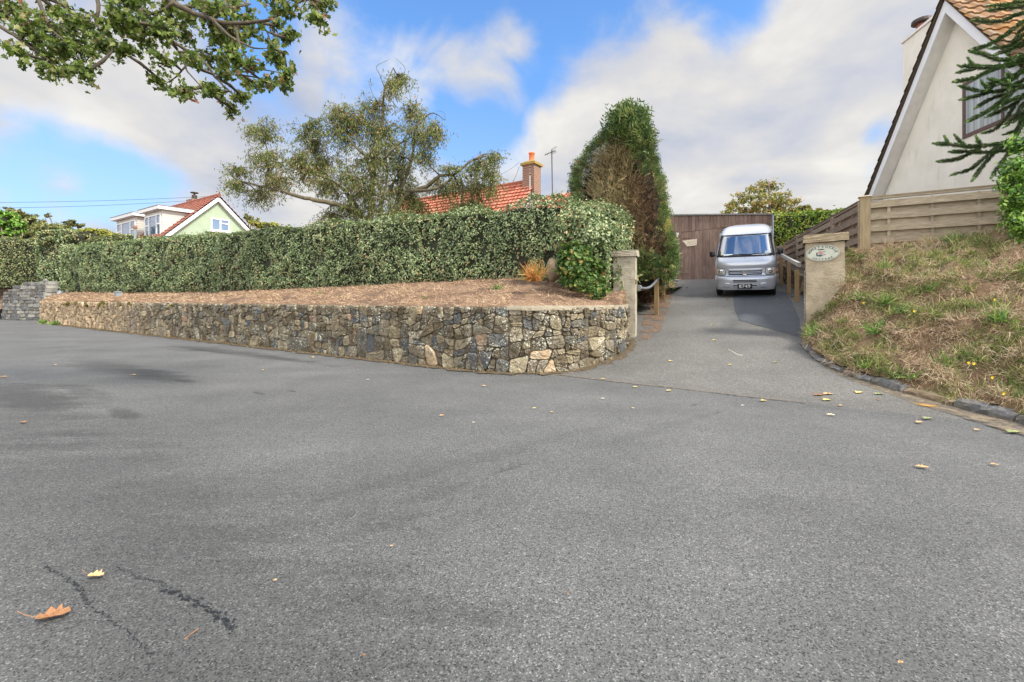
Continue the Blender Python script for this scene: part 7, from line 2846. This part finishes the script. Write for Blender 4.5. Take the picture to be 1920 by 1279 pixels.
M_MOSSB = leaf_mat('mossy_cushion', [(0, C(70, 62, 28)), (.4, C(104, 96, 42)), (.8, C(128, 124, 62)), (1, C(150, 138, 86))], .9, .1, .2, 3)
for (pxc, w_, h_, lb) in [(130, 12, 7, 'leftmost moss cushion hanging over the wall top'), (148, 7, 9, 'small moss tuft between two wider ones on the wall top'), (165, 8, 12, 'narrow brown moss tuft hanging deepest from the wall top'), (196, 17, 11, 'widest moss cushion on the wall top'),
                          (226, 4, 7, 'thin moss tuft right of the widest cushion'), (247, 6, 5, 'small moss tuft, last of the row on the wall top'), (326, 5, 5, 'lone green moss tuft further right on the wall top')]:
    bs_ = min(range(0, 2600), key=lambda k: abs(CX + F * WALL.at(k * .01).x / WALL.at(k * .01).y - pxc) if k * .01 < WALL.len else 1e9) * .01
    p = WALL.at(bs_); c = Vector((p.x, p.y, WALL_H - .02)) - Vector((0, .05, 0))
    sc = c.y / F
    shrub('moss_cushion', lb, 'moss', [(c + Vector((0, -.03, -h_ * sc * .35)), (w_ * sc, .07, h_ * sc * .8), 1)], int(60 * w_), .035, M_MOSSB, .3, int(pxc), LEAF_NARROW, 2, base=c, group='moss on the wall top', droop=(0, 0, -.7), r0=.004)
p = WALL.at(WALL.len - 1.2) + WALL.nrm(WALL.len - 1.2) * .15
tuft('weed_tuft', 'pale green weeds at the foot of the far left end of the wall', 'weed', (p.x, p.y, .0), 160, .22, .03, M_TUFT, 'weeds at the foot of the wall', (0, 0, .6), .9)
p = WALL.at(WALL.len - 3.2) + WALL.nrm(WALL.len - 3.2) * .15
tuft('weed_tuft', 'straggling weeds a little right of the far left wall end', 'weed', (p.x, p.y, .0), 160, .22, .03, M_TUFT, 'weeds at the foot of the wall', (0, 0, .6), .9)
p = gnd(545, 655)
tuft('weed_tuft', 'lone green weed at the wall foot in the middle of the wall', 'weed', (p[0], p[1] - .02, .0), 40, .16, .012, M_TUFT, 'weeds at the foot of the wall', (0, 0, .6), .8)
# rock in the hedge next to the orange clump
mb = MB(); rk = at(1038, 506, 8.5); rows = []
for j in range(9):
    ph_2 = math.pi * j / 8
    rows.append([rk + Vector((.15 * math.sin(ph_2) * math.cos(2 * math.pi * k / 12), .12 * math.sin(ph_2) * math.sin(2 * math.pi * k / 12), .22 * math.cos(ph_2))) * (1 + .18 * noise.noise(Vector((math.cos(2 * math.pi * k / 12), math.sin(2 * math.pi * k / 12), j * .35)))) for k in range(12)])
mb.grid(rows, close=True)
o = build(mb, 'boulder', M_KERB_BROWN, smooth=True); tag(o, 'pinkish grey boulder leaning in the hedge between the orange clump and the green bush', 'boulder')

# ------------------------------------------------------------------ far left: grey curved wall, neighbour hedges, trees
DL = 22.6
gw = [at(2, 575, 25.0), at(6, 600, 23.5), at(30, 601, 22.9), at(60, 600, 22.6), at(84, 599, 22.3)]
GWp = Path([(p.x, p.y) for p in gw])
gwe = thing('grey_stone_wall', 'curved wall of dark grey squared stone at the far left corner below the neighbouring hedge', 'wall', (gw[2].x, gw[2].y, 0))
M_GREYST = stone_mat('grey_wall_stone', [(0, C(96, 96, 94)), (.3, C(110, 110, 106)), (.5, C(86, 87, 88)), (.7, C(124, 123, 116)), (.9, C(136, 133, 124))], .4)
sg = -1 if GWp.nrm(2).y > 0 else 1
def gplace(s, h, d):
    p = GWp.at(s); n = GWp.nrm(s) * sg
    return (p.x + n.x * d, p.y + n.y * d + h * .06, h)
mb = MB(); r_ = random.Random(9); y = 0.0
def gtop(s): return interp(s, [0, GWp.len * .3, GWp.len * .6, GWp.len], [.65, 1.2, 1.7, 1.95])
while y < 2.0:
    hgt_ = r_.uniform(.10, .20); x = -r_.uniform(0, .2)
    while x < GWp.len:
        w = r_.uniform(.22, .6)
        a_, b_ = max(0, x), min(GWp.len, x + w)
        if b_ - a_ > .08 and y < gtop((a_ + b_) / 2):
            j = lambda: r_.uniform(-.015, .015)
            stone_mesh(mb, [(a_ + j(), y + j()), (b_ + j(), y + j()), (b_ + j(), y + hgt_ + j()), (a_ + j(), y + hgt_ + j())], gplace, r_, .014)
        x += w
    y += hgt_
build(mb, 'stonework', M_GREYST, gwe)
mb = MB(); rows = []
for (h, d) in [(-.1, 0), (1.0, 0), (None, 0), (None, -.4)]:
    rows.append([gplace(GWp.len * i / 20, gtop(GWp.len * i / 20) - .05 if h is None else h, d) for i in range(21)])
mb.grid(rows); build(mb, 'mortar', M_MORTAR, gwe)
ep_ = thing('wall_end_pillar', 'pale grey stone pillar between the dark curved wall and the long rubble wall', 'pillar', at(90, 600, 22.0))
mb = MB(); r_ = random.Random(4)
pb_ = at(91, 600, 22.0)
for k in range(11):
    w = .30 + .0 * k; lean = interp(k, [0, 4, 10], [-.02, -.02, .20])
    mb.box((pb_.x + lean + r_.uniform(-.02, .02), pb_.y, .09 + k * .175), w + r_.uniform(-.03, .03), .4, .165, (U.x, U.y, 0), (V2.x, V2.y, 0))
build(mb, 'shaft', stone_mat('pale_grey_stone', [(0, C(138, 136, 128)), (.5, C(158, 154, 144)), (1, C(122, 122, 118))], .4), ep_)
# soil behind
mb = MB(); mb.grid([[at(-90, 610, 22), at(8, 578, 24.2), at(60, 545, 23.6), at(120, 540, 22.6)], [at(-90, 560, 26), at(8, 540, 27), at(60, 528, 27), at(130, 528, 27)]])
o = build(mb, 'side_bank', M_STRAW_SOIL, smooth=True); o['kind'] = 'structure'
def seg_hedge(name, label, a, b, pb, ptop, depth, dens, leaf, mat, seed):
    A_, B_ = Vector((a[0], a[1])), Vector((b[0], b[1]))
    hedge(name, label, lambda s: (A_.lerp(B_, s), EYE + (YH - interp(s, [0, 1], pb)) / F * A_.lerp(B_, s).y), lambda s: EYE + (YH - interp(s, [0, 1], ptop)) / F * A_.lerp(B_, s).y, depth, dens, leaf, mat, .52, seed, .12)
def xy(px, d): return ((px - CX) / F * d, d)
seg_hedge('side_hedge', 'olive green clipped hedge at the far left edge above the grey curved wall', xy(-140, 25), xy(66, 24.6), (545, 538), (450, 447), 1.5, 300, .105, M_ELA2, 71)
seg_hedge('side_hedge', 'taller shaggy hedge end standing between the left edge hedge and the long silvery hedge', xy(66, 23.8), xy(112, 23.0), (532, 532), (434, 430), 1.4, 420, .10, M_ELA, 72)
M_TREEG = leaf_mat('bright_tree_leaf', [(0, C(56, 92, 34)), (.35, C(92, 134, 50)), (.7, C(132, 170, 72)), (1, C(168, 194, 98))], .5, .25, .15, .8)
M_TREEO = leaf_mat('olive_tree_leaf', [(0, C(62, 72, 38)), (.35, C(96, 104, 56)), (.7, C(130, 132, 76)), (1, C(160, 150, 96))], .55, .2, .25, .5)
M_TREEY = leaf_mat('yellow_green_leaf', [(0, C(84, 98, 36)), (.35, C(126, 138, 54)), (.7, C(164, 166, 76)), (1, C(192, 180, 104))], .55, .25, .25, .6)
shrub('bright_green_tree', 'fresh bright green tree at the far left edge', 'tree', [B(x, y, 27, rx, ry) for x, y, rx, ry in [(12, 415, 24, 24), (30, 425, 18, 20), (-20, 410, 30, 30), (10, 440, 30, 14)]], 6000, .17, M_TREEG, .6, 81, stems=6, base=at(0, 600, 27), r0=.12, core=.35, sub=20)
shrub('olive_tree_mass', 'large rounded olive green tree behind the bright green one at the left', 'tree', [B(x, y, 32, rx, ry) for x, y, rx, ry in [(55, 420, 34, 22), (85, 432, 30, 24), (20, 402, 34, 16), (105, 446, 26, 18), (60, 445, 40, 22), (-30, 400, 40, 20)]], 9000, .19, M_TREEO, .5, 82, stems=8, base=at(60, 600, 32), r0=.16, core=.4, sub=20)
shrub('flat_topped_pine', 'small flat-topped pine standing out on the left skyline', 'tree', [B(x, y, 38, rx, ry) for x, y, rx, ry in [(132, 418, 20, 7), (150, 424, 14, 6), (125, 428, 22, 8), (88, 404, 8, 5)]], 2600, .16, M_TREEO, .4, 83, stems=8, base=at(130, 520, 38), r0=.10, core=.5)
shrub('dense_shrub', 'greyish green shrub rising above the left end of the long hedge', 'shrub', [B(x, y, 23.5, rx, ry) for x, y, rx, ry in [(92, 448, 26, 18), (120, 440, 26, 12), (150, 446, 24, 12), (140, 452, 40, 12)]], 5200, .12, M_ELA2, .5, 84, stems=8, base=at(110, 545, 23.5), core=.6)
shrub('low_green_bushes', 'yellow-green bushes showing along the top of the long hedge, left of the white dormers', 'bush', [B(x, y, 24, rx, ry) for x, y, rx, ry in [(180, 445, 26, 12), (215, 446, 26, 10), (245, 447, 20, 8), (160, 440, 26, 14), (275, 447, 16, 6), (195, 436, 22, 8)]], 6000, .12, M_TREEY, .5, 85, stems=8, base=at(200, 540, 24), core=.6)
shrub('rounded_bush', 'wide olive green bush filling the skyline between the pine and the yellow-green bushes', 'bush', [B(x, y, 26, rx, ry) for x, y, rx, ry in [(115, 436, 34, 16), (160, 440, 34, 12), (80, 432, 30, 18), (200, 444, 30, 9)]], 8000, .13, M_TREEO, .5, 91, stems=8, base=at(130, 540, 26), core=.5, sub=30, tight=1.1)
shrub('rounded_bush', 'dull green bushes just above the hedge under the dormer windows', 'bush', [B(x, y, 22.5, rx, ry) for x, y, rx, ry in [(235, 447, 34, 8), (290, 449, 30, 6), (195, 450, 30, 8)]], 4000, .11, M_ELA2, .5, 92, stems=8, base=at(240, 540, 22.5), core=.5, sub=30, tight=1.1)
shrub('far_treetop', 'hazy yellowish treetop right of the green gable house', 'tree', [B(x, y, 36, rx, ry) for x, y, rx, ry in [(505, 425, 24, 12), (540, 432, 18, 8), (478, 418, 10, 12), (525, 430, 24, 8)]], 3600, .17, M_TREEY, .5, 86, stems=6, base=at(505, 540, 36), core=.5, r0=.1)
shrub('far_treetop', 'dark small treetop touching the right slope of the green gable roof', 'tree', [B(x, y, 37, rx, ry) for x, y, rx, ry in [(470, 412, 9, 9), (462, 406, 6, 6)]], 900, .15, M_TREEO, .5, 87, stems=3, base=at(468, 540, 37), core=.5, r0=.1)

# ------------------------------------------------------------------ fallen leaves and twigs
M_FALL = [plain('dry_leaf_tan', C(196, 160, 112), .8, 0, .25, 60), plain('dry_leaf_yellow', C(206, 186, 112), .7, 0, .2, 60), plain('dry_leaf_brown', C(146, 104, 68), .8, 0, .3, 60), plain('dry_leaf_pale', C(206, 196, 168), .8, 0, .15, 60), plain('dry_leaf_green', C(138, 146, 92), .7, 0, .25, 60)]
leaf_out = [(-.50, .02), (-.42, .20), (-.30, .14), (-.22, .44), (-.02, .26), (.06, .50), (.18, .22), (.34, .26), (.50, 0), (.34, -.24), (.18, -.20), (.04, -.50), (-.04, -.24), (-.24, -.42), (-.30, -.14), (-.44, -.16)]


def fallen(px, py, wpx, mi, label, group, curl=.5, ang=None, seed=None, real=True):
    p = ground(px, py)
    L = wpx / F * p.y * .86
    r = random.Random(seed if seed is not None else int(px * 7 + py))
    e = thing('fallen_leaf', label, 'leaf', (p.x, p.y, zg(p.x, p.y) + .006), (0, 0, r.uniform(-.5, .5) if ang is None else ang), group)
    mb = MB()
    nr = 3
    cu = curl * L * .45
    def lift(x, y):
        return .006 + cu * (abs(y) ** 1.5) * 1.6 + cu * .5 * max(0, x) ** 2 + cu * .6 * max(0, -x - .1) ** 2 + r.uniform(0, .05) * L
    o1 = [Vector((x * L, y * L * .8, lift(x, y))) for x, y in leaf_out]
    o2 = [Vector((x * L * .5, y * L * .4, lift(x * .5, y * .5) * .8)) for x, y in leaf_out]
    c = Vector((0, 0, .012))
    n = len(o1)
    mb.add(o1 + o2 + [c], [(k, (k + 1) % n, n + (k + 1) % n, n + k) for k in range(n)] + [(n + k, n + (k + 1) % n, 2 * n) for k in range(n)])
    build(mb, 'blade', M_FALL[mi], e, smooth=False, local=True)
    if wpx > 14:
        mb = MB(); mb.tube([o1[0], o1[0] + Vector((-L * .3, L * .05, L * .10)), o1[0] + Vector((-L * .55, L * .15, L * .22))], L * .012, 4)
        build(mb, 'stalk', M_FALL[2], e, local=True)
    return e


GRP = 'fallen leaves on the road'
fallen(100, 1162, 62, 2, 'largest curled brown leaf at the bottom left of the road', GRP, .75, .35)
fallen(180, 1086, 34, 0, 'tan curled leaf with an upright stalk, between the two cracks', GRP, .9, 0.0)
ll = [(6, 709, 14, 0, 'tan leaf at the left edge of the road'), (44, 795, 16, 2, 'brown leaf below the dark patch at the left'), (103, 686, 9, 0, 'small tan leaf on the grey part of the road at the left'),
      (250, 705, 11, 0, 'narrow tan leaf in the dark streak'), (316, 658, 7, 2, 'small brown leaf high on the road, near the wall'), (492, 696, 9, 0, 'orange-tan leaf on the road below the middle of the wall'),
      (585, 672, 12, 1, 'yellowish leaf near the foot of the wall'), (690, 714, 8, 3, 'pale leaf alone below the wall'), (907, 726, 11, 0, 'brownish leaf below the big orange stone of the wall'),
      (828, 782, 11, 0, 'tan leaf in the middle of the road'), (734, 1029, 8, 0, 'small orange leaf alone in the foreground'), (516, 1094, 9, 0, 'pale brown leaf right of the cracks'),
      (1062, 1118, 9, 2, 'small dark brown leaf in the lower middle'), (682, 1236, 9, 2, 'brown fragment near the bottom edge'), (1689, 1250, 12, 0, 'tan leaf at the bottom right'),
      (1002, 768, 9, 1, 'yellow leaf in front of the driveway mouth, left one'), (1035, 775, 8, 0, 'tan leaf just right of the yellow one before the driveway mouth'), (888, 795, 7, 3, 'tiny pale leaf on the road left of the driveway mouth'),
      (1131, 713, 11, 1, 'yellow leaf at the left end of the driveway seam'), (1191, 728, 11, 1, 'yellow leaf on the seam, second from the left'), (1130, 750, 9, 3, 'pale leaf just below the seam'), (1187, 768, 8, 1, 'small yellow leaf below the seam'),
      (1254, 735, 13, 1, 'cream leaf on the seam below the driveway'), (1432, 754, 15, 1, 'yellowish leaf on the right part of the seam'), (1320, 781, 6, 2, 'small dark fragment below the seam')]
for px, py, w, mi, lb in ll:
    fallen(px, py, w, mi, lb, GRP, .55)
ll = [(1258, 679, 12, 1, 'pale yellow leaf on the driveway near the wall end'), (1370, 686, 11, 1, 'yellow leaf in the middle of the driveway mouth'), (1454, 682, 13, 4, 'greenish leaf on the driveway right of the middle'), (1340, 640, 11, 1, 'yellow leaf on the driveway between the pillars'),
      (1336, 611, 9, 1, 'yellow leaf further up the driveway'), (1421, 612, 9, 4, 'greenish leaf on the seam of the new asphalt'), (1274, 630, 5, 3, 'tiny white leaf by the left dirt patch'), (1322, 559, 7, 2, 'brown leaf left of the van front wheel'),
      (1364, 562, 9, 0, 'orange leaf in front of the van'), (1459, 562, 8, 0, 'tan leaf in front of the right wheel of the van'), (1376, 586, 6, 3, 'small white leaf on the seam by the new asphalt'), (1355, 579, 6, 3, 'small pale leaf left of the new asphalt seam'),
      (1288, 541, 7, 2, 'brown leaf near the shed'), (1265, 565, 6, 3, 'tiny pale leaf by the left handrail posts'), (1489, 585, 9, 0, 'tan leaf at the foot of the retaining wall'), (1484, 558, 12, 0, 'orange-tan leaf heaped by the right handrail post'), (1492, 566, 12, 0, 'second orange-tan leaf heaped by the right handrail post')]
for px, py, w, mi, lb in ll:
    fallen(px, py, w, mi, lb, 'fallen leaves on the driveway', .5)
ll = [(1535, 744, 22, 2, 'brown curled leaf at the left of the leaf cluster by the kerb'), (1553, 742, 24, 0, 'tan curled leaf at the top of the cluster by the kerb'), (1551, 753, 20, 1, 'yellow leaf with dark rim at the bottom of the cluster'), (1558, 781, 16, 3, 'pale folded leaf below the cluster'),
      (1577, 763, 10, 0, 'small tan leaf right of the cluster'), (1611, 739, 22, 1, 'yellow curled leaf between the cluster and the kerb'), (1648, 742, 20, 4, 'green and yellow leaf close to the kerb gutter'), (1524, 671, 10, 1, 'round yellow leaf at the foot of the first kerb stone'),
      (1724, 795, 18, 0, 'tan leaf below the rusty paint spot'), (1740, 788, 22, 4, 'thin flat green leaf just above the tan leaf below the rusty paint spot'), (1832, 809, 14, 0, 'orange-tan leaf near the right edge of the road'), (1900, 814, 30, 4, 'greenish brown leaf at the right edge of the photo'), (1730, 880, 24, 0, 'brown-edged leaf alone on the road at the right'),
      (1865, 875, 16, 0, 'orange-brown leaf at the far right of the road'), (1393, 763, 8, 3, 'pale twig-like leaf left of the cluster'), (1645, 753, 9, 2, 'reddish leaf fragment in the kerb gutter')]
for px, py, w, mi, lb in ll:
    fallen(px, py, w, mi, lb, 'fallen leaves by the kerb', .6)
# twigs
for pts, lb, r_ in [([(1366, 657), (1374, 661), (1384, 667), (1392, 668)], 'thin pale forked twig on the driveway', .006), ([(346, 1204), (358, 1194), (372, 1184)], 'short reddish leaf stalk at the bottom left', .0018)]:
    P_ = [ground(a, b) + Vector((0, 0, .008)) for a, b in pts]
    mb = MB(); mb.tube(P_, r_, 5)
    o = build(mb, 'twig', M_FALL[3 if r_ > .005 else 2]); tag(o, lb, 'twig')

# ------------------------------------------------------------------ things of one single mesh need no Empty
for e in [o for o in COL.objects if o.type == 'EMPTY' and o.parent is None]:
    ch = [c for c in COL.objects if c.parent == e]
    if len(ch) == 1 and ch[0].type == 'MESH' and not [c for c in COL.objects if c.parent == ch[0]]:
        m = ch[0]
        nm, loc, rot = e.name, e.location.copy(), e.rotation_euler.copy()
        props = {k: e[k] for k in ('label', 'category', 'group') if k in e}
        bpy.data.objects.remove(e)
        m.parent = None
        m.location = loc; m.rotation_euler = rot
        m.name = nm
        for k, v in props.items(): m[k] = v
